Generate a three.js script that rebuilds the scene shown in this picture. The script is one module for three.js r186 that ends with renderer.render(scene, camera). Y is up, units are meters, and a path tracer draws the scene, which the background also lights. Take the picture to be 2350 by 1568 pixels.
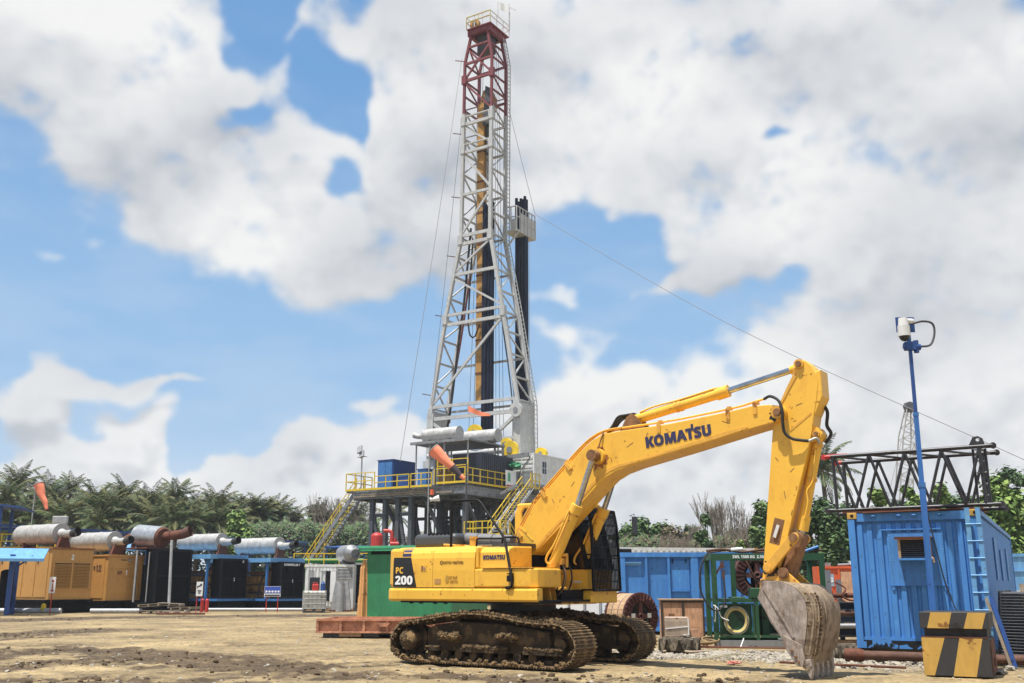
import * as THREE from 'three';
import { mergeGeometries } from 'three/addons/utils/BufferGeometryUtils.js';
import { RoundedBoxGeometry } from 'three/addons/geometries/RoundedBoxGeometry.js';
import { TextGeometry } from 'three/addons/geometries/TextGeometry.js';
import { FontLoader } from 'three/addons/loaders/FontLoader.js';
import { createNoise3D, createNoise2D } from 'simplex-noise';

// ---------------------------------------------------------------- camera, sky, sun, exposure
const scene = new THREE.Scene();
const FOC = 2300, PITCH = Math.atan(559 / FOC), EYE = 1.43;
const camera = new THREE.PerspectiveCamera(2 * Math.atan(784 / FOC) * 180 / Math.PI, 1024 / 683, 0.1, 4000);
camera.position.set(0, EYE, 0);
camera.rotation.set(PITCH, 0, 0);
const EXPOSURE = 1.5;
const renderer = new THREE.WebGLRenderer({ antialias: true });
renderer.setSize(1024, 683);
renderer.toneMapping = THREE.LinearToneMapping;
renderer.toneMappingExposure = EXPOSURE;
renderer.shadowMap.enabled = true;
const SUN = new THREE.Vector3(-0.216, 1, 0.19).normalize();
const sun = new THREE.DirectionalLight(new THREE.Color(1, 0.955, 0.88), 5);
sun.position.copy(SUN).multiplyScalar(160).add(new THREE.Vector3(0, 0, -50));
sun.target.position.set(0, 0, -50);
sun.castShadow = true;
Object.assign(sun.shadow.camera, { left: -90, right: 90, top: 90, bottom: -90, near: 1, far: 400 });
sun.shadow.mapSize.set(4096, 4096);
sun.shadow.radius = 1.2;
scene.add(sun, sun.target);

function rng(seed) { let s = seed | 0; return () => { s = (s + 0x6d2b79f5) | 0; let t = Math.imul(s ^ (s >>> 15), 1 | s); t = (t + Math.imul(t ^ (t >>> 7), 61 | t)) ^ t; return ((t ^ (t >>> 14)) >>> 0) / 4294967296; }; }
const n3 = createNoise3D(rng(11)), n3b = createNoise3D(rng(23)), n2 = createNoise2D(rng(5));
const clamp = (v, a = 0, b = 1) => Math.min(b, Math.max(a, v)), mix = (a, b, t) => a + (b - a) * t;
const sstep = (a, b, v) => { const t = clamp((v - a) / (b - a)); return t * t * (3 - 2 * t); };
const D2R = Math.PI / 180;

// cloud masses by azimuth and elevation in degrees: [azimuth, elevation, half width, half height, weight]; clear gaps have negative weight
const CLOUDS = [[-28.8,27.5,7.0,3.3,1.0],[-23.3,25.7,6.2,4.4,1.0],[-19.5,22.6,5.2,3.7,1.0],[-13.8,19.7,6.0,3.3,1.0],[-8.2,18.8,5.1,2.4,1.0],[-18.5,28.5,2.2,3.3,0.9],[-5.7,23.5,4.5,5.5,1.0],[-4.3,29.7,6.0,5.0,1.0],[3.4,27.2,9.0,6.1,1.0],[14.0,26.5,10.2,6.9,1.0],[24.8,24.6,7.8,7.4,1.0],[15.1,20.0,6.4,3.6,1.0],[21.8,17.5,7.4,3.9,1.0],[27.1,11.9,4.7,5.8,1.0],[20.4,11.8,5.4,4.0,1.0],[15.4,9.7,6.1,3.1,1.0],[8.6,9.7,4.7,1.7,0.9],[4.3,11.2,2.5,1.1,0.9],[3.1,8.5,5.0,2.0,0.9],[10.4,6.2,7.2,2.7,1.0],[19.7,6.0,7.3,3.5,1.0],[-13.2,30.5,1.2,1.3,0.5],[-14.9,27.8,1.8,0.9,0.5],[-8.9,30.8,1.9,1.6,0.6],[-12.6,24.1,1.5,1.1,0.7],[-15.0,22.0,2.5,1.4,0.8],[-13.1,29.1,1.2,1.1,-0.9],[-11.2,27.5,2.6,1.8,-1.15],[-16.1,29.9,1.0,2.6,-1.1],[-16.7,25.6,1.4,0.7,-1.1],[-11.3,22.6,1.5,0.9,-1.15],[-9.5,25.5,0.9,1.4,-1.0],[-14.9,31.2,1.3,0.9,-0.9],[16.4,24.2,1.1,0.5,-1.4],[7.9,18.3,3.3,1.5,-1.0],[4.3,18.9,3.4,2.0,-1.2],[15.1,16.4,2.4,0.8,-0.8],[6.3,14.9,4.6,1.5,-0.6],[3.4,16.8,1.6,1.0,1.0],[9.9,16.8,2.1,1.1,1.0],[4.4,14.0,2.7,1.3,1.0],[-20.6,16.3,0.6,0.3,0.4],[-26.6,17.3,1.0,0.4,0.4],[-26.4,9.7,2.4,1.2,1.0],[-23.4,10.4,2.6,0.7,0.9],[-19.6,10.6,2.6,0.3,0.9],[-25.9,8.4,2.2,1.1,0.6],[-20.3,8.4,2.4,0.9,0.9],[-24.8,6.1,3.1,1.1,0.9],[-21.0,6.3,2.3,1.1,0.9],[-19.2,5.4,1.3,0.9,0.8],[-14.3,6.8,2.3,1.2,1.0],[-11.3,8.1,1.4,0.7,0.7],[-10.0,6.2,3.6,1.4,0.9],[-6.6,7.9,2.2,1.1,0.8],[-7.3,10.1,1.4,0.8,0.7],[-17.8,7.2,1.0,1.4,-1.0],[-14.8,4.2,6.9,1.4,0.9],[7.9,2.2,9.6,1.4,0.9],[20.4,1.6,8.6,1.3,0.9],[-9.1,2.7,9.6,1.2,0.8],[6.7,4.1,6.1,1.2,1.0],[17.3,3.5,9.0,1.4,1.0],[25.1,6.4,4.1,3.3,1.0],[-8.7,4.6,5.3,1.2,0.8],[1.9,5.1,3.7,1.5,0.8],[-22.8,4.7,5.5,0.9,0.8],[-26.0,15.6,5.5,3.6,-0.5],[-16.8,13.2,9.4,2.4,-0.5],[-5.7,13.2,5.1,1.7,-0.5]];
function makeSky() {
  const W = 2048, H = 1024, data = new Float32Array(W * H * 4);
  const fb = (f, x, y, z, o) => { let s = 0, a = 0.5, k = 1; for (let i = 0; i < o; i++) { s += a * f(x * k, y * k, z * k); a *= 0.54; k *= 2.03; } return s; };
  function cover(az, el, x, y, z, oct) {
    const view = sstep(62, 30, Math.abs(az)) * sstep(64, 36, el), low = sstep(13, 4, el);
    const k = 1 / (0.25 + Math.max(0, y));
    let c = mix(0.12 + 0.9 * n3b(x * k * 0.5, 3, z * k * 0.5), -0.36, view);
    if (view > 0) { const wx = az + 1.5 * n3b(x * 11, y * 11, z * 11) + 0.25 * n3(x * 31, y * 31, z * 31 + 4), wy = el + 1.0 * n3b(x * 11 + 7, y * 11, z * 11) + 0.2 * n3(x * 31 + 9, y * 31, z * 31);
      let q2 = 0; for (const [a, e, ra, re, w] of CLOUDS) { const dx = (wx - a) / ra, dy = (wy - e) / re, q = dx * dx + dy * dy; if (q < 4) q2 += w * Math.exp(-q * Math.sqrt(q) * 0.8); }
      c += 0.95 * clamp(q2, -0.5, 0.95) * view; }
    const soft = fb(n3, x * 9, y * 12, z * 9, oct);
    let puff = 0; if (low > 0 || view < 1) { let a = 0.5, f = 8.5; for (let i = 0; i < oct - 1; i++) { puff += a * (Math.abs(n3(x * f + i, y * f * 1.25, z * f)) * 2.2 - 0.6); a *= 0.56; f *= 2.1; } }
    return c + mix(0.62 * soft + 0.26 * fb(n3b, x * 27, y * 34, z * 27, 3), 0.75 * puff + 0.2 * soft, low);
  }
  for (let j = 0; j < H; j++) for (let i = 0; i < W; i++) {
    const el = ((j + 0.5) / H - 0.5) * 180, az0 = ((i + 0.5) / W - 0.5) * 360;   // v = 0 is straight down
    const o = 4 * (j * W + i);
    const ce = Math.cos(el * D2R), se = Math.sin(el * D2R), ph = az0 * D2R;
    const x = Math.cos(ph) * ce, z = Math.sin(ph) * ce, y = se;
    let r, g, b;
    if (el < -1.5) { r = 0.33; g = 0.3; b = 0.24; } else {
      const az = Math.atan2(x, -z) / D2R, e = Math.max(0, el);
      const t = sstep(0, 12, e), t2 = sstep(8, 34, e);
      r = mix(mix(0.62, 0.33, t), 0.15, t2); g = mix(mix(0.76, 0.55, t), 0.35, t2); b = mix(mix(0.89, 0.83, t), 0.68, t2);
      const c = cover(az, el, x, y, z, 6), low = sstep(13, 4, el);
      const al = sstep(mix(-0.26, 0, low), mix(0.40, 0.16, low), c);
      const thin = 0.16 * sstep(-0.1, 0.7, fb(n3b, x * 5, y * 16, z * 5, 4) + 0.25) * sstep(40, 10, e); r = mix(r, 0.74, thin); g = mix(g, 0.78, thin); b = mix(b, 0.84, thin);
      if (al > 0) {
        const de = mix(1.8, 0.9, low), y2 = Math.sin((el + de) * D2R), q2 = Math.cos((el + de) * D2R) / Math.max(0.02, ce);
        const up = cover(az, el + de, x * q2, y2, z * q2, 5);
        let lit = mix(0.825, 0.85, low) - mix(0.22, 0.40, low) * clamp(up - c, -0.25, 0.5) + mix(0.22, 0.16, low) * n3b(x * 4.2, y * 7, z * 4.2 + 2) - 0.06 * sstep(0.6, 1.2, c) + 0.03 * fb(n3, x * 30, y * 40, z * 30, 3);
        lit = clamp(lit, 0.50, 0.95);
        const cr = lit * 0.985, cg = lit * (0.99 + 0.10 * (0.88 - lit)), cb = lit * (0.985 + 0.32 * (0.88 - lit));
        const haze = sstep(5, 0, e) * 0.25, a2 = al * 0.97;
        r = mix(r, mix(cr, 0.66, haze), a2); g = mix(g, mix(cg, 0.72, haze), a2); b = mix(b, mix(cb, 0.78, haze), a2);
      }
    }
    data[o] = r / EXPOSURE; data[o + 1] = g / EXPOSURE; data[o + 2] = b / EXPOSURE; data[o + 3] = 1;
  }
  const t = new THREE.DataTexture(data, W, H, THREE.RGBAFormat, THREE.FloatType);
  t.mapping = THREE.EquirectangularReflectionMapping; t.magFilter = t.minFilter = THREE.LinearFilter; t.wrapS = THREE.RepeatWrapping; t.needsUpdate = true;
  return t;
}
scene.background = makeSky();
scene.environment = scene.background;
scene.fog = new THREE.FogExp2(new THREE.Color(0.80, 0.86, 0.93), 0.00035);

// ---------------------------------------------------------------- placing: a point of the picture at a stated distance, or on the ground
const CP = Math.cos(PITCH), SP = Math.sin(PITCH), V = (x, y, z) => new THREE.Vector3(x, y, z);
function ray(px, py) { const u = (px - 1175) / FOC, v = -(py - 784) / FOC; return V(u, v * CP + SP, -(CP - v * SP)); }
const at = (px, py, d) => { const r = ray(px, py); return r.multiplyScalar(d / -r.z).add(V(0, EYE, 0)); };
const onGround = (px, py) => { const r = ray(px, py); return r.multiplyScalar(-EYE / r.y).add(V(0, EYE, 0)); };
const perPx = (d) => d * 1.02 / FOC;

// ---------------------------------------------------------------- shapes
function clean(g) {           // same attributes everywhere, uv in metres laid by the way each face points
  let q = g.index ? g.toNonIndexed() : g;
  const p = q.attributes.position, n = p.count, uv = new Float32Array(n * 2);
  if (!q.attributes.normal) q.computeVertexNormals();
  const a = V(), b = V(), c = V();
  for (let i = 0; i < n; i += 3) {
    a.fromBufferAttribute(p, i); b.fromBufferAttribute(p, i + 1); c.fromBufferAttribute(p, i + 2);
    const m = b.clone().sub(a).cross(c.clone().sub(a)), ax = Math.abs(m.x), ay = Math.abs(m.y), az = Math.abs(m.z);
    [a, b, c].forEach((w, k) => { const o = (i + k) * 2; if (ay >= ax && ay >= az) { uv[o] = w.x; uv[o + 1] = w.z; } else if (ax >= az) { uv[o] = w.z; uv[o + 1] = w.y; } else { uv[o] = w.x; uv[o + 1] = w.y; } });
  }
  const r = new THREE.BufferGeometry();
  r.setAttribute('position', p); r.setAttribute('normal', q.attributes.normal); r.setAttribute('uv', new THREE.BufferAttribute(uv, 2));
  if (q.attributes.color) r.setAttribute('color', q.attributes.color);
  return r;
}
const join = (list) => { const l = (Array.isArray(list) ? list.flat(3) : [list]).map(clean); return l.length === 1 ? l[0] : mergeGeometries(l); };
const bx = (w, h, d, x = 0, y = 0, z = 0, ry = 0, rx = 0, rz = 0) => { const g = new THREE.BoxGeometry(w, h, d); if (rx) g.rotateX(rx); if (rz) g.rotateZ(rz); if (ry) g.rotateY(ry); return g.translate(x, y, z); };
const bxx = (x0, x1, y0, y1, z0, z1) => bx(x1 - x0, y1 - y0, z1 - z0, (x0 + x1) / 2, (y0 + y1) / 2, (z0 + z1) / 2);
const rb = (x0, x1, y0, y1, z0, z1, r = 0.03, s = 2) => new RoundedBoxGeometry(x1 - x0, y1 - y0, z1 - z0, s, r).translate((x0 + x1) / 2, (y0 + y1) / 2, (z0 + z1) / 2);
const UPV = V(0, 1, 0);
function frameAlong(g, p0, p1) {   // a shape built along +y, centred, is laid from p0 to p1
  const d = p1.clone().sub(p0).normalize(); let s = V(0, 0, 1).cross(d); if (s.lengthSq() < 1e-4) s = V(1, 0, 0).cross(d); s.normalize();
  const t = d.clone().cross(s).normalize(); return g.applyMatrix4(new THREE.Matrix4().makeBasis(s.clone(), d, s.clone().cross(d).normalize()).setPosition(p0.clone().add(p1).multiplyScalar(0.5)));
}
const v3 = (p) => (p.isVector3 ? p : V(...p));
const beam = (a, b, w, h = w) => { const p = v3(a), q = v3(b); return frameAlong(new THREE.BoxGeometry(w, p.distanceTo(q), h), p, q); };
const rod = (a, b, r0, r1 = r0, seg = 10, open = false) => { const p = v3(a), q = v3(b); return frameAlong(new THREE.CylinderGeometry(r1, r0, p.distanceTo(q), seg, 1, open), p, q); };
const tube = (pts, r, n = 24, seg = 7, tension = 0.5) => new THREE.TubeGeometry(new THREE.CatmullRomCurve3(pts.map(v3), false, 'catmullrom', tension), n, r, seg);
function bentTube(pts, r, bend = 0.1, seg = 8) {   // straight runs with rounded corners
  const P = pts.map(v3), c = new THREE.CurvePath();
  let last = P[0];
  for (let i = 1; i < P.length - 1; i++) {
    const a = P[i].clone().sub(P[i - 1]), b = P[i + 1].clone().sub(P[i]), k = Math.min(bend, a.length() * 0.45, b.length() * 0.45);
    const s = P[i].clone().addScaledVector(a.normalize(), -k), e = P[i].clone().addScaledVector(b.normalize(), k);
    c.add(new THREE.LineCurve3(last, s)); c.add(new THREE.QuadraticBezierCurve3(s, P[i], e)); last = e;
  }
  c.add(new THREE.LineCurve3(last, P[P.length - 1]));
  return new THREE.TubeGeometry(c, Math.max(12, P.length * 10), r, seg);
}
function shape(pts) { const s = new THREE.Shape(); pts.forEach(([x, y], i) => (i ? s.lineTo(x, y) : s.moveTo(x, y))); return s; }
function prism(pts, z0, z1, bev = 0, holes = []) {   // outline in x, y, from z0 to z1
  const s = shape(pts); for (const h of holes) s.holes.push(shape(h));
  const g = new THREE.ExtrudeGeometry(s, { depth: z1 - z0 - 2 * bev, bevelEnabled: bev > 0, bevelThickness: bev, bevelSize: bev, bevelOffset: -bev, bevelSegments: 2, curveSegments: 12 });
  return g.translate(0, 0, z0 + bev);
}
const upPrism = (pts, y0, y1, bev = 0) => prism(pts.map(([x, z]) => [x, -z]), y0, y1, bev).rotateX(-Math.PI / 2);   // outline in x, z, from y0 to y1
const xPrism = (pts, x0, x1, bev = 0) => prism(pts.map(([z, y]) => [-z, y]), x0, x1, bev).rotateY(Math.PI / 2);    // outline in z, y, from x0 to x1
function ring(r0, r1, h, seg = 32) { return new THREE.LatheGeometry([[r0, -h / 2], [r1, -h / 2], [r1, h / 2], [r0, h / 2], [r0, -h / 2]].map(([x, y]) => new THREE.Vector2(x, y)), seg); }
function smooth(pts, per = 6, closed = false) { const c = new THREE.CatmullRomCurve3(pts.map(([x, y]) => V(x, y, 0)), closed, 'centripetal'); return c.getPoints(pts.length * per).map((p) => [p.x, p.y]); }
function lump(r, seed, amp = 0.3, det = 1, sq = 0.7) { const g = new THREE.IcosahedronGeometry(r, det), p = g.attributes.position, v = V(); for (let i = 0; i < p.count; i++) { v.fromBufferAttribute(p, i); const k = 1 + amp * n3(v.x / r * 1.3 + seed * 7.1, v.y / r * 1.3, v.z / r * 1.3); p.setXYZ(i, v.x * k, v.y * k * sq, v.z * k); } g.computeVertexNormals(); return g; }
const font = await new FontLoader().loadAsync('fonts/droid/droid_sans_bold.typeface.json');
const fontR = await new FontLoader().loadAsync('fonts/droid/droid_sans_regular.typeface.json');
function letters(text, w, h, depth = 0.004, bold = 0, f = font) {   // lettering fitted into w by h, standing in x, y, optionally thickened
  const g = new TextGeometry(text, { font: f, size: 1, depth: 0.1, curveSegments: 4, bevelEnabled: bold > 0, bevelThickness: 0.01, bevelSize: bold, bevelSegments: 1 }); g.computeBoundingBox(); const b = g.boundingBox;
  return g.translate(-(b.min.x + b.max.x) / 2, -(b.min.y + b.max.y) / 2, 0).scale(w / (b.max.x - b.min.x), h / (b.max.y - b.min.y), depth / 0.1);
}

// ---------------------------------------------------------------- textures and materials
function vnoise(x, y, per, seed) {
  const xi = Math.floor(x), yi = Math.floor(y), fx = x - xi, fy = y - yi, h = (i, j) => { let n = (((i % per) + per) % per) * 374761393 + (((j % per) + per) % per) * 668265263 + seed * 974634777; n = Math.imul(n ^ (n >>> 13), 1274126177); return ((n ^ (n >>> 16)) >>> 0) / 4294967296; };
  const u = fx * fx * (3 - 2 * fx), w = fy * fy * (3 - 2 * fy);
  return mix(mix(h(xi, yi), h(xi + 1, yi), u), mix(h(xi, yi + 1), h(xi + 1, yi + 1), u), w);
}
const tfbm = (u, v, per, oct, seed) => { let s = 0, a = 0.5, t = 0; for (let i = 0; i < oct; i++) { s += a * vnoise(u * per, v * per, per, seed + i); t += a; a *= 0.55; per *= 2; } return s / t; };
function tex(size, metres, fn, colour = true) {   // tiles every `metres`
  const d = new Uint8Array(size * size * 4);
  for (let j = 0; j < size; j++) for (let i = 0; i < size; i++) { const c = fn((i + 0.5) / size, (j + 0.5) / size), o = 4 * (j * size + i); for (let k = 0; k < 3; k++) d[o + k] = clamp(Array.isArray(c) ? c[k] : c) * 255; d[o + 3] = 255; }
  const t = new THREE.DataTexture(d, size, size); t.wrapS = t.wrapT = THREE.RepeatWrapping; t.magFilter = t.minFilter = THREE.LinearFilter; t.repeat.set(1 / metres, 1 / metres);
  if (colour) t.colorSpace = THREE.SRGBColorSpace; t.needsUpdate = true; return t;
}
const T = {
  paint: tex(512, 2.3, (u, v) => { const m = tfbm(u, v, 4, 5, 1), f = tfbm(u, v, 60, 2, 9), c = sstep(0.765, 0.82, tfbm(u, v, 24, 4, 31)), q = sstep(0.56, 0.8, tfbm(u, v * 0.5, 16, 4, 37)); return [0.965 + 0.06 * (m - 0.5) + 0.03 * (f - 0.5) - 0.26 * c - 0.04 * q, 0.965 + 0.08 * (m - 0.5) + 0.03 * (f - 0.5) - 0.33 * c - 0.06 * q, 0.96 + 0.1 * (m - 0.5) - 0.33 * c - 0.03 * q]; }),
  worn: tex(512, 1.9, (u, v) => { const m = tfbm(u, v, 5, 5, 3), s = tfbm(u, v * 0.25, 32, 3, 12), c = sstep(0.66, 0.75, tfbm(u, v, 12, 5, 40)), k = 0.92 + 0.16 * (m - 0.5) + 0.10 * (s - 0.5); return [k - 0.28 * c, k - 0.37 * c, k - 0.42 * c]; }),
  faded: tex(512, 2.7, (u, v) => { const m = tfbm(u, v, 5, 5, 83), s = tfbm(u, v * 0.125, 48, 3, 84), p = sstep(0.58, 0.75, tfbm(u, v, 9, 4, 86)), c = sstep(0.74, 0.80, tfbm(u, v, 30, 3, 87)), k = 0.89 + 0.15 * (m - 0.5) + 0.13 * (s - 0.5); return [k + 0.08 * p - 0.1 * c, k + 0.07 * p - 0.14 * c, k + 0.03 * p - 0.15 * c]; }),
  scrape: tex(512, 1.3, (u, v) => { const m = tfbm(u, v, 6, 5, 91), s = tfbm(u, v * 0.25, 64, 3, 92), w = sstep(0.52, 0.68, tfbm(u, v, 12, 5, 93)), d = sstep(0.55, 0.72, tfbm(u, v, 7, 5, 95)), k = 0.80 + 0.24 * (m - 0.5) + 0.26 * (s - 0.5) - 0.2 * d; return [k + 0.08 * w + 0.03 * d, k * 0.97 + 0.09 * w, k * 0.93 + 0.11 * w - 0.02 * d]; }),
  rust: tex(512, 1.1, (u, v) => { const m = tfbm(u, v, 6, 5, 5), f = tfbm(u, v, 40, 3, 15), k = 0.82 + 0.46 * (m - 0.5) + 0.3 * (f - 0.5); return [k + 0.06, k * 0.95, k * 0.88]; }),
  mud: tex(512, 0.8, (u, v) => { const m = tfbm(u, v, 5, 5, 7), f = tfbm(u, v, 36, 3, 19), d = sstep(0.45, 0.62, m), k = 0.60 + 0.34 * d + 0.36 * (f - 0.5); return [k, k * 0.96, k * 0.90]; }),
  wood: tex(512, 1.2, (u, v) => { const g = tfbm(u * 0.5, v, 8, 3, 8), l = tfbm(u, v * 0.125, 64, 3, 18), k = 0.90 + 0.26 * (g - 0.5) + 0.30 * (l - 0.5); return [k, k * 0.97, k * 0.93]; }),
  metal: tex(512, 1.6, (u, v) => { const m = tfbm(u, v, 8, 5, 6), f = tfbm(u * 0.3, v, 60, 2, 16), k = 0.86 + 0.22 * (m - 0.5) + 0.16 * (f - 0.5); return [k, k, k]; }),
  lumpB: tex(512, 0.8, (u, v) => 0.5 + 0.9 * (tfbm(u, v, 10, 5, 7) - 0.5), false),
  fineB: tex(256, 0.5, (u, v) => 0.5 + 0.8 * (tfbm(u, v, 12, 4, 77) - 0.5), false),
  dentB: tex(256, 2.1, (u, v) => tfbm(u, v, 4, 3, 55), false),
  groundC: tex(1024, 7.3, (u, v) => { const m = tfbm(u, v, 7, 6, 21), f = tfbm(u, v, 90, 3, 22), s = sstep(0.70, 0.78, tfbm(u, v, 120, 2, 24)), w = sstep(0.74, 0.80, tfbm(u, v, 70, 2, 27)), k = 0.80 + 0.34 * (m - 0.5) + 0.26 * (f - 0.5) - 0.22 * s; return [k + 0.12 * w, k * 0.985 + 0.14 * w, k * 0.95 + 0.18 * w]; }),
  groundB: tex(1024, 3.1, (u, v) => 0.5 + 0.7 * (tfbm(u, v, 14, 6, 33) - 0.5) + 0.25 * (tfbm(u, v, 110, 2, 35) - 0.5), false),
};
function mat(color, o = {}) {
  const { rough = 0.55, metal = 0, map = 'paint', bump, bs = 0.002, spec, ...more } = o;
  const m = spec === undefined ? new THREE.MeshStandardMaterial({ roughness: rough, metalness: metal, ...more }) : new THREE.MeshPhysicalMaterial({ roughness: rough, metalness: metal, specularIntensity: spec, ...more });
  Array.isArray(color) ? m.color.setRGB(...color) : m.color.set(color);
  if (map && T[map]) m.map = T[map];
  if (bump) { m.bumpMap = T[bump]; m.bumpScale = bs; }
  return m;
}
const M = {
  yellow: mat([0.86, 0.485, 0.055], { rough: 0.42, bump: 'dentB', bs: 0.004 }),
  yellowWorn: mat([0.80, 0.42, 0.06], { rough: 0.5, map: 'worn' }),
  pinRust: mat([0.27, 0.17, 0.085], { rough: 0.8, map: 'rust', bump: 'fineB', bs: 0.003 }),
  chrome: mat([0.62, 0.63, 0.65], { rough: 0.22, metal: 1, map: 'metal' }),
  black: mat([0.010, 0.010, 0.012], { rough: 0.55, spec: 0.4 }),
  blackPanel: mat([0.004, 0.0045, 0.006], { rough: 0.7, spec: 0.25, map: 'paint' }),
  rubber: mat([0.03, 0.029, 0.028], { rough: 0.85 }),
  tyre: mat([0.22, 0.195, 0.16], { rough: 0.95, map: 'mud', bump: 'lumpB', bs: 0.01 }),
  darkGrey: mat([0.055, 0.06, 0.068], { rough: 0.45 }),
  decalNavy: mat([0.028, 0.027, 0.085], { rough: 0.5, map: null }),
  decalBlack: mat([0.010, 0.010, 0.013], { rough: 0.5, map: null }),
  white: mat([0.84, 0.85, 0.84], { rough: 0.5, map: 'faded' }),
  whiteClean: mat([0.80, 0.80, 0.79], { rough: 0.5, map: null }),
  mud: mat([0.24, 0.165, 0.085], { rough: 1, map: 'mud', bump: 'lumpB', bs: 0.02 }),
  mudDark: mat([0.115, 0.078, 0.042], { rough: 0.95, map: 'mud', bump: 'lumpB', bs: 0.02 }),
  shoe: mat([0.30, 0.215, 0.12], { rough: 0.8, map: 'mud', bump: 'lumpB', bs: 0.008 }),
  bucket: mat([0.36, 0.285, 0.21], { rough: 0.8, map: 'scrape', bump: 'lumpB', bs: 0.008 }),
  bucketSide: mat([0.43, 0.375, 0.345], { rough: 0.6, map: 'scrape', bump: 'lumpB', bs: 0.004 }),
  glass: mat([0.012, 0.014, 0.018], { rough: 0.08, map: null }),
  blue: mat([0.075, 0.28, 0.70], { rough: 0.5, map: 'faded', bump: 'dentB', bs: 0.006 }),
  bluePaint: mat([0.05, 0.20, 0.52], { rough: 0.5, map: 'faded' }),
  blueDeep: mat([0.016, 0.065, 0.25], { rough: 0.5 }),
  blueSky: mat([0.15, 0.38, 0.70], { rough: 0.5, map: 'faded' }),
  yellowRail: mat([0.72, 0.50, 0.02], { rough: 0.5 }),
  gen: mat([0.52, 0.27, 0.07], { rough: 0.55 }),
  orange: mat([0.72, 0.12, 0.03], { rough: 0.6, map: 'worn' }),
  windsock: new THREE.MeshPhysicalMaterial({ color: new THREE.Color(0.92, 0.27, 0.15), roughness: 0.9, side: THREE.DoubleSide }),
  sockDark: mat([0.06, 0.045, 0.05], { rough: 0.9, map: null, side: THREE.DoubleSide }),
  silver: mat([0.56, 0.55, 0.53], { rough: 0.55, metal: 0.35, map: 'metal', bump: 'dentB', bs: 0.03 }),
  steel: mat([0.27, 0.28, 0.295], { rough: 0.6, metal: 0.2, map: 'worn' }),
  steelDark: mat([0.075, 0.08, 0.088], { rough: 0.6, map: 'worn' }),
  galv: mat([0.52, 0.53, 0.54], { rough: 0.5, metal: 0.2, map: 'metal' }),
  mast: mat([0.56, 0.57, 0.57], { rough: 0.5, map: 'faded' }),
  mastRed: mat([0.22, 0.045, 0.05], { rough: 0.55, map: 'worn' }),
  rust: mat([0.15, 0.065, 0.04], { rough: 0.85, map: 'rust' }),
  rustPipe: mat([0.12, 0.07, 0.05], { rough: 0.8, map: 'rust', bump: 'fineB', bs: 0.003 }),
  red: mat([0.50, 0.035, 0.03], { rough: 0.5 }),
  green: mat([0.03, 0.235, 0.10], { rough: 0.5, map: 'faded' }),
  greenLight: mat([0.07, 0.42, 0.22], { rough: 0.5 }),
  greenDark: mat([0.02, 0.09, 0.035], { rough: 0.55, map: 'worn' }),
  skid: mat([0.62, 0.37, 0.26], { rough: 0.75, map: 'rust' }),
  wood: mat([0.50, 0.34, 0.21], { rough: 0.8, map: 'wood' }),
  ply: mat([0.66, 0.40, 0.26], { rough: 0.75, map: 'wood' }),
  greyWood: mat([0.30, 0.26, 0.21], { rough: 0.9, map: 'wood' }),
  tarp: mat([0.72, 0.38, 0.14], { rough: 0.8, map: 'worn' }),
  drumRed: mat([0.11, 0.035, 0.03], { rough: 0.7, map: 'worn' }),
  pipeYellow: mat([0.52, 0.28, 0.07], { rough: 0.6, map: 'faded' }),
  ibc: mat([0.66, 0.66, 0.58], { rough: 0.4, map: 'worn' }),
  hazYellow: mat([0.60, 0.36, 0.075], { rough: 0.65, map: 'worn' }),
  hazBlack: mat([0.035, 0.034, 0.035], { rough: 0.65, map: 'worn' }),
  stone: mat([0.42, 0.38, 0.32], { rough: 0.9, map: 'metal' }),
};

// ---------------------------------------------------------------- things and parts
const ORD = 'first second third fourth fifth sixth seventh eighth ninth tenth eleventh twelfth thirteenth fourteenth fifteenth sixteenth seventeenth eighteenth nineteenth twentieth'.split(' ');
const taken = new Map();
function numbered(name) { const k = taken.get(name) ?? 0; taken.set(name, k + 1); return k ? name + '_' + String(k).padStart(3, '0') : name; }
function thing(name, label, category, pos = [0, 0, 0], turn = 0, group) {
  const o = new THREE.Group(); o.name = numbered(name); scene.add(o); o.position.copy(v3(pos)); o.rotation.y = turn * D2R; o.userData = { label, category }; if (group) o.userData.group = group; return o;
}
function part(parent, name, geo, m, label) { const o = new THREE.Mesh(join(geo), m); o.name = name; if (label) o.userData.label = label; parent.add(o); return o; }
function shared(parent, name, geo, m, pos, q) { const o = new THREE.Mesh(geo, m); o.name = name; if (pos) o.position.copy(v3(pos)); if (q) o.quaternion.copy(q); parent.add(o); return o; }
function solo(name, geo, m, label, category, group, pos, turn = 0) { const o = new THREE.Mesh(join(geo), m); o.name = numbered(name); o.userData = { label, category }; if (group) o.userData.group = group; if (pos) o.position.copy(v3(pos)); o.rotation.y = turn * D2R; scene.add(o); return o; }
function ground(name, geo, m, kind = 'structure') { const o = new THREE.Mesh(geo, m); o.name = numbered(name); o.userData.kind = kind; scene.add(o); return o; }
function copyOf(o, label, pos, turn, group) { const c = o.clone(); c.name = numbered(o.name.replace(/_\d+$/, '')); c.userData = { ...o.userData, label }; if (group) c.userData.group = group; c.position.copy(v3(pos)); if (turn !== undefined) c.rotation.y = turn * D2R; scene.add(c); return c; }
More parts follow.
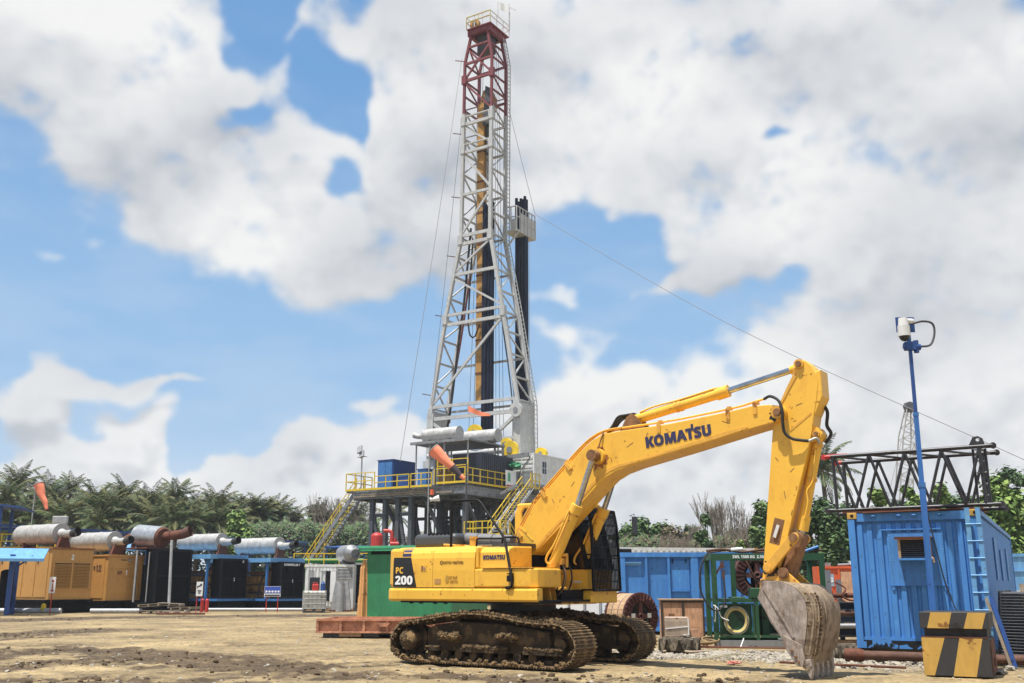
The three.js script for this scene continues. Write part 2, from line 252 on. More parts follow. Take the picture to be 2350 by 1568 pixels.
// ---------------------------------------------------------------- the ground: one sheet out to the horizon, dry soil with churned mud along the vehicle tracks
const GP = (l) => l.map(([x, y]) => { const p = onGround(x, y); return [p.x, p.z]; });
const MUD = [   // world polylines with half width in metres and strength
  [GP([[0, 1424], [220, 1417], [430, 1414], [900, 1411], [1300, 1409]]), 2.4, 1],
  [GP([[-40, 1462], [90, 1452], [190, 1446]]), 2.2, 0.9],
  [GP([[-60, 1500], [120, 1490], [290, 1493], [420, 1508], [560, 1520], [690, 1527]]), 1.35, 1.15],
  [GP([[380, 1520], [560, 1535], [700, 1543], [860, 1545], [1010, 1552], [1230, 1560]]), 0.8, 1],
  [GP([[-40, 1532], [150, 1520], [300, 1514]]), 1.2, 0.9],
  [GP([[-40, 1566], [250, 1562], [560, 1566]]), 0.7, 0.9],
  [GP([[1180, 1562], [1500, 1558], [1760, 1566]]), 0.45, 0.6],
];
const GRAVEL = [[GP([[1500, 1500], [1620, 1500], [1760, 1505], [1900, 1512], [2050, 1525]]), 1.5, 1], [GP([[0, 1402], [300, 1401], [700, 1400], [1000, 1399]]), 2.6, 0.5]];
function nearLine(list, x, z) { let best = 0; for (const [pts, w, k] of list) for (let i = 0; i < pts.length - 1; i++) { const [ax, az] = pts[i], [bx_, bz] = pts[i + 1], dx = bx_ - ax, dz = bz - az, t = clamp(((x - ax) * dx + (z - az) * dz) / (dx * dx + dz * dz)), d = Math.hypot(x - ax - t * dx, z - az - t * dz) / w; best = Math.max(best, k * sstep(1.25, 0.35, d)); } return best; }
const mudAt = (x, z) => { const w = nearLine(MUD, x + 0.5 * n2(x * 0.7, z * 0.7), z + 0.6 * n2(x * 0.7 + 9, z * 0.7)); return clamp(w * (0.95 + 0.6 * n2(x * 0.9, z * 1.3)) + 0.45 * sstep(0.1, 0.75, n2(x * 0.2 + 3, z * 0.34) + 0.35 * n2(x * 0.9, z * 1.4)) * (x < 1 ? 1 : 0.5)); };
const heightAt = (x, z) => { const d = Math.hypot(x, z); if (d > 75) return -0.03; const m = mudAt(x, z); return (-0.022 + 0.014 * n2(x * 0.35, z * 0.35) - 0.02 * m + m * 0.05 * n2(x * 2.1, z * 2.1) * (d < 45 ? 1 : 0) + 0.006 * n2(x * 3.3, z * 3.3)) * sstep(75, 55, d) - 0.03 * sstep(55, 75, d); };
{
  const rows = [0.5, 3, 6, 9, 11, 12.5]; for (let r = 13.3; r < 34; r += 0.09) rows.push(r); for (let r = 34; r < 70; r *= 1.008) rows.push(r); for (let r = 70; r < 3200; r *= 1.25) rows.push(r); rows.push(3400);
  const cols = []; for (let a = -180; a < -34; a += 8) cols.push(a); for (let a = -34; a <= 34; a += 0.17) cols.push(a); for (let a = 36; a <= 180; a += 8) cols.push(a);
  const nr = rows.length, nc = cols.length, pos = new Float32Array(nr * nc * 3), col = new Float32Array(nr * nc * 3), uv = new Float32Array(nr * nc * 2), idx = [];
  for (let i = 0; i < nr; i++) for (let j = 0; j < nc; j++) {
    const r = rows[i], a = cols[j] * D2R, x = r * Math.sin(a), z = -r * Math.cos(a), k = i * nc + j;
    pos[k * 3] = x; pos[k * 3 + 2] = z; pos[k * 3 + 1] = heightAt(x, z);
    const m = r < 90 ? mudAt(x, z) : 0, g = r < 90 ? nearLine(GRAVEL, x + 0.6 * n2(x * 0.5, z * 0.5 + 4), z + 0.6 * n2(x * 0.5, z * 0.5)) * (0.7 + 0.5 * n2(x * 2, z * 2)) : 0;
    const v = 1 + 0.16 * n2(x * 0.16 + 8, z * 0.22) + 0.10 * n2(x * 0.8, z * 1.1 + 5), s = sstep(0.15, 0.85, m * (1 + 0.35 * n2(x * 3, z * 3)));
    const c = [mix(0.40 * v, 0.125, s), mix(0.304 * v, 0.086, s), mix(0.166 * v, 0.048, s)], q = clamp(g) * 0.75;
    c[0] = mix(c[0], 0.25, q); c[1] = mix(c[1], 0.225, q); c[2] = mix(c[2], 0.18, q);
    col.set(c, k * 3); uv[k * 2] = x; uv[k * 2 + 1] = z;
    if (i < nr - 1 && j < nc - 1) idx.push(k, k + 1, k + nc, k + 1, k + nc + 1, k + nc);
  }
  const g = new THREE.BufferGeometry();
  g.setAttribute('position', new THREE.BufferAttribute(pos, 3)); g.setAttribute('color', new THREE.BufferAttribute(col, 3)); g.setAttribute('uv', new THREE.BufferAttribute(uv, 2));
  g.setIndex(idx); g.computeVertexNormals();
  const m = new THREE.MeshStandardMaterial({ vertexColors: true, map: T.groundC, bumpMap: T.groundB, bumpScale: 0.045, roughness: 0.97, side: THREE.DoubleSide });
  ground('ground', g, m);
}
{ // mud clods thrown up along the tracks, pebbles strewn over the yard, gravel heap by the reel frame
  const R = rng(71), bank = [];
  function scatter(name, label, n, m, sizes, pick, sq) {
    const base = [0, 1, 2].map((s) => clean(lump(1, s + 3, 0.35, 1, sq)));
    const list = base.map((g) => new THREE.InstancedMesh(g, m, Math.ceil(n / 3)));
    const mt = new THREE.Matrix4(), q = new THREE.Quaternion(), col = new THREE.Color();
    list.forEach((im, b) => { for (let i = 0; i < im.count; i++) { const [x, z] = pick(), s = sizes[0] * Math.pow(sizes[1] / sizes[0], Math.pow(R(), 3)); q.setFromEuler(new THREE.Euler(R() * 0.5, R() * 6.28, R() * 0.5)); mt.compose(V(x, heightAt(x, z) + s * 0.25, z), q, V(s, s * (0.7 + 0.4 * R()), s)); im.setMatrixAt(i, mt); const k = 0.75 + 0.5 * R(); im.setColorAt(i, col.setRGB(k, k * (0.97 + 0.03 * R()), k * (0.9 + 0.1 * R()))); }
      im.name = numbered(name); im.userData = { kind: 'stuff', label }; im.castShadow = im.receiveShadow = true; scene.add(im); });
  }
  const along = (list, jit) => () => { const L = list[Math.floor(R() * list.length)][0], i = Math.floor(R() * (L.length - 1)), t = R(); return [mix(L[i][0], L[i + 1][0], t) + (R() + R() - 1) * jit, mix(L[i][1], L[i + 1][1], t) + (R() + R() - 1) * jit]; };
  scatter('mud_clods', 'dark mud clods churned up along the wheel tracks', 1500, mat([0.12, 0.082, 0.045], { rough: 1, map: 'mud' }), [0.008, 0.06], along(MUD, 1.3), 0.6);
  scatter('pebbles', 'small pale stones strewn over the dry yard', 3600, M.stone, [0.008, 0.045], () => { const d = 14.2 + 44 * Math.pow(R(), 1.5), a = (R() - 0.5) * 1.06; return [d * Math.tan(a), -d]; }, 0.6);
  scatter('gravel', 'grey broken gravel between the tracks and the reel frame', 5200, M.stone, [0.014, 0.07], along([GRAVEL[0]], 1.7), 0.65);
  scatter('rubble', 'pale rubble along the front of the generator row', 900, M.stone, [0.03, 0.16], along([GRAVEL[1]], 2.2), 0.5);
}
// ---------------------------------------------------------------- the drilling rig (its own frame: x along the deck's long edge, z towards the viewer's left)
const RIG = [-3.564, 0, -77], RTURN = -32;
const rig = (name, label, category, group) => thing(name, label, category, RIG, RTURN, group);
const lerpT = (t, y) => { for (let i = 1; i < t.length; i++) if (y <= t[i][0]) return mix(t[i - 1][1], t[i][1], (y - t[i - 1][0]) / (t[i][0] - t[i - 1][0])); return t[t.length - 1][1]; };
const postG = new Map();
function railing(parent, pts, h, step, m, r = 0.035, toe = true) {   // run of rails and single posts between the points
  const P = pts.map(v3), key = h + '|' + r + m.uuid; if (!postG.has(key)) postG.set(key, clean(bx(r * 1.8, h, r * 1.8, 0, h / 2, 0)));
  for (let i = 0; i < P.length - 1; i++) {
    const a = P[i], b = P[i + 1], n = Math.max(1, Math.round(a.distanceTo(b) / step));
    for (const k of [1, 0.55]) part(parent, 'rail', beam(a.clone().add(V(0, h * k, 0)), b.clone().add(V(0, h * k, 0)), r * 1.9, r * 1.9), m);
    if (toe) part(parent, 'toe_board', beam(a.clone().add(V(0, 0.1, 0)), b.clone().add(V(0, 0.1, 0)), 0.16, 0.03), m);
    for (let k = 0; k <= n; k++) if (k < n || i === P.length - 2) shared(parent, 'post', postG.get(key), m, a.clone().lerp(b, k / n));
  }
}
function stair(name, label, a, b, side, n, dropTo) {   // flight from the top a to the foot b, width vector side
  const s = thing(name, label, 'stairs', RIG, RTURN), A = v3(a), B = v3(b), S = v3(side), mid = S.clone().multiplyScalar(0.5);
  for (const k of [0, 1]) {
    const o = S.clone().multiplyScalar(k);
    part(s, 'stringer', beam(A.clone().add(o), B.clone().add(o), 0.3, 0.08), M.steel);
    const hr = V(0, 1.0, 0);
    part(s, 'handrail', [beam(A.clone().add(o).add(hr), B.clone().add(o).add(hr), 0.055, 0.055), beam(A.clone().add(o).addScaledVector(hr, 0.55), B.clone().add(o).addScaledVector(hr, 0.55), 0.045, 0.045)], M.yellowRail);
    const m = Math.round(A.distanceTo(B) / 1.3); for (let i = 0; i <= m; i++) { const p = A.clone().lerp(B, i / m).add(o); shared(s, 'handrail_post', clean(bx(0.05, 1.05, 0.05, 0, 0.5, 0)), M.yellowRail, p); }
  }
  const along = B.clone().sub(A).setY(0).normalize(), g = clean(Math.abs(along.x) > Math.abs(along.z) ? bx(0.26, 0.05, S.length() - 0.1) : bx(S.length() - 0.1, 0.05, 0.26));
  for (let i = 1; i < n; i++) shared(s, 'tread', g, M.galv, A.clone().lerp(B, i / n).add(mid));
  return s;
}
{ // substructure
  const s = rig('rig_substructure', 'tall dark grey steel substructure carrying the rig floor', 'substructure');
  part(s, 'deck_plate', [bxx(-11.1, 0, 8.86, 9.0, -14, 0), bxx(-11.9, -11.1, 8.8, 8.92, -4, 0)], M.steelDark);
  for (const z of [0, -3.5, -7, -10.5, -13.9]) part(s, 'floor_beam', [bxx(-11.05, -0.05, 8.22, 8.3, z - 0.18, z + 0.14), bxx(-11.05, -0.05, 8.3, 8.86, z - 0.03, z + 0.05), bxx(-11.05, -0.05, 8.78, 8.858, z - 0.18, z + 0.14)], M.steel);
  for (const x of [0, -3.7, -7.4, -11]) part(s, 'floor_beam', [bxx(x - 0.14, x + 0.17, 8.16, 8.215, -13.9, 0.1), bxx(x - 0.04, x + 0.05, 8.2, 8.855, -13.9, 0.12)], M.steel);
  const xs = [-9.4, -8.05, -6.75, -5.45, -4.0, -2.4, -1.2, -0.25], zs = [-0.4, -6, -10.5, -13.6];
  const legG = clean(bx(0.36, 8.2, 0.36, 0, 4.1, 0));
  for (const z of zs) xs.forEach((x, i) => { if (z < -1 || i < 4 || i === 7) shared(s, 'leg', legG, M.steelDark, [x, 0, z]); });
  for (const z of zs) for (let i = 0; i < 7; i++) { if (z > -1 && i > 3) continue; if (i === 1 || i === 3) { if (z > -5) continue; } const x0 = xs[i], x1 = xs[i + 1]; part(s, 'brace', beam([x0, 7.6, z], [x1, i % 2 ? 0.6 : 1.8, z], 0.24, 0.2), M.steelDark); part(s, 'cross_tie', beam([x0, 6.9, z], [x1, 6.9, z], 0.26, 0.2), M.steelDark); part(s, 'cross_tie', beam([x0, 3.4, z], [x1, 3.4, z], 0.2, 0.2), M.steelDark); }
  for (const x of [-0.25, -4, -8.05]) for (let i = 0; i < 3; i++) part(s, 'brace', beam([x, i % 2 ? 0.8 : 7.9, zs[i]], [x, i % 2 ? 7.9 : 0.8, zs[i + 1]], 0.26, 0.22), M.steelDark);
  part(s, 'base_beam', [bxx(-11, 0, 0, 0.45, -0.7, -0.1), bxx(-11, 0, 0, 0.45, -13.9, -13.3), bxx(-11, 0, 0, 0.45, -8.3, -7.7)], M.steelDark);
  for (const [x, z, r] of [[-6.2, -5.5, 0.5], [-3.1, -6.2, 0.55], [-4.6, -9, 0.6]]) part(s, 'leg_jack', rod([x, 0.4, z], [x, 8.2, z], r * 0.5), M.steelDark);
  part(s, 'deck_bracket', [beam([0, 8.3, -4.4], [1.9, 9.1, -4.4], 0.24, 0.2), beam([0, 7.0, -7.6], [1.5, 9.3, -7.6], 0.24, 0.2), bxx(0.1, 1.55, 9.3, 9.52, -14, -7.6), bxx(0.2, 2.3, 8.9, 9.0, -7.4, -5.9)], M.steel);
  part(s, 'cable_tray', [bxx(-10.9, -1, 8.34, 8.46, 0.1, 0.3), bxx(-10.2, -3.5, 8.52, 8.6, 0.1, 0.24), bxx(-7, -2.4, 8.62, 8.68, 0.1, 0.2)], M.greyWood);
  railing(s, [[-11.9, 8.9, -3.2], [-11.9, 8.9, 0.1], [-8.9, 8.9, 0.1]], 1.45, 1.1, M.yellowRail);
  railing(s, [[-8.6, 8.85, 0.45], [-5.1, 8.85, 0.45]], 1.1, 1.05, M.yellowRail);
  railing(s, [[-4.9, 8.85, 0.45], [-2.9, 8.85, 0.45]], 1.1, 1.0, M.yellowRail);
  railing(s, [[-2.7, 9.0, 0.35], [0.2, 9.0, 0.35], [0.2, 9.0, -5.9]], 1.2, 1.0, M.yellowRail);
  railing(s, [[-3.1, 9.9, -0.6], [-0.2, 9.9, -0.6]], 1.1, 1.4, M.yellowRail, 0.035, false);
  railing(s, [[2.3, 8.95, -5.9], [2.3, 8.95, -7.3]], 1.2, 0.7, M.yellowRail);
}
stair('access_stair', 'long grey stair with yellow handrails running down from the rig floor towards the generators', [-11.2, 9.0, -1.5], [-18.9, 0.15, -1.5], [0, 0, 1.1], 30);
stair('access_stair', 'steep stair with yellow handrails below the white rig cabin', [1.3, 9.0, -6.2], [1.3, 5.0, -1.2], [1.0, 0, 0], 19);
stair('access_stair', 'lower flight of yellow railed stair below the landing behind the digger', [2.5, 4.95, -0.9], [2.5, 0.15, -6.1], [1.0, 0, 0], 19);
{
  const l = rig('stair_landing', 'small landing with yellow railings between the two stair flights', 'landing');
  part(l, 'platform', bxx(0.2, 3.6, 4.85, 4.95, -1.15, 0.5), M.galv);
  for (const [x, z] of [[0.3, 0.4], [3.5, 0.4], [0.3, -1.05], [3.5, -1.05]]) part(l, 'leg', bx(0.12, 4.85, 0.12, x, 2.42, z), M.steel);
  railing(l, [[0.25, 4.95, -1.1], [0.25, 4.95, 0.45], [3.5, 4.95, 0.45], [3.5, 4.95, -0.8]], 1.1, 0.8, M.yellowRail);
}
{ // mast
  const m = rig('drilling_mast', 'tall white lattice drilling mast with a red painted top', 'mast');
  const XR = [[9, -1.1], [17, -1.15], [25, -2.62], [32.8, -4.1], [51, -4.0], [54.2, -4.6]], XL = [[9, -10.45], [17.4, -10.45], [25.9, -8.9], [33, -7.35], [51, -7.15], [54.2, -6.35]];
  const ZF = -9.5, ZB = -12, R = (y, z = ZF) => V(lerpT(XR, y), y, z), L = (y, z = ZF) => V(lerpT(XL, y), y, z), RED = 45.6, col = (y) => (y >= RED ? M.mastRed : M.mast);
  for (const f of [L, R]) for (const z of [ZF, ZB]) { const ys = [12.4, 17.1, 25.4, 33, 39, RED, 51, 54.1]; for (let i = 0; i < 7; i++) part(m, 'leg', beam(f(ys[i], z), f(ys[i + 1], z), ys[i] >= RED ? 0.23 : z === ZF ? 0.31 : 0.27, ys[i] >= RED ? 0.23 : 0.29), col(ys[i])); }
  const girt = (y, w = 0.3, z = ZF) => part(m, 'girt', beam(L(y, z), R(y, z), w * 0.84, 0.2), col(y));
  for (const [y, w] of [[17.2, 0.34], [16.1, 0.4], [25.7, 0.3], [24.8, 0.36], [29.5, 0.34], [33.2, 0.36], [32.4, 0.36], [37.3, 0.3], [41.6, 0.32], [42.4, 0.12], [44.5, 0.34], [45.3, 0.12], [49.1, 0.32], [50.9, 0.26], [13.8, 0.3], [52.6, 0.2]]) girt(y, w);
  for (const y of [17.1, 21.3, 25.3, 29.4, 33, 37.3, 41.6, 44.5, 47, 50.9]) girt(y, 0.22, ZB);
  part(m, 'girt', rod(L(12.7, -9.2), R(12.7, -9.2), 0.26), M.mast);
  const diag = (a, b, w = 0.22) => part(m, 'brace', beam(a, b, w * 0.84, 0.15), col(Math.min(a.y, b.y) + 1.5));
  diag(L(17.3), R(24.9), 0.26); diag(L(29.2), R(25.9)); diag(L(29.7), R(32.4)); diag(L(33.3), R(37.2), 0.24); diag(L(41.4), R(37.5), 0.24); diag(L(44.3), R(42.0)); diag(L(48.9), R(45.5)); diag(L(49.2), R(52.4)); diag(R(49.2), L(52.4));
  part(m, 'knee_brace', beam(L(15.9), V(-7.7, 13.9, ZF), 0.28, 0.24), M.mast); part(m, 'knee_brace', beam(R(15.9), V(-3.9, 13.9, ZF), 0.28, 0.24), M.mast);
  diag(V(-8.2, 13.6, ZB), V(-4.2, 11, ZB + 1));
  for (const f of [L, R]) {
    const lev = [17.1, 19.2, 21.3, 23.4, 25.3, 27.3, 29.4, 31.2, 33, 35.1, 37.3, 39.4, 41.6, 43.1, 44.5, 46, 47.5, 49.1, 50.9, 52.6];
    for (let i = 0; i < lev.length; i++) { const y = lev[i]; part(m, 'side_girt', beam(f(y), f(y, ZB), 0.16, 0.15), col(y)); if (i < lev.length - 1) { const y2 = lev[i + 1], z0 = i % 2 ? ZF : ZB, z1 = i % 2 ? ZB : ZF; part(m, 'side_brace', beam(f(y, z0), f(y2, z1), 0.12, 0.12), col(y)); } }
  }
  const gus = clean(bx(0.5, 0.9, 0.4)); for (const f of [L, R]) for (const y of [16.6, 25.3, 32.8, 41.9, 44.8, 49.2]) shared(m, 'gusset', gus, col(y), f(y));
  for (const [f, s] of [[L, -1], [R, 1]]) {
    const x = f(15).x; part(m, 'base_plate', [bxx(x - 0.14, x + 0.14, 9.0, 16.9, -11.9, -9.75), bxx(x - 0.35, x + 0.35, 9.0, 16.6, -9.74, -9.3)], M.mast);
    part(m, 'mast_shoe', [bxx(x - 0.6, x + 0.6, 9.0, 12.3, -10.2, -9.2), bxx(x - 0.5, x + 0.5, 9.0, 11.8, -12.2, -11.4)], M.mast);
  }
  const sheave = (p, r, t = 0.2, mm = M.yellowRail) => { const o = part(m, 'sheave', rod([0, 0, -t], [0, 0, t], r, r, 28), mm); o.position.copy(v3(p)); part(o, 'hub', rod([0, 0, -t - 0.06], [0, 0, t + 0.06], r * 0.35, r * 0.35, 14), M.steel); return o; };
  sheave([-1.0, 16.1, -9.0], 0.62, 0.12, M.mast); sheave([-1.9, 13.2, -8.9], 0.5); sheave([-1.35, 12.6, -8.6], 0.78, 0.14); sheave([-5.2, 14.4, -8.9], 0.75, 0.16); sheave([0.3, 12.4, -11], 0.55);
  // crown
  part(m, 'crown_beam', [bxx(-6.6, -4.3, 53.85, 54.3, -9.65, -9.3), bxx(-6.6, -4.3, 53.85, 54.3, -12.2, -11.85), bxx(-6.75, -6.4, 53.7, 54.3, -12.2, -9.3), bxx(-4.5, -4.15, 53.7, 54.3, -12.2, -9.3)], M.mastRed);
  part(m, 'crown_platform', bxx(-6.75, -3.95, 54.3, 54.4, -12.5, -9.1), M.mastRed);
  part(m, 'crown_block', [bxx(-6.2, -4.8, 52.2, 53.9, -11.4, -10.2)], M.steelDark);
  sheave([-6.0, 54.9, -9.5], 0.55, 0.14, M.pipeYellow);
  railing(m, [[-6.75, 54.42, -12.5], [-6.75, 54.42, -9.1], [-3.95, 54.42, -9.1], [-3.95, 54.42, -12.5], [-6.75, 54.42, -12.5]], 1.2, 1.1, M.white, 0.035, false);
  railing(m, [[-6.75, 54.44, -9.05], [-3.95, 54.44, -9.05]], 1.21, 1.4, mat([0.62, 0.53, 0.2], { rough: 0.5 }), 0.03, false);
  part(m, 'crown_davit', [beam([-3.3, 54.4, -11.5], [-3.3, 57, -11.5], 0.1), beam([-3.3, 57, -11.5], [-2.4, 56.2, -11.2], 0.08)], M.mast);
  // light outriggers
  for (const [y, f] of [[51.2, L], [43.5, L], [37, L], [31.2, L], [25.6, L], [18.3, L]]) part(m, 'wire_outrigger', beam(f(y), f(y).add(V(-0.95, 0.2, 0.4)), 0.07), y > RED ? M.mastRed : M.rust);
}
{ // ladder against the mast's back right leg
  const l = rig('mast_ladder', 'narrow caged ladder running up the back leg of the mast', 'ladder');
  const X = [[9, -0.75], [17, -0.8], [25, -2.2], [32.8, -3.72], [51, -3.62], [54.2, -4.2]], p = (y, dz) => V(lerpT(X, y), y, -12 + dz);
  for (const dz of [-0.2, 0.25]) { const ys = [10, 17, 25, 32.8, 51, 54]; for (let i = 0; i < 5; i++) part(l, 'side_rail', beam(p(ys[i], dz), p(ys[i + 1], dz), 0.07), M.mast); }
  const g = clean(bx(0.05, 0.05, 0.45)); for (let y = 10.2; y < 54; y += 0.42) shared(l, 'rung', g, M.mast, p(y, 0.02));
}
{ // travelling gear and pipe inside the mast
  const c = rig('guide_column', 'ochre painted guide column hanging inside the mast', 'column');
  part(c, 'column', [bxx(-6.2, -5.5, 17.5, 46.8, -11.0, -10.4)], M.pipeYellow);
  for (let y = 20; y < 46; y += 3.1) part(c, 'joint_band', bxx(-6.24, -5.46, y, y + 0.16, -11.04, -10.36), M.rust);
  const b = rig('travelling_block', 'dark travelling block with yellow sides near the top of the guide column', 'block');
  part(b, 'block_body', [prism([[-6.15, 46.0], [-4.7, 46.0], [-4.7, 47.4], [-5.1, 48.3], [-5.8, 48.3], [-6.15, 47.4]], -11.5, -10.7, 0.06)], M.pipeYellow);
  part(b, 'sheave_guard', prism([[-5.6, 44.4], [-4.75, 44.4], [-4.7, 48.1], [-5.3, 48.5]], -10.65, -10.3, 0.05), M.steelDark);
  part(b, 'hook', [rod([-5.2, 41.5, -10.9], [-5.2, 46, -10.9], 0.3), rod([-5.2, 38, -10.9], [-5.2, 41.5, -10.9], 0.18)], M.steelDark);
  const navy = mat([0.012, 0.018, 0.042], { rough: 0.5, spec: 0.4 });
  let k = 0; for (const [x, z] of [[-5.3, -10.2], [-5.02, -10.1], [-4.75, -10.25], [-4.5, -10.35], [-5.15, -10.55], [-4.85, -10.6], [-4.6, -10.7]]) solo('drill_pipe_stand', rod([x, 9.02, z], [x + 0.05, 36.4 - 0.3 * (k % 3), z], 0.14, 0.14, 9), navy, `dark drill pipe stand racked beside the guide column, ${k < 4 ? 'front' : 'back'} row, ${ORD[k < 4 ? k : k - 4]} from the left`, 'drill pipe', 'drill pipe stands racked inside the mast', RIG, RTURN), k++;
  const far = v3(RIG); k = 0;
  for (const dx of [0, 0.32, 0.64, 0.95]) for (const dz of [0, -0.3]) { const p = [-4.15 + dx, 9.02, -14.2 + dz]; solo('drill_pipe_stand', rod(p, [p[0], 37.9 - 0.25 * (k % 3), p[2]], 0.15, 0.15, 9), navy, `dark drill pipe stand through the basket beside the mast, ${k % 2 ? 'back' : 'front'} row, ${ORD[k >> 1]} from the left`, 'drill pipe', 'drill pipe stands in the basket', RIG, RTURN); k++; }
  const mb = rig('monkey_board', 'white basket platform high on the right of the mast', 'platform');
  mb.position.y = 0.6; part(mb, 'floor', bxx(-4.3, -2.9, 33.2, 33.36, -15.7, -12.2), M.mast);
  part(mb, 'side_panel', [bxx(-2.96, -2.9, 33.36, 35.1, -15.6, -12.9)], M.mast); part(mb, 'side_panel', [bxx(-3.6, -2.96, 33.36, 34.4, -12.26, -12.2)], M.mast);
  for (const z of [-12.95, -13.6, -14.2, -14.9, -15.6]) part(mb, 'panel_rib', bxx(-2.9, -2.84, 33.25, 35.15, z - 0.05, z + 0.05), M.mast);
  part(mb, 'panel_rib', bxx(-2.9, -2.85, 34.2, 34.28, -15.5, -13), M.mast);
  railing(mb, [[-4.2, 33.36, -12.25], [-2.93, 33.36, -12.25], [-2.93, 33.36, -15.6]], 2.3, 0.6, M.mast, 0.045, false);
  part(mb, 'strut', [beam([-3.95, 31.6, -12.1], [-2.95, 33.2, -12.6], 0.14), beam([-3.9, 34.9, -12], [-2.95, 33.3, -12.4], 0.12)], M.mast);
}
{ // hanging cables and hoses inside the mast
  const P = (list) => list.map((p) => V(...p));
  const c = (pts, r, m, label, cat = 'cable', g) => solo(cat === 'hose' ? 'rotary_hose' : 'drill_line', tube(pts, r, 30, 5), m, label, cat, g, RIG, RTURN);
  c(P([[-6.6, 34, -10], [-7.2, 27, -9.9], [-7.6, 24, -9.8], [-8.5, 17, -9.8], [-9.3, 12.5, -9.6]]), 0.11, M.rubber, 'thick black mud hose hanging down the left inside of the mast', 'hose');
  c(P([[-6.5, 33, -10.2], [-6.9, 25, -10.2], [-6.3, 23.4, -10.2], [-5.7, 24.6, -10.2]]), 0.08, M.rubber, 'black service hose looping beside the guide column', 'hose');
  c(P([[-7.6, 31, -11.6], [-8.5, 25, -11.6], [-9.6, 19, -11.6], [-9.9, 16, -11.6]]), 0.1, M.mastRed, 'dark red standpipe following the back left leg of the mast', 'pipe');
  for (const [x0, x1, y1, g] of [[-5.9, -6.9, 12, 0], [-5.7, -6.4, 12, 1], [-4.4, -3.9, 14, 2], [-4.2, -3.5, 14, 3], [-4.0, -3.1, 14, 4]]) c(P([[x0, 52.5, -10.6], [mix(x0, x1, 0.5), 32, -10.5], [x1, y1, -10.3]]), 0.022, M.steelDark, `thin steel drill line down through the mast, ${ORD[g]} from the left`, 'cable', 'drill lines inside the mast');
  for (const [x, r, w] of [[-2.2, 0.07, 'left'], [-1.95, 0.06, 'middle'], [-1.7, 0.07, 'right']]) c(P([[x - 1.2, 25, -10.4], [x, 17, -10.3], [x + 0.1, 11, -10.2]]), r, M.steelDark, `${w} one of three dark hoses hanging by the right base of the mast`, 'hose', 'hoses by the mast base');
}
{ // guy wires
  const w = mat([0.16, 0.16, 0.17], { map: null, rough: 0.5 });
  const g = (a, b, label, sag) => { const m = a.clone().lerp(b, 0.5); m.y -= sag; solo('guy_wire', tube([a, m, b], 0.022, 30, 5), w, label, 'cable'); };
  g(at(1228, 492, 86), at(2460, 1105, 52), 'long guy wire sloping down to the right from the mast basket', 1.0);
  g(at(1168, 250, 86), at(1228, 492, 86), 'guy wire from the upper mast to the basket', 0.1);
  g(at(1060, 135, 84), at(918, 1060, 70), 'guy wire falling away on the left side of the mast', 0.6);
  g(at(1058, 290, 84), at(990, 930, 83), 'inner guy wire close to the left side of the mast', 0.3);
  g(at(1214, 545, 87), at(1215, 930, 87), 'thin vertical line hanging below the basket', 0);
}
{ // flag at the crown
  const f = thing('flag', 'small white flag on a short staff at the top of the mast', 'flag', at(1143, 40, 82), -12);
  part(f, 'staff', rod([0, 0, 0], [0, 1.6, 0], 0.03), M.mast);
  const g = new THREE.PlaneGeometry(1.1, 0.8, 12, 6), p = g.attributes.position; for (let i = 0; i < p.count; i++) { const x = p.getX(i) + 0.56; p.setXYZ(i, x, p.getY(i) + 1.15 - x * 0.35, 0.09 * Math.sin(x * 8)); } g.computeVertexNormals();
  part(f, 'cloth', g, mat([0.72, 0.74, 0.76], { map: 'paint', rough: 0.9, side: THREE.DoubleSide }));
}
function corrugated(w, h, n, depth, thick = 0.02, duty = 0.5) {   // a trapezoid sheet in x from 0 to w, y from 0 to h, ribs standing forward in z
  const pts = [], back = [], p = w / n, s = p * 0.12;
  for (let i = 0; i < n; i++) { const x = i * p, a = p * (1 - duty) / 2; pts.push([x, 0], [x + a - s, 0], [x + a, depth], [x + p - a, depth], [x + p - a + s, 0]); }
  pts.push([w, 0]); for (let i = pts.length - 1; i >= 0; i--) back.push([pts[i][0], pts[i][1] - thick]);
  return upPrism([...pts, ...back], 0, h);
}
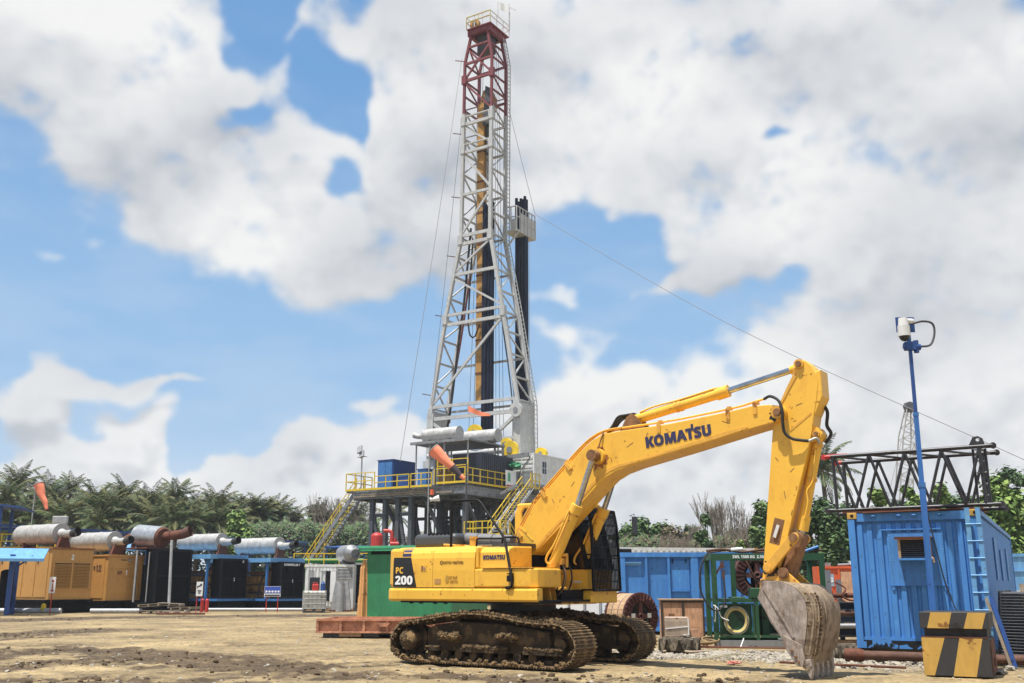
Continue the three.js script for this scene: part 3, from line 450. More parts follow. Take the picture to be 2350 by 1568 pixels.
{ // white cabin on the rig floor
  const d = rig('rig_cabin', 'white container cabin standing on the right of the rig floor', 'cabin');
  const x0 = -1.05, x1 = 1.4, y0 = 9.55, y1 = 12.08, z1 = -7.95, z0 = -14;
  part(d, 'shell', [bxx(x0, x1, y0, y1, z0, z1)], M.white);
  for (let i = 0; i < 6; i++) for (const k of [0, 1]) part(d, 'wall_rib', rb(x0 + 0.14 + k * 1.13, x0 + 1.18 + k * 1.13, y0 + 0.22 + i * 0.37, y0 + 0.42 + i * 0.37, z1, z1 + 0.05, 0.02, 1), M.white);
  part(d, 'corner_post', [bxx(x0 - 0.02, x0 + 0.1, y0, y1, z1, z1 + 0.04), bxx(x1 - 0.1, x1 + 0.03, y0, y1 + 0.02, z1 - 0.1, z1 + 0.05)], M.white);
  part(d, 'top_rail', bxx(x1 - 0.03, x1 + 0.03, y1 - 0.12, y1 + 0.02, z0, z1 - 0.1), M.white);
  const w = part(d, 'window', [bxx(x1, x1 + 0.012, y0 + 0.95, y0 + 1.95, z1 - 2.0, z1 - 1.35)], M.glass);
  part(w, 'window_bar', [bxx(x1 + 0.012, x1 + 0.03, y0 + 0.95, y0 + 1.95, z1 - 1.70, z1 - 1.66), bxx(x1 + 0.012, x1 + 0.03, y0 + 1.4, y0 + 1.45, z1 - 2, z1 - 1.35)], M.white);
  part(d, 'conduit', tube([[x1 - 0.3, y1 - 0.1, z1 + 0.08], [x1 - 0.5, y1 - 0.5, z1 + 0.08], [x1 - 1.2, y1 - 1.3, z1 + 0.08], [x1 - 1.5, y0 + 0.5, z1 + 0.08]], 0.025, 20, 5), M.rubber);
}
{ // machinery on the rig floor
  let t = rig('control_cabinet', 'tall blue cabinet at the left end of the rig floor', 'cabinet');
  part(t, 'body', bxx(-9.8, -8.2, 9.0, 11.45, -4.4, -1.4), M.blueDeep); part(t, 'door_panel', [bxx(-9.7, -9.02, 9.2, 11.3, -1.4, -1.36), bxx(-8.98, -8.3, 9.2, 11.3, -1.4, -1.36)], M.bluePaint); part(t, 'roof', bxx(-9.86, -8.14, 11.45, 11.52, -4.46, -1.34), M.blueDeep);
  t = rig('pump_cabinet', 'small bright blue cabinet behind the middle of the rig floor railing', 'cabinet');
  part(t, 'body', bxx(-5.0, -4.1, 9.0, 10.35, -1.3, -0.5), M.bluePaint); part(t, 'lid', bxx(-5.05, -4.05, 10.35, 10.42, -1.35, -0.45), M.blueDeep);
  t = rig('pump_cabinet', 'low blue box beside the tall cabinet on the rig floor', 'cabinet');
  part(t, 'body', bxx(-7.5, -6.5, 9.0, 10.0, -2.2, -1.2), M.blueDeep); part(t, 'lid', bxx(-7.54, -6.46, 10.0, 10.08, -2.24, -1.16), M.bluePaint);
  t = rig('engine_shelter', 'open engine shelter with a grey roof on the rig floor', 'shelter');
  part(t, 'roof', [bxx(-6.3, -0.6, 12.55, 12.68, -6.5, -1.3), bxx(-6.35, -0.55, 12.5, 12.72, -1.3, -1.2)], M.steel);
  for (const [x, z] of [[-6.0, -1.6], [-4.6, -1.6], [-3.2, -1.6], [-0.9, -1.6], [-6.0, -6], [-0.9, -6]]) part(t, 'post', rod([x, 9, z], [x, 12.55, z], 0.07), M.galv);
  part(t, 'back_ladder', [bxx(-5.4, -5.33, 9, 12.5, -5, -4.9), bxx(-4.9, -4.83, 9, 12.5, -5, -4.9), ...Array.from({ length: 9 }, (_, i) => bxx(-5.4, -4.83, 9.3 + i * 0.36, 9.36 + i * 0.36, -5, -4.92))], M.galv);
  t = rig('rig_engine', 'ochre diesel engine under the engine shelter roof', 'engine');
  part(t, 'engine_block', [bxx(-4.6, -1.6, 9.2, 10.3, -4.2, -2.8), bxx(-4.2, -1.9, 10.3, 10.8, -3.9, -3.1), rod([-4.8, 11.2, -3], [-1.6, 11.2, -3], 0.16), rod([-4.9, 11.1, -3], [-4.3, 11.1, -3], 0.36)], M.pipeYellow);
  for (let i = 0; i < 6; i++) part(t, 'cylinder_head', bxx(-4.4 + i * 0.45, -4.1 + i * 0.45, 10.3, 10.6, -2.85, -2.5), M.pipeYellow);
  t = rig('mud_logging_unit', 'dark navy corrugated unit behind the rig floor railing', 'unit');
  part(t, 'body', bxx(-1.9, 0.9, 9.1, 11.6, -7.2, -2.6), mat([0.014, 0.018, 0.035], { rough: 0.5 }));
  const cs = part(t, 'corrugated_wall', corrugated(4.6, 2.3, 16, 0.05), mat([0.014, 0.018, 0.035], { rough: 0.5 })); cs.rotation.y = Math.PI / 2; cs.position.set(0.92, 9.2, -2.6); t.position.add(V(-0.95, 0, 0));
  const muf = (name, label, a, b, r, tail) => { const o = thing(name, label, 'silencer', RIG, RTURN, 'silver silencers on the engine shelter'); const A = v3(a), B = v3(b), d = B.clone().sub(A).normalize();
    part(o, 'drum', rod(A, B, r, r, 28), M.silver); for (const p of [A, B]) part(o, 'end_ring', rod(p.clone().addScaledVector(d, -0.04), p.clone().addScaledVector(d, 0.04), r * 1.03, r * 1.03, 28), M.silver);
    part(o, 'cradle', [A.clone().lerp(B, 0.2), A.clone().lerp(B, 0.8)].map((p) => bx(0.2, 0.3, r * 1.4, p.x, p.y - r + 0.0, p.z)), M.steelDark); if (tail) part(o, 'tail_pipe', [rod(A, A.clone().addScaledVector(d, -0.7), r * 0.42, r * 0.36, 16), rod(A.clone().addScaledVector(d, -0.7), A.clone().addScaledVector(d, -1.15).add(V(0, 0.16, 0)), r * 0.36, r * 0.44, 16)], M.silver); return o; };
  muf('engine_silencer', 'long silver silencer drum lying on the engine shelter roof, tail pipe to the left', [-5.7, 13.35, -2.4], [-2.3, 13.35, -2.4], 0.56, true);
  muf('engine_silencer', 'shorter silver silencer drum behind the long one on the shelter roof', [-3.6, 13.3, -4.9], [-0.2, 13.3, -4.9], 0.56, false);
  t = rig('safety_banner', 'white printed banner with a green mark hung on the rig floor railing', 'banner');
  part(t, 'sheet', bxx(0.27, 0.3, 9.15, 10.5, -6.9, -5.3), M.whiteClean); part(t, 'printed_mark', bxx(0.302, 0.305, 9.6, 10.3, -6.0, -5.6), M.greenLight); part(t, 'printed_mark', bxx(0.302, 0.305, 9.2, 9.32, -6.8, -5.4), M.red);
  t = rig('winch_frame', 'grey winch frame with cables beside the white rig cabin', 'winch');
  part(t, 'frame', [bxx(-1.9, -1.75, 9, 13.4, -7, -6.85), bxx(-1.1, -0.95, 9, 13, -7, -6.85), bxx(-1.95, -0.9, 12.6, 12.8, -7.05, -6.8), bxx(-1.7, -1.15, 9.2, 10.4, -7.3, -6.6), beam([-3.4, 11.7, -7.4], [1.2, 11.9, -7.4], 0.35, 0.25)], M.steel);
  part(t, 'drum', rod([-1.7, 11, -7], [-1.1, 11, -7], 0.5, 0.5, 20), M.steelDark);
  t = rig('tarpaulin', 'green tarpaulin bundled on top of the rig floor railing', 'tarpaulin'); part(t, 'bundle', lump(0.6, 4, 0.4, 2, 0.45).translate(0.3, 11.0, -6.6), M.green);
  t = thing('flood_light', 'flood light on a short mast at the left corner of the rig floor', 'flood light', v3(RIG), RTURN);
  part(t, 'pole', rod([-11.4, 8.9, -1.2], [-11.4, 11.9, -1.2], 0.06), M.galv); part(t, 'cross_bar', bxx(-11.9, -10.9, 11.85, 11.92, -1.24, -1.16), M.galv); part(t, 'lamp_head', [bx(0.5, 0.62, 0.16, -11.6, 12.5, -1.1, 0, -0.4, 0.35), bx(0.44, 0.6, 0.16, -11.35, 12.1, -1.1, 0, -0.4, 0.35)], M.galv);
}
function windsock(label, base, mouthY, len, dir, m2, r0 = 0.42, droop = -0.75, flip) {
  const t = thing('windsock', label, 'windsock', [base.x, base.y, base.z]), n = 10, pts = [], d = v3(dir).normalize();
  part(t, 'pole', rod([0, 0, 0], [0, mouthY + 0.1, 0], 0.035), M.galv);
  const prof = []; for (let i = 0; i <= n; i++) prof.push(new THREE.Vector2(mix(r0, r0 * 0.3, i / n) * (1 + 0.05 * Math.sin(i * 2.1)), i / n * len));
  const split = Math.round(n * (m2 ? 0.62 : 1)), q = new THREE.Quaternion().setFromUnitVectors(UPV, d), o = V(0, mouthY, 0).addScaledVector(d, 0.05).add(V(d.x * 0.3, 0, 0));
  const mk = (a, b) => { const g = new THREE.LatheGeometry(prof.slice(a, b + 1), 20).applyQuaternion(q).translate(o.x, o.y, o.z); const p = g.attributes.position; for (let i = 0; i < p.count; i++) p.setX(i, p.getX(i) + 0.03 * Math.sin(p.getY(i) * 7)); g.computeVertexNormals(); return g; };
  part(t, 'sleeve', mk(0, split), M.windsock); if (m2) part(t, 'sleeve_tail', mk(split, n - 1), m2), part(t, 'sleeve_tip', mk(n - 1, n), M.windsock);
  part(t, 'mouth_ring', new THREE.TorusGeometry(r0, 0.025, 6, 24).rotateX(Math.PI / 2).applyQuaternion(q).translate(o.x, o.y, o.z), M.galv);
  return t;
}
// ---------------------------------------------------------------- the generator row and yard on the left
const GT = 57;   // the row's turn
function silencer(parent, x, y, z0, z1, r, m = M.silver) {
  const s = part(parent, 'silencer', [rod([x, y, z1], [x, y, z0], r, r, 32), new THREE.SphereGeometry(r, 28, 10, 0, 6.2832, 0, 1.5708).scale(1, 0.25, 1).rotateX(-Math.PI / 2).translate(x, y, z1)], m);
  for (const z of [z0, mix(z0, z1, 0.34), mix(z0, z1, 0.67)]) part(s, 'lagging_seam', new THREE.TorusGeometry(r * 1.005, 0.02, 6, 36).translate(x, y, z), m);
  part(s, 'lagging_tie', tube([0, 0.15, 0.3, 0.45, 0.6, 0.75, 0.9, 1].map((t) => [x + r * 0.93, y - 0.12 + 0.05 * Math.sin(t * 20), mix(z0, z1, t)]), 0.014, 40, 5), M.steelDark);
  part(s, 'end_cone', rod([x, y - 0.02, z0], [x, y - 0.04, z0 + 0.3], r * 0.55, r * 0.42, 24), m);
  part(s, 'tail_pipe', rod([x, y - 0.04, z0 + 0.28], [x, y - 0.02, z0 + 1.0], r * 0.38, r * 0.38, 22), m);
  part(s, 'sooty_outlet', [rod([x, y - 0.02, z0 + 1.0], [x, y + 0.06, z0 + 1.45], r * 0.385, r * 0.42, 22, true)], mat([0.03, 0.028, 0.028], { rough: 0.9, map: null, side: THREE.DoubleSide }));
  return s;
}
function boxGen(label, px, py, depth, W, H, L, num, louvre) {
  const p = at(px, py, depth), g = thing('generator', label, 'generator', [p.x, 0, p.z], GT), y0 = p.y, c = y0 + H;
  part(g, 'skid', [bxx(-0.1, W + 0.1, 0, y0 - 0.03, -L - 0.2, -0.35), bxx(-0.15, W + 0.15, y0 - 0.1, y0, -L - 0.25, 0.1)], M.blackPanel);
  part(g, 'enclosure', bxx(0, W, y0, c, -L, 0), M.gen);
  part(g, 'roof', [bxx(-0.06, W + 0.06, c, c + 0.09, -L - 0.06, 0.06)], louvre ? mat([0.30, 0.16, 0.06], { map: 'rust', rough: 0.8 }) : M.gen);
  // doors on the long side
  for (let i = 0; i < 5; i++) { const z = -0.25 - i * 1.12; const d = part(g, 'door', rb(-0.025, 0, y0 + 0.12, c - 0.12, z - 1.05, z, 0.01, 1), M.gen); part(d, 'door_handle', bxx(-0.06, -0.025, y0 + H * 0.72, y0 + H * 0.78, z - 0.95, z - 0.85), M.steelDark); }
  if (louvre) {
    part(g, 'louvre_frame', [bxx(0.15, W - 0.12, y0 + 0.5, y0 + 0.58, 0, 0.05), bxx(0.15, W - 0.12, c - 0.72, c - 0.64, 0, 0.05), bxx(W / 2 - 0.05, W / 2 + 0.05, y0 + 0.5, c - 0.64, 0, 0.06), bxx(0.1, 0.18, y0 + 0.5, c - 0.64, 0, 0.05), bxx(W - 0.17, W - 0.1, y0 + 0.5, c - 0.64, 0, 0.05)], M.gen);
    part(g, 'louvre_void', bxx(0.17, W - 0.16, y0 + 0.57, c - 0.72, 0, 0.008), M.black);
    const n = 16, sg = clean(bx(W / 2 - 0.2, 0.014, 0.085, 0, 0, 0, 0, 0.75)); for (let i = 0; i < n; i++) for (const k of [0, 1]) shared(g, 'louvre_slat', sg, M.gen, [0.13 + (W - 0.26) * (0.25 + 0.5 * k), y0 + 0.63 + i * (H - 1.36) / n, 0.035]);
    part(g, 'lettering', letters('2', 0.16, 0.3, 0.02, 0.04).translate(W / 2 - 0.02, c - 0.4, 0.002), M.white);
  } else {
    for (const [a, b] of [[0.14, 0.53], [0.55, 0.70], [0.72, 0.97]]) part(g, 'end_panel', rb(0.14, W - 0.14, y0 + H * a, y0 + H * b, 0, 0.02, 0.008, 1), M.gen);
    part(g, 'lettering', letters(num, 0.1, 0.28, 0.02, 0.04).translate(W * 0.5, y0 + H * 0.63, 0.022), M.white);
    part(g, 'logo', [bxx(W * 0.26, W * 0.39, y0 + H * 0.585, y0 + H * 0.67, 0.02, 0.03)], M.pinRust);
    part(g, 'logo', [bxx(W * 0.53, W * 0.62, y0 + H * 0.89, y0 + H * 0.95, 0.02, 0.03)], M.hazBlack); part(g, 'lettering', letters('TIMOR', 0.42, 0.07, 0.01, 0.02).translate(W * 0.42, y0 + H * 0.92, 0.022), M.hazBlack); part(g, 'lettering', letters('CAT', 0.17, 0.07, 0.012, 0.03).translate(W * 0.575, y0 + H * 0.92, 0.026), M.whiteClean);
    part(g, 'lettering', letters('G.III', 0.45, 0.34, 0.02).rotateY(-Math.PI / 2).translate(-0.03, y0 + H * 0.74, -0.75), M.pinRust);
    const sg = clean(bx(0.26, 0.03, 0.42)); for (let i = 0; i < 4; i++) { shared(g, 'step', sg, M.gen, [-0.16, y0 + 0.1 + i * 0.52, -1.9 + 0.12 * (i % 2)]); part(g, 'step_bracket', [bxx(-0.05, -0.025, y0 + 0.1 + i * 0.52, y0 + 0.32 + i * 0.52, -2.08, -2.05), bxx(-0.05, -0.025, y0 + 0.1 + i * 0.52, y0 + 0.32 + i * 0.52, -1.75, -1.72)], M.steelDark); }
    part(g, 'control_hatch', [rb(-0.06, -0.02, c - 0.75, c - 0.35, -2.0, -1.7, 0.01, 1)], M.gen);
  }
  part(g, 'silencer_bracket', [prism([[-0.42, 0], [0.42, 0], [0.2, 0.6], [-0.2, 0.6]], -0.1, 0.1).translate(W / 2, c + 0.09, -1.0), bxx(W / 2 - 0.5, W / 2 + 0.5, c + 0.08, c + 0.14, -1.4, -0.6)], M.rust); part(g, 'silencer_bracket', prism([[-0.42, 0], [0.42, 0], [0.3, 0.4], [-0.3, 0.4]], -0.1, 0.1).translate(W / 2, c + 0.09, -4.2), M.rust);
  silencer(g, W / 2, c + 0.88, -1.25, -5.0, 0.55);
  return g;
}
boxGen('orange generator container with louvred end and a white number 2', 109, 1377, 54, 2.44, 2.6, 6.2, '2', true);
boxGen('orange generator container with plain end panels and a white number 1', 240, 1379, 57, 2.4, 2.4, 6.0, '1', false);
function openGen(label, px, depth, W, H, canopy, text) {
  const p = at(px, 1375, depth), g = thing('open_generator', label, 'generator', [p.x, 0, p.z], GT, 'open generators under blue canopies'), y0 = Math.max(0.45, p.y), c = y0 + H;
  part(g, 'skid', [bxx(-0.2, W + 0.1, 0, y0 - 0.12, -6, 0.05)], M.blackPanel); part(g, 'skid_rail', bxx(-0.4, W + 0.3, y0 - 0.12, y0, -6.2, 0.3), M.bluePaint);
  const r = part(g, 'radiator', [bxx(0, W, y0, c, -0.75, 0)], M.blackPanel); part(r, 'radiator_frame', [bxx(0, 0.1, y0, c, 0, 0.05), bxx(W - 0.1, W, y0, c, 0, 0.05), bxx(0.1, W - 0.1, c - 0.12, c, 0, 0.05), bxx(0.1, W - 0.1, y0, y0 + 0.14, 0, 0.05), bxx(W / 2 - 0.02, W / 2 + 0.02, y0 + 0.14, c - 0.12, 0, 0.03), bxx(0.1, W - 0.1, y0 + H * 0.48, y0 + H * 0.5, 0, 0.03)], M.black);
  part(r, 'radiator_guard', Array.from({ length: 14 }, (_, i) => bxx(0.1 + i * (W - 0.2) / 14, 0.115 + i * (W - 0.2) / 14, y0 + 0.14, c - 0.12, 0, 0.01)), M.blackPanel);
  part(r, 'latch', [bxx(W / 2 + 0.0, W / 2 + 0.06, y0 + H * 0.44, y0 + H * 0.47, 0.03, 0.05), bxx(W / 2 + 0.0, W / 2 + 0.06, y0 + H * 0.49, y0 + H * 0.52, 0.03, 0.05)], M.whiteClean);
  part(r, 'lettering', letters(text, 0.1 * text.length + 0.02, 0.13, 0.01, 0.02).translate(W * (text.length > 3 ? 0.45 : 0.82), c - 0.16, 0.052), M.whiteClean);
  const e = part(g, 'engine', [bxx(0.4, W - 0.4, y0 + 0.25, y0 + 0.95, -4.2, -1.1), bxx(0.6, W - 0.6, y0 + 0.95, y0 + 1.35, -4.0, -1.3), bxx(0.3, W - 0.3, y0, y0 + 0.28, -5.4, -1.0), rod([W / 2, y0 + 0.75, -5.3], [W / 2, y0 + 0.75, -4.2], 0.5, 0.5, 20)], M.gen);
  for (let i = 0; i < 8; i++) { part(e, 'cylinder_head', rb(0.3, 0.62, y0 + 0.95, y0 + 1.3, -4.05 + i * 0.36, -3.8 + i * 0.36, 0.04, 1), M.gen); part(e, 'manifold_port', rod([0.3, y0 + 0.8, -3.92 + i * 0.36], [0.44, y0 + 0.8, -3.92 + i * 0.36], 0.08, 0.08, 10), M.gen); }
  for (let i = 0; i < 7; i++) part(e, 'hand_hole_cover', [rod([0.28, y0 + 0.58, -3.9 + i * 0.4], [0.4, y0 + 0.58, -3.9 + i * 0.4], 0.13, 0.13, 12), rod([0.24, y0 + 0.58, -3.9 + i * 0.4], [0.28, y0 + 0.58, -3.9 + i * 0.4], 0.05, 0.05, 8)], M.gen);
  part(e, 'oil_filter', rod([0.22, y0 + 0.12, -2.2], [0.22, y0 + 0.12, -1.2], 0.12, 0.12, 12), M.pinRust); part(e, 'fuel_rail', [rod([0.3, y0 + 0.84, -4.1], [0.3, y0 + 0.84, -1.2], 0.035, 0.035, 8), rod([0.26, y0 + 0.36, -4.1], [0.26, y0 + 0.36, -1.2], 0.045, 0.045, 8)], M.steelDark); part(e, 'turbocharger', [rod([0.35, y0 + 1.55, -1.35], [0.35, y0 + 1.55, -0.95], 0.2, 0.16, 16), rod([0.5, y0 + 1.5, -1.2], [0.5, y0 + 1.95, -1.2], 0.11, 0.11, 12)], M.pinRust);
  part(e, 'exhaust_manifold', [rod([0.3, y0 + 1.5, -4.2], [0.3, y0 + 1.5, -1.2], 0.09, 0.09, 10), rod([0.2, y0 + 0.5, -1.7], [0.35, y0 + 0.2, -1.2], 0.12), rod([0.35, y0 + 0.6, -1.4], [0.2, y0 + 0.9, -1.1], 0.1), rod([0.25, y0 + 0.3, -3.2], [0.25, y0 + 0.6, -2.6], 0.09)], M.pinRust);
  part(g, 'hose', tube([[0.1, c - 0.3, -0.8], [-0.05, y0 + 1.4, -1.3], [-0.05, y0 + 0.8, -1.6], [0.1, y0 + 0.2, -1.9]], 0.06, 24, 7), M.rubber);
  if (canopy) {
    part(g, 'canopy', [bxx(-0.5, W + 0.3, c + 0.14, c + 0.2, -5.6, -0.35), bxx(-0.58, W + 0.32, c - 0.02, c + 0.24, -0.35, -0.28), bxx(-0.58, -0.5, c - 0.02, c + 0.24, -5.6, -0.35)], M.blueSky);
    for (const [x, z] of [[-0.4, -0.7], [-0.4, -3.0], [-0.4, -5.4], [W + 0.15, -5.4], [W + 0.15, -0.95]]) part(g, 'canopy_post', bx(0.12, H + 0.1, 0.12, x, y0 + (H + 0.1) / 2, z), M.bluePaint);
    for (const z of [-0.7, -3.0]) part(g, 'canopy_bracket', beam([-0.4, c - 0.3, z], [-0.05, c + 0.1, z], 0.05), M.bluePaint);
  }
  part(g, 'silencer_bracket', prism([[-0.4, 0], [0.4, 0], [0.2, 0.75], [-0.2, 0.75]], -0.09, 0.09).translate(W / 2, c + 0.2, -1.15), M.rust); part(g, 'silencer_bracket', prism([[-0.35, 0], [0.35, 0], [0.3, 0.4], [-0.3, 0.4]], -0.09, 0.09).translate(W / 2, c + 0.2, -4.2), M.rust);
  silencer(g, W / 2, c + 1.02, -1.2, -4.7, 0.5);
  return g;
}
openGen('open generator with a black radiator marked 2 under the first blue canopy', 502, 60, 2.0, 2.3, true, '2');
openGen('open generator with a black radiator bearing a white maker name, nearest the white cabin', 640, 61.5, 1.95, 2.15, true, 'CATERPILLAR 1');
{ // tall black radiator unit with the rusty silencer
  const p = at(350, 1376, 58), g = thing('open_generator', 'tall black radiator unit with a white and rusty drum silencer on top', 'generator', [p.x, 0, p.z], GT), y0 = 0.5, W = 2.5, c = y0 + 2.95;
  part(g, 'skid', [bxx(-0.5, W + 0.2, 0, y0, -6, 0.1)], M.blackPanel); part(g, 'radiator', bxx(0, W, y0, c, -0.9, 0), M.blackPanel);
  part(g, 'radiator_frame', [bxx(0, 0.12, y0, c, 0, 0.06), bxx(W - 0.12, W, y0, c, 0, 0.06), bxx(0.12, W - 0.12, c - 0.14, c, 0, 0.06), bxx(0.12, W - 0.12, y0 + 1.4, y0 + 1.46, 0, 0.03)], M.black);
  part(g, 'radiator_guard', Array.from({ length: 18 }, (_, i) => bxx(0.12 + i * 0.126, 0.14 + i * 0.126, y0, c - 0.14, 0, 0.01)), M.blackPanel);
  part(g, 'engine_housing', [bxx(0.2, W - 0.2, y0, c - 0.9, -5.4, -0.9), bxx(0, 0.1, y0, c - 0.3, -1.6, -1.5), bxx(-0.6, -0.5, y0, c, -1.0, -0.9)], M.blackPanel);
  part(g, 'side_pipe', [rod([-0.15, y0, -0.4], [-0.15, c - 0.2, -0.4], 0.035), rod([-0.6, y0, -0.9], [-0.6, c - 0.1, -0.9], 0.06)], M.galv);
  const s = part(g, 'silencer', rod([0.7, c + 0.78, -2.6], [0.9, c + 0.62, -0.75], 0.66, 0.66, 32), mat([0.62, 0.62, 0.62], { rough: 0.35, metal: 0.6, map: 'metal', bump: 'dentB', bs: 0.05 }), 'bright metal drum with rusty open end');
  part(s, 'rusty_end', [rod([0.9, c + 0.62, -0.75], [0.915, c + 0.608, -0.62], 0.64, 0.56, 32), rod([0.94, c + 0.7, -0.7], [1.25, c + 0.82, 0.55], 0.27, 0.27, 24), rod([1.06, c + 0.75, -0.2], [1.08, c + 0.76, -0.12], 0.31, 0.31, 24)], M.rust); part(s, 'outlet', rod([1.25, c + 0.82, 0.55], [1.45, c + 1.0, 1.0], 0.27, 0.3, 24, true), mat([0.09, 0.04, 0.03], { rough: 0.9, map: null, side: THREE.DoubleSide }));
  part(s, 'inlet_elbow', tube([[0.7, c + 0.75, -2.6], [0.6, c + 0.7, -3.2], [0.4, c + 0.35, -3.6], [0.35, c - 0.3, -3.7]], 0.26, 20, 14), M.rust);
  part(g, 'silencer_stand', [bxx(-0.3, 1.9, c + 0.0, c + 0.07, -3.3, -0.5), bxx(0.2, 0.35, c, c + 0.3, -2.6, -2.4), bxx(1.1, 1.25, c, c + 0.2, -1.2, -1.0), rod([-0.25, y0, -3.2], [-0.25, c, -3.2], 0.05)], M.rust);
  const ap = at(300, 1300, 66), ah = at(300, 1256, 66).y, cn = thing('awning', 'small blue sheet awning behind the generator with plain end panels', 'awning', [ap.x, 0, ap.z], 8);
  part(cn, 'roof_sheet', bx(2.6, 0.06, 2.6, 0, ah, 0, 0, 0.2, 0), M.blueSky); for (const [x, z] of [[-1.1, 1.1], [1.1, 1.1], [-1.1, -1.1], [1.1, -1.1]]) part(cn, 'post', rod([x, 0, z], [x, ah - 0.2 * z, z], 0.06), M.bluePaint);
  solo('scaffold_pole', rod(at(387, 1396, 54.5), at(394, 1240, 54.8), 0.085, 0.075, 12), M.galv, 'pale galvanised pole standing in front of the tall black radiator', 'pole');
}
{ // canopy at the left edge, its post, railing
  const p = at(18, 1395, 51), c = thing('work_shelter', 'pale blue sloping shelter roof on dark blue posts at the left edge', 'shelter', [p.x, 0, p.z], 20);
  part(c, 'roof_sheet', [bx(4.6, 0.05, 2.6, -0.85, 2.95, -0.2, 0, 0.22, 0), bx(4.65, 0.14, 0.05, -0.85, 2.62, 1.08)], M.blueSky);
  for (const [x, z] of [[0.0, 0.4], [-2.0, 0.4], [0.0, -1.8], [-2.0, -1.2]]) part(c, 'post', bx(0.22, 2.9, 0.28, x, 1.45, z), M.blueDeep); part(c, 'post_brace', beam([0.1, 2.2, 0.4], [0.9, 2.85, 0.4], 0.08), M.blueDeep);
  const d = solo('oil_drum', [rod([0, 0, 0], [0, 1.7, 0], 0.32, 0.32, 20), new THREE.SphereGeometry(0.32, 16, 8).scale(1, 0.5, 1).translate(0, 1.7, 0)], M.blackPanel, 'dark gas cylinder standing behind the shelter post', 'cylinder', null, at(8, 1395, 51.5));
  const t = at(0, 1262, 60), r = thing('walkway_railing', 'yellow railing of a walkway behind the first generator', 'railing', [t.x, 0, t.z], 10); part(r, 'walkway', bxx(-2, 4, t.y - 0.1, t.y, -1, 0), M.steel); part(r, 'support', [bxx(-0.1, 0.1, 0, t.y - 0.1, -0.5, -0.3), bxx(2.4, 2.6, 0, t.y - 0.1, -0.5, -0.3)], M.steel); railing(r, [[-2, t.y, 0], [4, t.y, 0]], 0.9, 1.0, M.yellowRail);
  const b = at(-5, 1158, 58), e = thing('pump_shelter', 'dark blue roof edge high at the left border', 'shelter', [b.x, 0, b.z], 15); part(e, 'roof_sheet', bx(3.2, 0.1, 4, -0.3, b.y, -1.6, 0, 0, -0.1), M.blueDeep); for (const [x, z] of [[-0.6, 0], [0.2, 0], [-0.6, -3], [0.2, -3]]) part(e, 'post', bx(0.18, b.y, 0.18, x, b.y / 2, z), M.blueDeep);
}
{ // long shed roof behind the row
  const a = at(-30, 1203, 66), b = at(705, 1247, 94), len = Math.hypot(b.x - a.x, b.z - a.z), turn = Math.atan2(-(b.z - a.z), b.x - a.x) / D2R, s = thing('long_shed', 'long open shed with a blue metal roof behind the generators', 'shed', [a.x, 0, a.z], turn), h = a.y;
  const n = Math.round(len / 2.2); for (let i = 0; i < n; i++) part(s, 'roof_sheet', [bx(len / n - 0.02, 0.08, 5.4, (i + 0.5) * len / n, h + 0.05 + 0.01 * (i % 2), -2.6, 0, 0.03), bx(len / n - 0.02, 0.16, 0.08, (i + 0.5) * len / n, h - 0.04, 0.08)], i % 4 === 1 ? M.bluePaint : M.blueDeep);
  for (let i = 0; i <= 9; i++) for (const z of [-0.3, -4.8]) part(s, 'post', bx(0.16, h - 0.1, 0.16, i * len / 9, (h - 0.1) / 2, z), M.blueDeep);
  part(s, 'eaves_beam', [bxx(0, len, h - 0.35, h - 0.14, -0.35, -0.2), bxx(0, len, 2.2, 2.35, -4.9, -4.75)], M.blueDeep);
  for (let i = 0; i < 9; i++) part(s, 'store_shelf', [bxx(i * len / 9 + 0.4, (i + 1) * len / 9 - 0.5, 0, 1.6 + 0.5 * (i % 3), -4.4, -2.6)], i % 3 === 0 ? M.steelDark : i % 3 === 1 ? M.greenDark : M.blackPanel);
}
// windsocks
windsock('orange windsock on a thin pole beside the palms', at(50, 1398, 63.5).setY(0), at(60, 1110, 63.5).y, 1.75, [0.7, -1.4, 0.1], null, 0.31);
windsock('orange windsock with a dark tail in front of the rig floor', V(at(985, 1030, 60).x, 0, -60), at(967, 1030, 60).y, 2.6, [1, -0.95, 0.1], M.sockDark, 0.4);
{ const p = at(1074, 938, 76); const t = thing('windsock', 'limp orange streamer blowing between the mast legs', 'windsock', [p.x, p.y, p.z]); const g = new THREE.PlaneGeometry(1.7, 0.5, 14, 4), q = g.attributes.position; for (let i = 0; i < q.count; i++) { const x = q.getX(i) + 0.85, k = 1 - 0.6 * x / 1.7; q.setXYZ(i, x, q.getY(i) * k - 0.5 * x + 0.12 * x * x, 0.12 * Math.sin(x * 5)); } g.computeVertexNormals(); part(t, 'cloth', g, M.windsock); part(t, 'staff', rod([0, -0.5, 0], [0, 0.5, 0], 0.03), M.galv); }
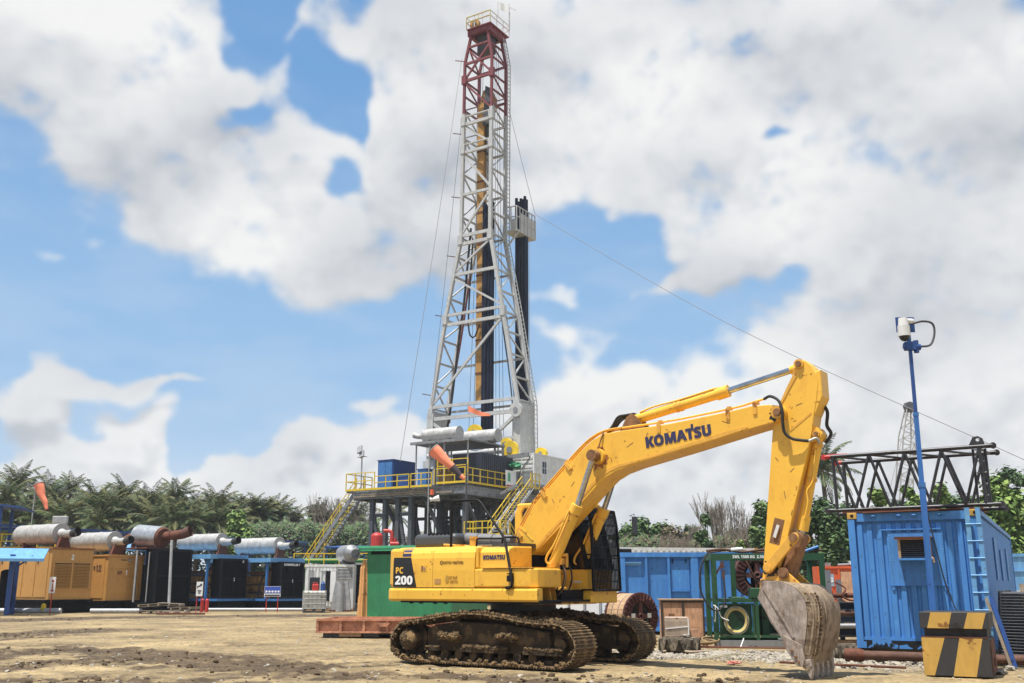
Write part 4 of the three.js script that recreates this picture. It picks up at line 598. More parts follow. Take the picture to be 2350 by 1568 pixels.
{ // beacon and siren on a thin mast before the rig
  const b = at(995, 1320, 62), t = thing('beacon_mast', 'thin mast with an orange beacon and white siren horns before the rig', 'beacon', [b.x, 0, b.z]), y = at(995, 1140, 62).y;
  part(t, 'pole', rod([0, 0, 0], [0, y + 3.4, 0], 0.05), M.steelDark); part(t, 'beacon_lamp', [rod([-0.18, y + 0.1, 0.1], [-0.18, y + 0.42, 0.1], 0.13, 0.11, 16)], M.orange); part(t, 'siren_horn', [rod([-0.1, y - 0.18, 0.1], [0.28, y - 0.1, 0.1], 0.12, 0.2, 18), rod([-0.3, y - 0.2, 0.1], [-0.1, y - 0.18, 0.1], 0.14, 0.1, 16)], M.white);
  part(t, 'stay_wire', [rod([0, y - 0.5, 0], [-0.9, 1.0, 0.4], 0.015), rod([0, y - 0.5, 0], [0.35, 1.0, 0.4], 0.015)], M.steelDark);
  const c = at(1068, 1330, 62); solo('light_pole', rod([0, 0, 0], [0, at(1068, 1065, 62).y, 0], 0.06, 0.05, 8), M.steelDark, 'thin dark pole right of the beacon mast', 'pole', null, [c.x, 0, c.z]);
}
{ // flood lights above the first generator
  const b = at(128, 1300, 60), t = thing('flood_light', 'twin grey flood lights on a post above the first generator', 'flood light', [b.x, 0, b.z]), y = at(128, 1200, 60).y;
  part(t, 'pole', rod([0, 0, 0], [0, y, 0], 0.05), M.steelDark); part(t, 'lamp_head', rb(-0.45, 0.42, y - 0.05, y + 0.38, -0.1, 0.14, 0.04, 1), M.galv); part(t, 'lamp_glass', bxx(-0.2, 0.42, y - 0.42, y - 0.12, -0.05, 0.1), M.whiteClean);
}
// signs, extinguishers, pallets, pipes along the front of the row
function sign(label, px, py, depth, w, h, y0, draw, posts = 2) {
  const p = at(px, 1400, depth), t = thing('site_sign', label, 'sign', [p.x, 0, p.z], 8), y = at(px, py, depth).y;
  part(t, 'board', bxx(-w / 2, w / 2, y - h / 2, y + h / 2, 0, 0.03), M.whiteClean); draw(t, y, w, h);
  for (const x of posts === 2 ? [-w * 0.35, w * 0.35] : [0]) part(t, 'post', bx(0.05, y + h * 0.3, 0.04, x, (y + h * 0.3) / 2, -0.04), M.red); return t;
}
sign('narrow white warning sign on a red post before generator 2', 114, 1343, 52.5, 0.3, 0.8, 1, (t, y) => { part(t, 'printed_mark', [bx(0.1, 0.12, 0.01, 0.02, y + 0.2, 0.035), bx(0.05, 0.35, 0.01, 0.02, y - 0.1, 0.035), bx(0.12, 0.1, 0.01, 0.02, y - 0.28, 0.035)], M.red); }, 1);
sign('white sign with a black running figure beside the fire extinguishers', 454.5, 1352, 55.5, 0.34, 0.75, 1, (t, y) => { part(t, 'printed_mark', [beam([-0.1, y + 0.12, 0.034], [0.1, y + 0.2, 0.034], 0.06, 0.008), beam([0.02, y + 0.22, 0.034], [0.12, y + 0.26, 0.034], 0.05, 0.008), beam([-0.1, y + 0.16, 0.034], [-0.12, y + 0.05, 0.034], 0.04, 0.008), ...[0, 1, 2].map((i) => bx(0.2 - i * 0.04, 0.035, 0.006, 0, y - 0.08 - i * 0.07, 0.034))], M.black); });
sign('blue protective equipment sign on red posts before the last radiator', 623, 1358, 56, 0.86, 0.55, 1, (t, y) => { part(t, 'printed_panel', bxx(-0.42, 0.42, y - 0.1, y + 0.26, 0.03, 0.034), mat([0.04, 0.09, 0.45], { map: null })); for (let i = 0; i < 5; i++) part(t, 'printed_mark', rod([-0.32 + i * 0.16, y + 0.0, 0.034], [-0.32 + i * 0.16, y + 0.0, 0.04], 0.06, 0.06, 12), M.whiteClean); part(t, 'printed_mark', bxx(-0.4, 0.4, y - 0.25, y - 0.16, 0.03, 0.036), M.steelDark); });
for (const [dx, l] of [[0, 'upright red fire extinguisher in a low red stand'], [-11, 'second red fire extinguisher at the back of the red stand']]) { const p = at(474 + dx, 1398, 55.5 + (dx ? 0.4 : 0)); const t = thing('fire_extinguisher', l, 'extinguisher', [p.x, 0, p.z]); part(t, 'bottle', [rod([0, 0.02, 0], [0, 0.62, 0], 0.1, 0.1, 16), new THREE.SphereGeometry(0.1, 14, 8).translate(0, 0.62, 0)], M.red); part(t, 'valve', [bx(0.06, 0.12, 0.06, 0, 0.76, 0), beam([0, 0.8, 0], [0.12, 0.84, 0], 0.03)], M.black); }
{
  const slat = clean(bx(1.2, 0.025, 0.11)), blk = clean(bx(0.09, 0.09, 1.0)); let k = 0;
  const labs = ['weathered pallet at the bottom left of the scrap stack', 'weathered pallet leaning on top of the scrap stack', 'weathered pallet in the middle of the scrap stack before the black radiator', 'weathered pallet on top of the middle scrap stack', 'weathered pallet at the right end of the scrap stack', 'weathered pallet lying lowest in front of the scrap stack'];
  for (const [px, py, d, y, tz, ry] of [[345, 1398, 54, 0.0, 0, 12], [350, 1398, 54.2, 0.34, 0.07, -8], [385, 1400, 53.6, 0.0, 0, 20], [392, 1398, 54.4, 0.36, -0.06, 5], [425, 1400, 54, 0.18, 0.04, -14], [405, 1404, 52.6, 0.0, 0, 4]]) {
    const p = at(px, py, d), t = thing('pallet', labs[k++], 'pallet', [p.x, y, p.z], ry, 'old pallets before the generators'); t.rotation.z = tz;
    for (let i = 0; i < 6; i++) { shared(t, 'plank', slat, M.greyWood, [0, 0.13, -0.42 + i * 0.17]); if (i % 2 === 0) shared(t, 'plank', slat, M.greyWood, [0, 0.012, -0.42 + i * 0.17]); } for (const x of [-0.54, 0, 0.54]) shared(t, 'stringer', blk, M.greyWood, [x, 0.07, 0]);
  }
  const line = (a, b, r, m, label, cat = 'pipe') => solo('ground_pipe', rod(a.setY(r), b.setY(r), r, r, 12), m, label, cat);
  line(at(-10, 1402, 53), at(140, 1401, 53), 0.14, M.galv, 'pale pipe lying along the foot of the louvred generator'); line(at(208, 1400, 54), at(325, 1401, 54), 0.12, M.galv, 'pale pipe stretched before the generator with plain end panels'); line(at(360, 1406, 51.5), at(470, 1405, 51.5), 0.05, M.rust, 'thin rusty pipe lying before the pallets'); line(at(478, 1386, 58).setY(0), at(695, 1387, 58), 0.09, M.galv, 'long pale pipe along the skids of the open generators');
  const p = at(99, 1383, 53); solo('cable_reel', [rod([0, 0, 0], [0.08, 0, 0], 0.22, 0.22, 18)], M.yellowRail, 'small yellow disc hanging below the corner of generator 2', 'reel', null, [p.x, 0.3, p.z]);
}
{ // white cabin, grey stack, tote
  const p = at(697, 1397, 59), t = thing('switch_cabin', 'white container cabin with an open door beside the black radiator', 'cabin', [p.x, 0, p.z], 4), H = 2.55;
  part(t, 'shell', bxx(0, 2.75, 0.12, H, -5, 0), M.white); const cs = part(t, 'corrugated_wall', corrugated(1.72, 2.2, 9, 0.04), M.white); cs.position.set(0.04, 0.25, 0.024);
  part(t, 'roof_rail', bxx(-0.03, 2.78, H - 0.1, H + 0.03, -0.05, 0.08), M.white); part(t, 'kick_band', bxx(0.0, 1.75, 0.9, 1.02, 0.066, 0.075), M.decalNavy); part(t, 'base', bxx(-0.02, 2.77, 0, 0.13, -5, 0.03), M.wood);
  part(t, 'doorway', bxx(1.18, 1.42, 0.55, 2.2, 0.03, 0.078), M.black); part(t, 'door', bxx(1.45, 1.74, 0.5, 2.22, 0.03, 0.095), M.whiteClean); part(t, 'door_frame', [bxx(0.85, 1.78, 2.22, 2.3, 0.04, 0.1), bxx(0.85, 0.93, 0.5, 2.22, 0.04, 0.09)], M.white); part(t, 'window', bxx(0.26, 0.9, 1.03, 1.85, 0.03, 0.076), M.glass); part(t, 'window_vent', Array.from({ length: 5 }, (_, i) => bxx(0.22, 0.5, 1.95 + i * 0.07, 1.99 + i * 0.07, 0.04, 0.08)), M.galv);
  const lg = clean(bx(0.86, 0.03, 0.09, 0, 0, 0, 0, 0.6)); for (let i = 0; i < 9; i++) shared(t, 'louvre_slat', lg, M.galv, [2.25, 1.72 + i * 0.08, 0.04]);
  part(t, 'silencer', [rod([2.0, H + 0.66, -1.6], [2.6, H + 0.66, 0.0], 0.5, 0.5, 28), rod([2.6, H + 0.66, 0], [2.72, H + 0.66, 0.3], 0.48, 0.26, 28), rod([2.72, H + 0.66, 0.3], [2.85, H + 0.62, 0.62], 0.26, 0.26, 22, true)], mat([0.36, 0.37, 0.38], { rough: 0.5, metal: 0.4, map: 'metal', side: THREE.DoubleSide })); part(t, 'silencer_foot', [bxx(1.9, 2.7, H, H + 0.2, -1.4, -0.2)], M.steelDark);
  const s = thing('exhaust_stack', 'grey tapering sheet metal duct standing before the white cabin', 'duct', at(781, 1398, 57.6).setY(0), 4); part(s, 'duct', [prism([[-0.58, 0], [0.58, 0], [0.42, 1.2], [0.36, 1.6], [-0.34, 1.6], [-0.4, 1.2]], -0.5, 0, 0.01), rod([-0.05, 0, 0.02], [-0.05, 1.62, 0.02], 0.22, 0.2, 20)], M.galv); part(s, 'rusty_foot', bxx(-0.6, 0.6, 0, 0.08, -0.5, 0.1), M.rust);
  const i0 = at(720, 1401, 56.5), b = thing('liquid_tote', 'white liquid tote in a galvanised cage beside the white cabin', 'tote', [i0.x, 0, i0.z], 14); part(b, 'pallet_base', [bxx(-0.6, 0.6, 0, 0.05, -0.5, 0.5), bxx(-0.6, -0.45, 0.05, 0.14, -0.5, 0.5), bxx(-0.08, 0.08, 0.05, 0.14, -0.5, 0.5), bxx(0.45, 0.6, 0.05, 0.14, -0.5, 0.5)], M.steelDark); part(b, 'bottle', rb(-0.57, 0.57, 0.14, 1.1, -0.47, 0.47, 0.08, 3), M.ibc);
  for (const x of [-0.6, -0.36, -0.12, 0.12, 0.36, 0.6]) for (const z of [-0.5, 0.5]) part(b, 'cage_bar', rod([x, 0.1, z], [x, 1.12, z], 0.014, 0.014, 6), M.galv); for (const z of [-0.25, 0, 0.25]) for (const x of [-0.6, 0.6]) part(b, 'cage_bar', rod([x, 0.1, z], [x, 1.12, z], 0.014, 0.014, 6), M.galv); for (const y of [0.2, 0.45, 0.7, 0.92, 1.12]) part(b, 'cage_bar', [rod([-0.6, y, 0.5], [0.6, y, 0.5], 0.016, 0.016, 6), rod([-0.6, y, -0.5], [0.6, y, -0.5], 0.016, 0.016, 6), rod([-0.6, y, -0.5], [-0.6, y, 0.5], 0.016, 0.016, 6), rod([0.6, y, -0.5], [0.6, y, 0.5], 0.016, 0.016, 6)], M.galv);
  part(b, 'lid', rod([0, 1.1, 0], [0, 1.16, 0], 0.12, 0.12, 16), M.red);
  const jp = i0.clone().setY(1.13); solo('jerry_can', [rb(-0.17, 0.17, 0, 0.34, -0.1, 0.1, 0.05), rod([0.06, 0.34, 0], [0.1, 0.46, 0], 0.03), bentTube([[-0.12, 0.33, 0], [-0.12, 0.42, 0], [0.0, 0.42, 0], [0.0, 0.33, 0]], 0.02, 0.03)], M.red, 'red plastic canister on top of the white liquid tote', 'canister', null, jp.clone().add(V(0.05, 0, 0.1)), 20); solo('water_bottle', [rod([0, 0, 0], [0, 0.36, 0], 0.13, 0.13, 16), rod([0, 0.36, 0], [0, 0.5, 0], 0.12, 0.04, 16)], M.blueDeep, 'dark blue bottle standing on the liquid tote', 'bottle', null, jp.clone().add(V(0.42, 0, -0.1)));
  const k = at(803, 1392, 61), d = thing('dark_container', 'black container between the grey duct and the green tank', 'container', [k.x, 0, k.z], 4); part(d, 'shell', bxx(0, 4.2, 0.4, 2.6, -3, 0), M.blackPanel); part(d, 'top_rail', bxx(-0.03, 4.2, 2.6, 2.72, -3, 0.05), M.galv); part(d, 'skid', [bxx(0, 4.2, 0.0, 0.12, -3, 0), bxx(0, 4.2, 0.3, 0.4, -3, 0.04), bxx(1.2, 1.3, 0.1, 0.35, -0.2, 0)], M.steel);
}
{ // mud tanks with railings and canopy behind, red separator under the rig
  const p = at(735, 1300, 76), t = thing('mud_tank', 'long green mud tank with yellow railing behind the white cabin', 'tank', [p.x, 0, p.z], -6), h = 2.6; part(t, 'tank_wall', bxx(-2, 12, 0, h, -3, 0), M.greenDark); for (let i = 0; i < 9; i++) part(t, 'wall_rib', bxx(-1.8 + i * 1.6, -1.65 + i * 1.6, 0.1, h, 0, 0.1), M.greenDark); part(t, 'walkway', bxx(-2.1, 12, h, h + 0.1, -3.1, 0.2), M.green); railing(t, [[-2, h + 0.1, 0.1], [6, h + 0.1, 0.1]], 1.0, 1.2, M.yellowRail); part(t, 'agitator', [bxx(2.0, 2.6, h, h + 0.7, -2, -1.4), bxx(5, 5.6, h, h + 0.6, -2, -1.4), rod([-2, h + 0.6, -1], [3, h + 0.6, -1], 0.18)], M.green);
  const c = at(745, 1254, 80), s = thing('tank_canopy', 'thin blue and grey canopy over the mud tanks', 'canopy', [c.x, 0, c.z], -6); part(s, 'roof_sheet', [bx(3.4, 0.12, 4, 1.7, c.y, -1.8, 0, 0.06, 0)], M.blueDeep); part(s, 'roof_sheet', [bx(6, 0.1, 4, 6.4, c.y - 0.08, -1.8, 0, 0.06, 0)], M.galv); for (const x of [0.2, 3.2, 6.2, 9.2]) for (const z of [0, -3.6]) part(s, 'post', bx(0.12, c.y, 0.12, x, c.y / 2, z), M.blueDeep);
  const r = at(876, 1246, 72), v = thing('mud_gas_separator', 'red upright vessel with red pipework under the rig floor', 'vessel', [r.x, 0, r.z]); const yy = at(876, 1222, 72).y; part(v, 'vessel', [rod([-0.35, 0, 0], [-0.35, yy - 0.3, 0], 0.42, 0.42, 20), new THREE.SphereGeometry(0.42, 18, 10).scale(1, 0.7, 1).translate(-0.35, yy - 0.3, 0)], M.red); part(v, 'pipework', [bentTube([[0.7, 0, 0], [0.7, yy + 0.1, 0], [0.1, yy + 0.1, 0]], 0.13, 0.3), rod([0.95, 0.5, 0.1], [0.95, yy - 0.4, 0.1], 0.1), rod([0.6, yy - 0.8, 0.1], [1.2, yy - 0.8, 0.1], 0.14)], M.red);
  solo('red_pipe_elbow', tube([at(975, 1300, 73), at(972, 1262, 73), at(962, 1242, 73), at(955, 1236, 73)], 0.22, 20, 12), M.skid, 'rusty pink pipe elbow rising behind the digger hood', 'pipe');
}
{ // green container behind the excavator, orange tray, tarpaulin
  const c = at(1036, 1425, 36), t = thing('green_container', 'plain green steel container with a lighter roof behind the digger', 'container', [c.x, 0, c.z], -20), y0 = 0.3, H = 2.2;
  part(t, 'side_wall', bxx(-3.35, 0, y0, y0 + H, -3.4, 0), M.green); part(t, 'roof', [bxx(-3.62, 0.2, y0 + H + 0.22, y0 + H + 0.30, -3.6, 0.22), bxx(-3.6, 0.18, y0 + H + 0.12, y0 + H + 0.22, 0.12, 0.2), bxx(-3.6, -3.52, y0 + H + 0.12, y0 + H + 0.22, -3.5, 0.2)], M.greenLight); part(t, 'vent_band', bxx(-3.3, -0.05, y0 + H, y0 + H + 0.22, -3.35, -0.05), M.black); part(t, 'skid', bxx(-3.3, -0.05, 0, y0, -3.3, -0.1), M.steelDark);
  part(t, 'vent_mullion', [bxx(-3.35, -3.2, y0 + H, y0 + H + 0.2, -0.1, 0), bxx(-0.15, 0, y0 + H, y0 + H + 0.2, -0.1, 0)], M.green);
  const g = [], n = 20, hh = 2.3; for (let i = 0; i < n; i++) { const a = i / n * 6.283, r = 0.11 * (1 + 0.35 * Math.sin(a * 5)); g.push([Math.cos(a) * r, Math.sin(a) * r]); } const q = mergeGeometries([upPrism(g, 0, hh * 0.45), upPrism(g.map(([x, z]) => [x * 0.97 + 0.01, z * 0.97]), hh * 0.45, hh * 0.88), upPrism(g.map(([x, z]) => [x * 0.97 + 0.01, z * 0.97]), hh * 0.88, hh)]), ps = q.attributes.position; for (let i = 0; i < ps.count; i++) { const y = ps.getY(i), k = y > hh * 0.99 ? 0.35 : 1.5 - 0.5 * y / hh; ps.setXYZ(i, ps.getX(i) * k, y, ps.getZ(i) * k); } q.computeVertexNormals(); const tp = at(832, 1424, 37.2); solo('covered_post', q, M.tarp, 'post wrapped in an orange tarpaulin at the left corner of the green container', 'tarpaulin', null, [tp.x, 0, tp.z]);
  const k = at(727, 1456, 29.3), s = thing('steel_tray', 'low rusty orange steel tray on timber bearers left of the tracks', 'tray', [k.x, 0, k.z], -4), y1 = 0.12, y2 = 0.50, L = 3.6;
  part(s, 'tray_wall', [bxx(0, L, y1, y2, -0.06, -0.03), bxx(0, L, y1, y2, -2.2, -2.16), bxx(0, 0.04, y1, y2, -2.2, -0.05), bxx(L - 0.04, L, y1, y2, -2.2, -0.05), bxx(0, L, y1, y1 + 0.05, -2.2, -0.05)], M.skid); part(s, 'tray_rail', [bxx(-0.03, L, y2 - 0.05, y2 + 0.01, -0.03, 0.06), bxx(-0.03, L, y1, y1 + 0.05, -0.03, 0.05)], M.skid);
  for (let x = 0.0; x < L; x += 0.66) part(s, 'tray_rib', bxx(x - 0.02, x + 0.05, y1 + 0.05, y2 - 0.05, -0.03, 0.045), M.skid); part(s, 'tray_hook', prism([[1.72, y2 - 0.1], [2.1, y2 - 0.1], [2.0, y2 - 0.2], [1.82, y2 - 0.2]], 0.0, 0.09), M.skid);
  for (const x of [0.15, 1.3, 2.5]) part(s, 'bearer', bxx(x, x + 0.45, 0, y1, -2.0, -0.1), M.steelDark); part(s, 'bearer_board', bxx(0.62, 1.25, 0.02, y1, -0.5, -0.02), M.wood);
}
// ---------------------------------------------------------------- containers, frames and stores on the right
{ // blue forty-foot container (x across the end we face, z back into the yard)
  const B = [6.748, 0.24, -20.433], TB = -28.28, W = 2.438, H = 2.59, L = 12.19;
  const t = thing('blue_container', 'long blue shipping container with a ladder and window unit on its end wall', 'container', B, TB);
  part(t, 'shell', [bxx(0.06, W - 0.06, 0.1, H - 0.06, -L, -0.09)], M.blue);
  const ew = part(t, 'corrugated_wall', corrugated(2.02, 2.17, 11, 0.042, 0.02, 0.5), M.blue); ew.position.set(0.12, 0.2, -0.075);
  const sw = part(t, 'corrugated_wall', corrugated(L - 0.3, 2.3, 44, 0.036, 0.02, 0.5), M.blue); sw.position.set(W - 0.055, 0.14, -0.15); sw.rotation.y = Math.PI / 2;
  part(t, 'corner_post', [bxx(0, 0.13, 0.1, H - 0.12, -0.16, 0)], M.blue); part(t, 'corner_post', [bxx(W - 0.26, W, 0.1, H - 0.12, -0.16, -0.01)], M.blue); part(t, 'corner_post', bxx(W - 0.12, W, 0.0, H, -L, -L + 0.16), M.blue);
  part(t, 'top_rail', [bxx(0.16, W - 0.16, H - 0.17, H - 0.01, -0.13, -0.015)], M.blue); part(t, 'top_rail', bxx(W - 0.07, W + 0.005, H - 0.09, H, -L + 0.17, -0.18), M.blue);
  const worn = mat([0.075, 0.28, 0.70], { rough: 0.6, map: null }); worn.map = tex(512, 0.9, (u, v) => { const c = sstep(0.50, 0.56, tfbm(u, v, 5, 5, 61)), k = 0.9; return [mix(k, 0.05, c), mix(k, 0.05, c), mix(k, 0.06, c)]; });
  part(t, 'bottom_rail', bxx(0.13, W - 0.13, 0, 0.15, -0.12, -0.02), worn, 'bottom rail with black worn patches'); part(t, 'bottom_rail', bxx(0.13, W - 0.13, 0.15, 0.205, -0.12, -0.03), M.blue); part(t, 'bottom_rail', bxx(W - 0.06, W + 0.005, 0, 0.14, -L + 0.17, -0.18), M.blue);
  for (const x of [0, W - 0.18]) { const c = part(t, 'corner_casting', rb(x - 0.004, x + 0.182, H - 0.118, H + 0.008, -0.165, 0.008, 0.012, 1), M.hazYellow, 'yellow corner casting'); part(c, 'casting_hole', rod([x + 0.09, H - 0.055, 0.004], [x + 0.09, H - 0.055, 0.012], 0.032, 0.032, 14), M.black); part(t, 'corner_casting', bxx(x, x + 0.18, 0, 0.118, -0.165, 0.004), M.blue); }
  part(t, 'roof_sheet', [bx(W - 0.1, 0.02, L - 0.1, W / 2, H + 0.005, -L / 2 - 0.05), bx(1.6, 0.012, 0.16, 1.1, H + 0.012, -0.02, 0, 0.12, 0.008)], M.rust);
  for (const x of [0.5, 0.98, 1.26, 1.74]) part(t, 'lashing_ring', [bentTube([[x - 0.04, H - 0.1, -0.01], [x - 0.03, H - 0.07, 0.05], [x + 0.03, H - 0.07, 0.05], [x + 0.04, H - 0.1, -0.01]], 0.013, 0.02, 6)], M.blue);
  part(t, 'door_batten', [bxx(0.62, 1.72, 2.235, 2.262, -0.045, 0.0)], M.blue);
  const pl = part(t, 'wall_plate', [bxx(0.74, 1.74, 1.19, 2.19, -0.035, -0.018), bxx(0.74, 0.79, 1.09, 1.2, -0.03, -0.012), bxx(1.69, 1.75, 1.09, 1.2, -0.03, -0.012), bxx(0.72, 1.77, 1.175, 1.195, -0.03, -0.005)], M.blue); for (let i = 0; i < 18; i++) part(pl, 'rivet', [rod([0.76, 1.23 + i * 0.053, -0.018], [0.76, 1.23 + i * 0.053, -0.012], 0.011, 0.008, 6), rod([1.72, 1.23 + i * 0.053, -0.018], [1.72, 1.23 + i * 0.053, -0.012], 0.011, 0.008, 6)], M.blueSky);
  const ac = part(t, 'window_unit', [bxx(0.955, 1.0, 1.69, 2.07, -0.018, 0.33), bxx(1.48, 1.525, 1.69, 2.07, -0.018, 0.33), bxx(1.0, 1.48, 2.03, 2.07, -0.018, 0.33)], M.wood); part(ac, 'unit_void', bxx(1.0, 1.48, 1.69, 2.03, -0.018, 0.26), M.black); for (let i = 0; i < 8; i++) part(ac, 'unit_slat', bx(0.47, 0.008, 0.035, 1.24, 1.72 + i * 0.04, 0.285, 0, 0.5), M.steelDark);
  part(ac, 'unit_hood', [bx(0.66, 0.012, 0.42, 1.24, 2.085, 0.18, 0, 0.06, -0.02), bx(0.66, 0.05, 0.01, 1.24, 2.065, 0.385, 0, 0.1)], M.rust); part(ac, 'unit_shelf', bxx(0.93, 1.56, 1.65, 1.69, -0.018, 0.40), M.blue); part(ac, 'shelf_strut', [beam([0.97, 1.66, 0.36], [1.0, 1.28, -0.01], 0.02), beam([1.52, 1.66, 0.36], [1.5, 1.28, -0.01], 0.02)], M.blue); part(ac, 'drain_hose', tube([[1.5, 1.7, 0.35], [1.57, 1.68, 0.37], [1.585, 1.6, 0.37]], 0.02, 10, 7), M.wood);
  for (const x of [2.22, 2.41]) part(t, 'ladder_rail', [bx(0.085, 2.52, 0.05, x, 1.36, 0.105), bx(0.05, 0.05, 0.13, x, 2.45, 0.045), bx(0.05, 0.05, 0.13, x, 0.4, 0.045)], M.blueSky); for (let i = 0; i < 7; i++) part(t, 'ladder_rung', [rod([2.18, 0.42 + i * 0.315, 0.13], [2.45, 0.42 + i * 0.315, 0.13], 0.016, 0.016, 8)], M.blueSky);
  for (const [z, h] of [[-3.4, 0.9], [-5.6, 0.7], [-8.2, 0.8]]) part(t, 'side_hatch', bxx(W - 0.01, W + 0.012, 1.3, 1.3 + h, z - 0.7, z), M.blue);
  part(t, 'cable', tube([[1.5, 2.7, 0.1], [1.58, 2.1, 0.06], [1.7, 1.3, 0.03], [1.85, 0.75, 0.05], [1.95, 0.62, 0.15]], 0.012, 30, 6), M.rubber);
  part(t, 'timber_bearer', [bxx(0.1, W - 0.1, -0.24, 0, -0.75, -0.45), bxx(0.1, W - 0.1, -0.24, 0, -6.4, -6.1), bxx(0.1, W - 0.1, -0.24, 0, -12, -11.7)], M.greyWood);
  // crane boom section lying on the roof
  const b = thing('crane_boom_section', 'dark tubular lattice crane section lying on the blue container roof', 'lattice section', B, TB);
  const x0 = -0.26, x1 = 2.66, yb = H + 0.075, yt = 3.76, dark = mat([0.05, 0.05, 0.056], { rough: 0.4, metal: 0.4, map: 'worn' });
  for (const z of [-0.12, -1.3]) {
    part(b, 'chord', rod([x0 - 0.05, yt, z], [x1 + 0.05, yt + 0.04, z], 0.04, 0.04, 14), dark); part(b, 'chord', rod([x0, yb, z], [x1 + 0.05, yb + 0.02, z], 0.036, 0.036, 14), dark);
    for (const [x, y] of [[x0, yt], [x1, yt + 0.04], [x0, yb], [x1 + 0.04, yb + 0.02]]) { const s = x < 1 ? -1 : 1; part(b, 'end_lug', [rod([x + s * 0.13, y, z - 0.035], [x + s * 0.13, y, z + 0.035], 0.06, 0.06, 16), rod([x, y, z], [x + s * 0.12, y, z], 0.045, 0.045, 12)], x < 1 && y > 3 ? M.red : dark); }
    part(b, 'end_post', rod([x0 + 0.06, yb, z], [x0 + 0.04, yt, z], 0.034, 0.034, 10), dark); part(b, 'end_post', rod([x1 - 0.1, yb, z], [x1 - 0.12, yt + 0.03, z], 0.034, 0.034, 10), dark);
    const n = 4, w = (x1 - x0 - 0.2) / n; for (let i = 0; i < n; i++) { const a = x0 + 0.08 + i * w; part(b, 'diagonal', rod([a, yt, z], [a + w * 0.5, yb, z], 0.03, 0.03, 10), dark); part(b, 'diagonal', rod([a + w * 0.5, yb, z], [a + w, yt + 0.02, z], 0.03, 0.03, 10), dark); }
  }
  for (let i = 0; i < 5; i++) { const a = x0 + 0.08 + i * 0.68; part(b, 'cross_strut', rod([a, yt, -0.12], [Math.min(a + 0.55, x1), yt + 0.02, -1.3], 0.024, 0.024, 8), dark); if (i < 4) part(b, 'cross_strut', rod([a, yb, -0.12], [a + 0.6, yb, -1.3], 0.024, 0.024, 8), dark); }
  for (const x of [x1 - 0.02, x1 - 0.24]) part(b, 'ladder_rail', rod([x, yb, -0.2], [x, yt, -0.2], 0.025, 0.025, 8), dark); for (let i = 0; i < 5; i++) part(b, 'ladder_rung', rod([x1 - 0.24, yb + 0.2 + i * 0.22, -0.2], [x1 - 0.02, yb + 0.2 + i * 0.22, -0.2], 0.014, 0.014, 8), M.galv);
  part(b, 'lifting_eye', [prism([[2.35, 3.8], [2.66, 3.8], [2.62, 3.95], [2.54, 4.0], [2.45, 3.99], [2.4, 3.9]], -0.15, -0.09, 0.01, [Array.from({ length: 14 }, (_, i) => [2.53 + 0.035 * Math.cos(i / 14 * 6.283), 3.93 + 0.035 * Math.sin(i / 14 * 6.283)])])], dark); part(b, 'red_lug_arm', rod([x0, yt + 0.02, -0.12], [x0 + 0.3, yt + 0.04, -0.3], 0.035, 0.035, 10), M.red);
  part(b, 'bearer', [bxx(-0.1, 2.5, H + 0.012, H + 0.04, -0.3, -0.05), bxx(-0.1, 2.5, H + 0.016, H + 0.04, -1.4, -1.2)], M.rust);
  // rusty drill pipe on the ground along the end
  const p = thing('drill_collar', 'rusty thick pipe with a collar lying on the ground before the blue container', 'pipe', [B[0], 0, B[2]], TB); part(p, 'pipe', rod([0.05, 0.13, 0.42], [4.6, 0.13, 0.42], 0.085, 0.085, 20), M.rustPipe); part(p, 'collar', [rod([-0.16, 0.13, 0.42], [0.12, 0.13, 0.42], 0.12, 0.12, 20), rod([0.12, 0.13, 0.42], [0.2, 0.13, 0.42], 0.12, 0.09, 20)], M.rust);
  const w1 = solo('dry_weeds', Array.from({ length: 70 }, (_, i) => { const a = n2(i * 3.1, 1) * 1.2, x = 0.2 + (i * 0.618 % 1) * 2.2, h = 0.06 + 0.12 * Math.abs(n2(i, 9)); return beam([x, 0, 0.2 + 0.1 * n2(i, 4)], [x + 0.08 * a, h, 0.2 + 0.12 * n2(i, 5)], 0.004, 0.004); }), mat([0.30, 0.24, 0.10], { map: null }), 'dry weeds growing under the front rail of the blue container', 'weeds', null, [B[0], 0, B[2]], TB); w1.userData.kind = 'stuff';
}
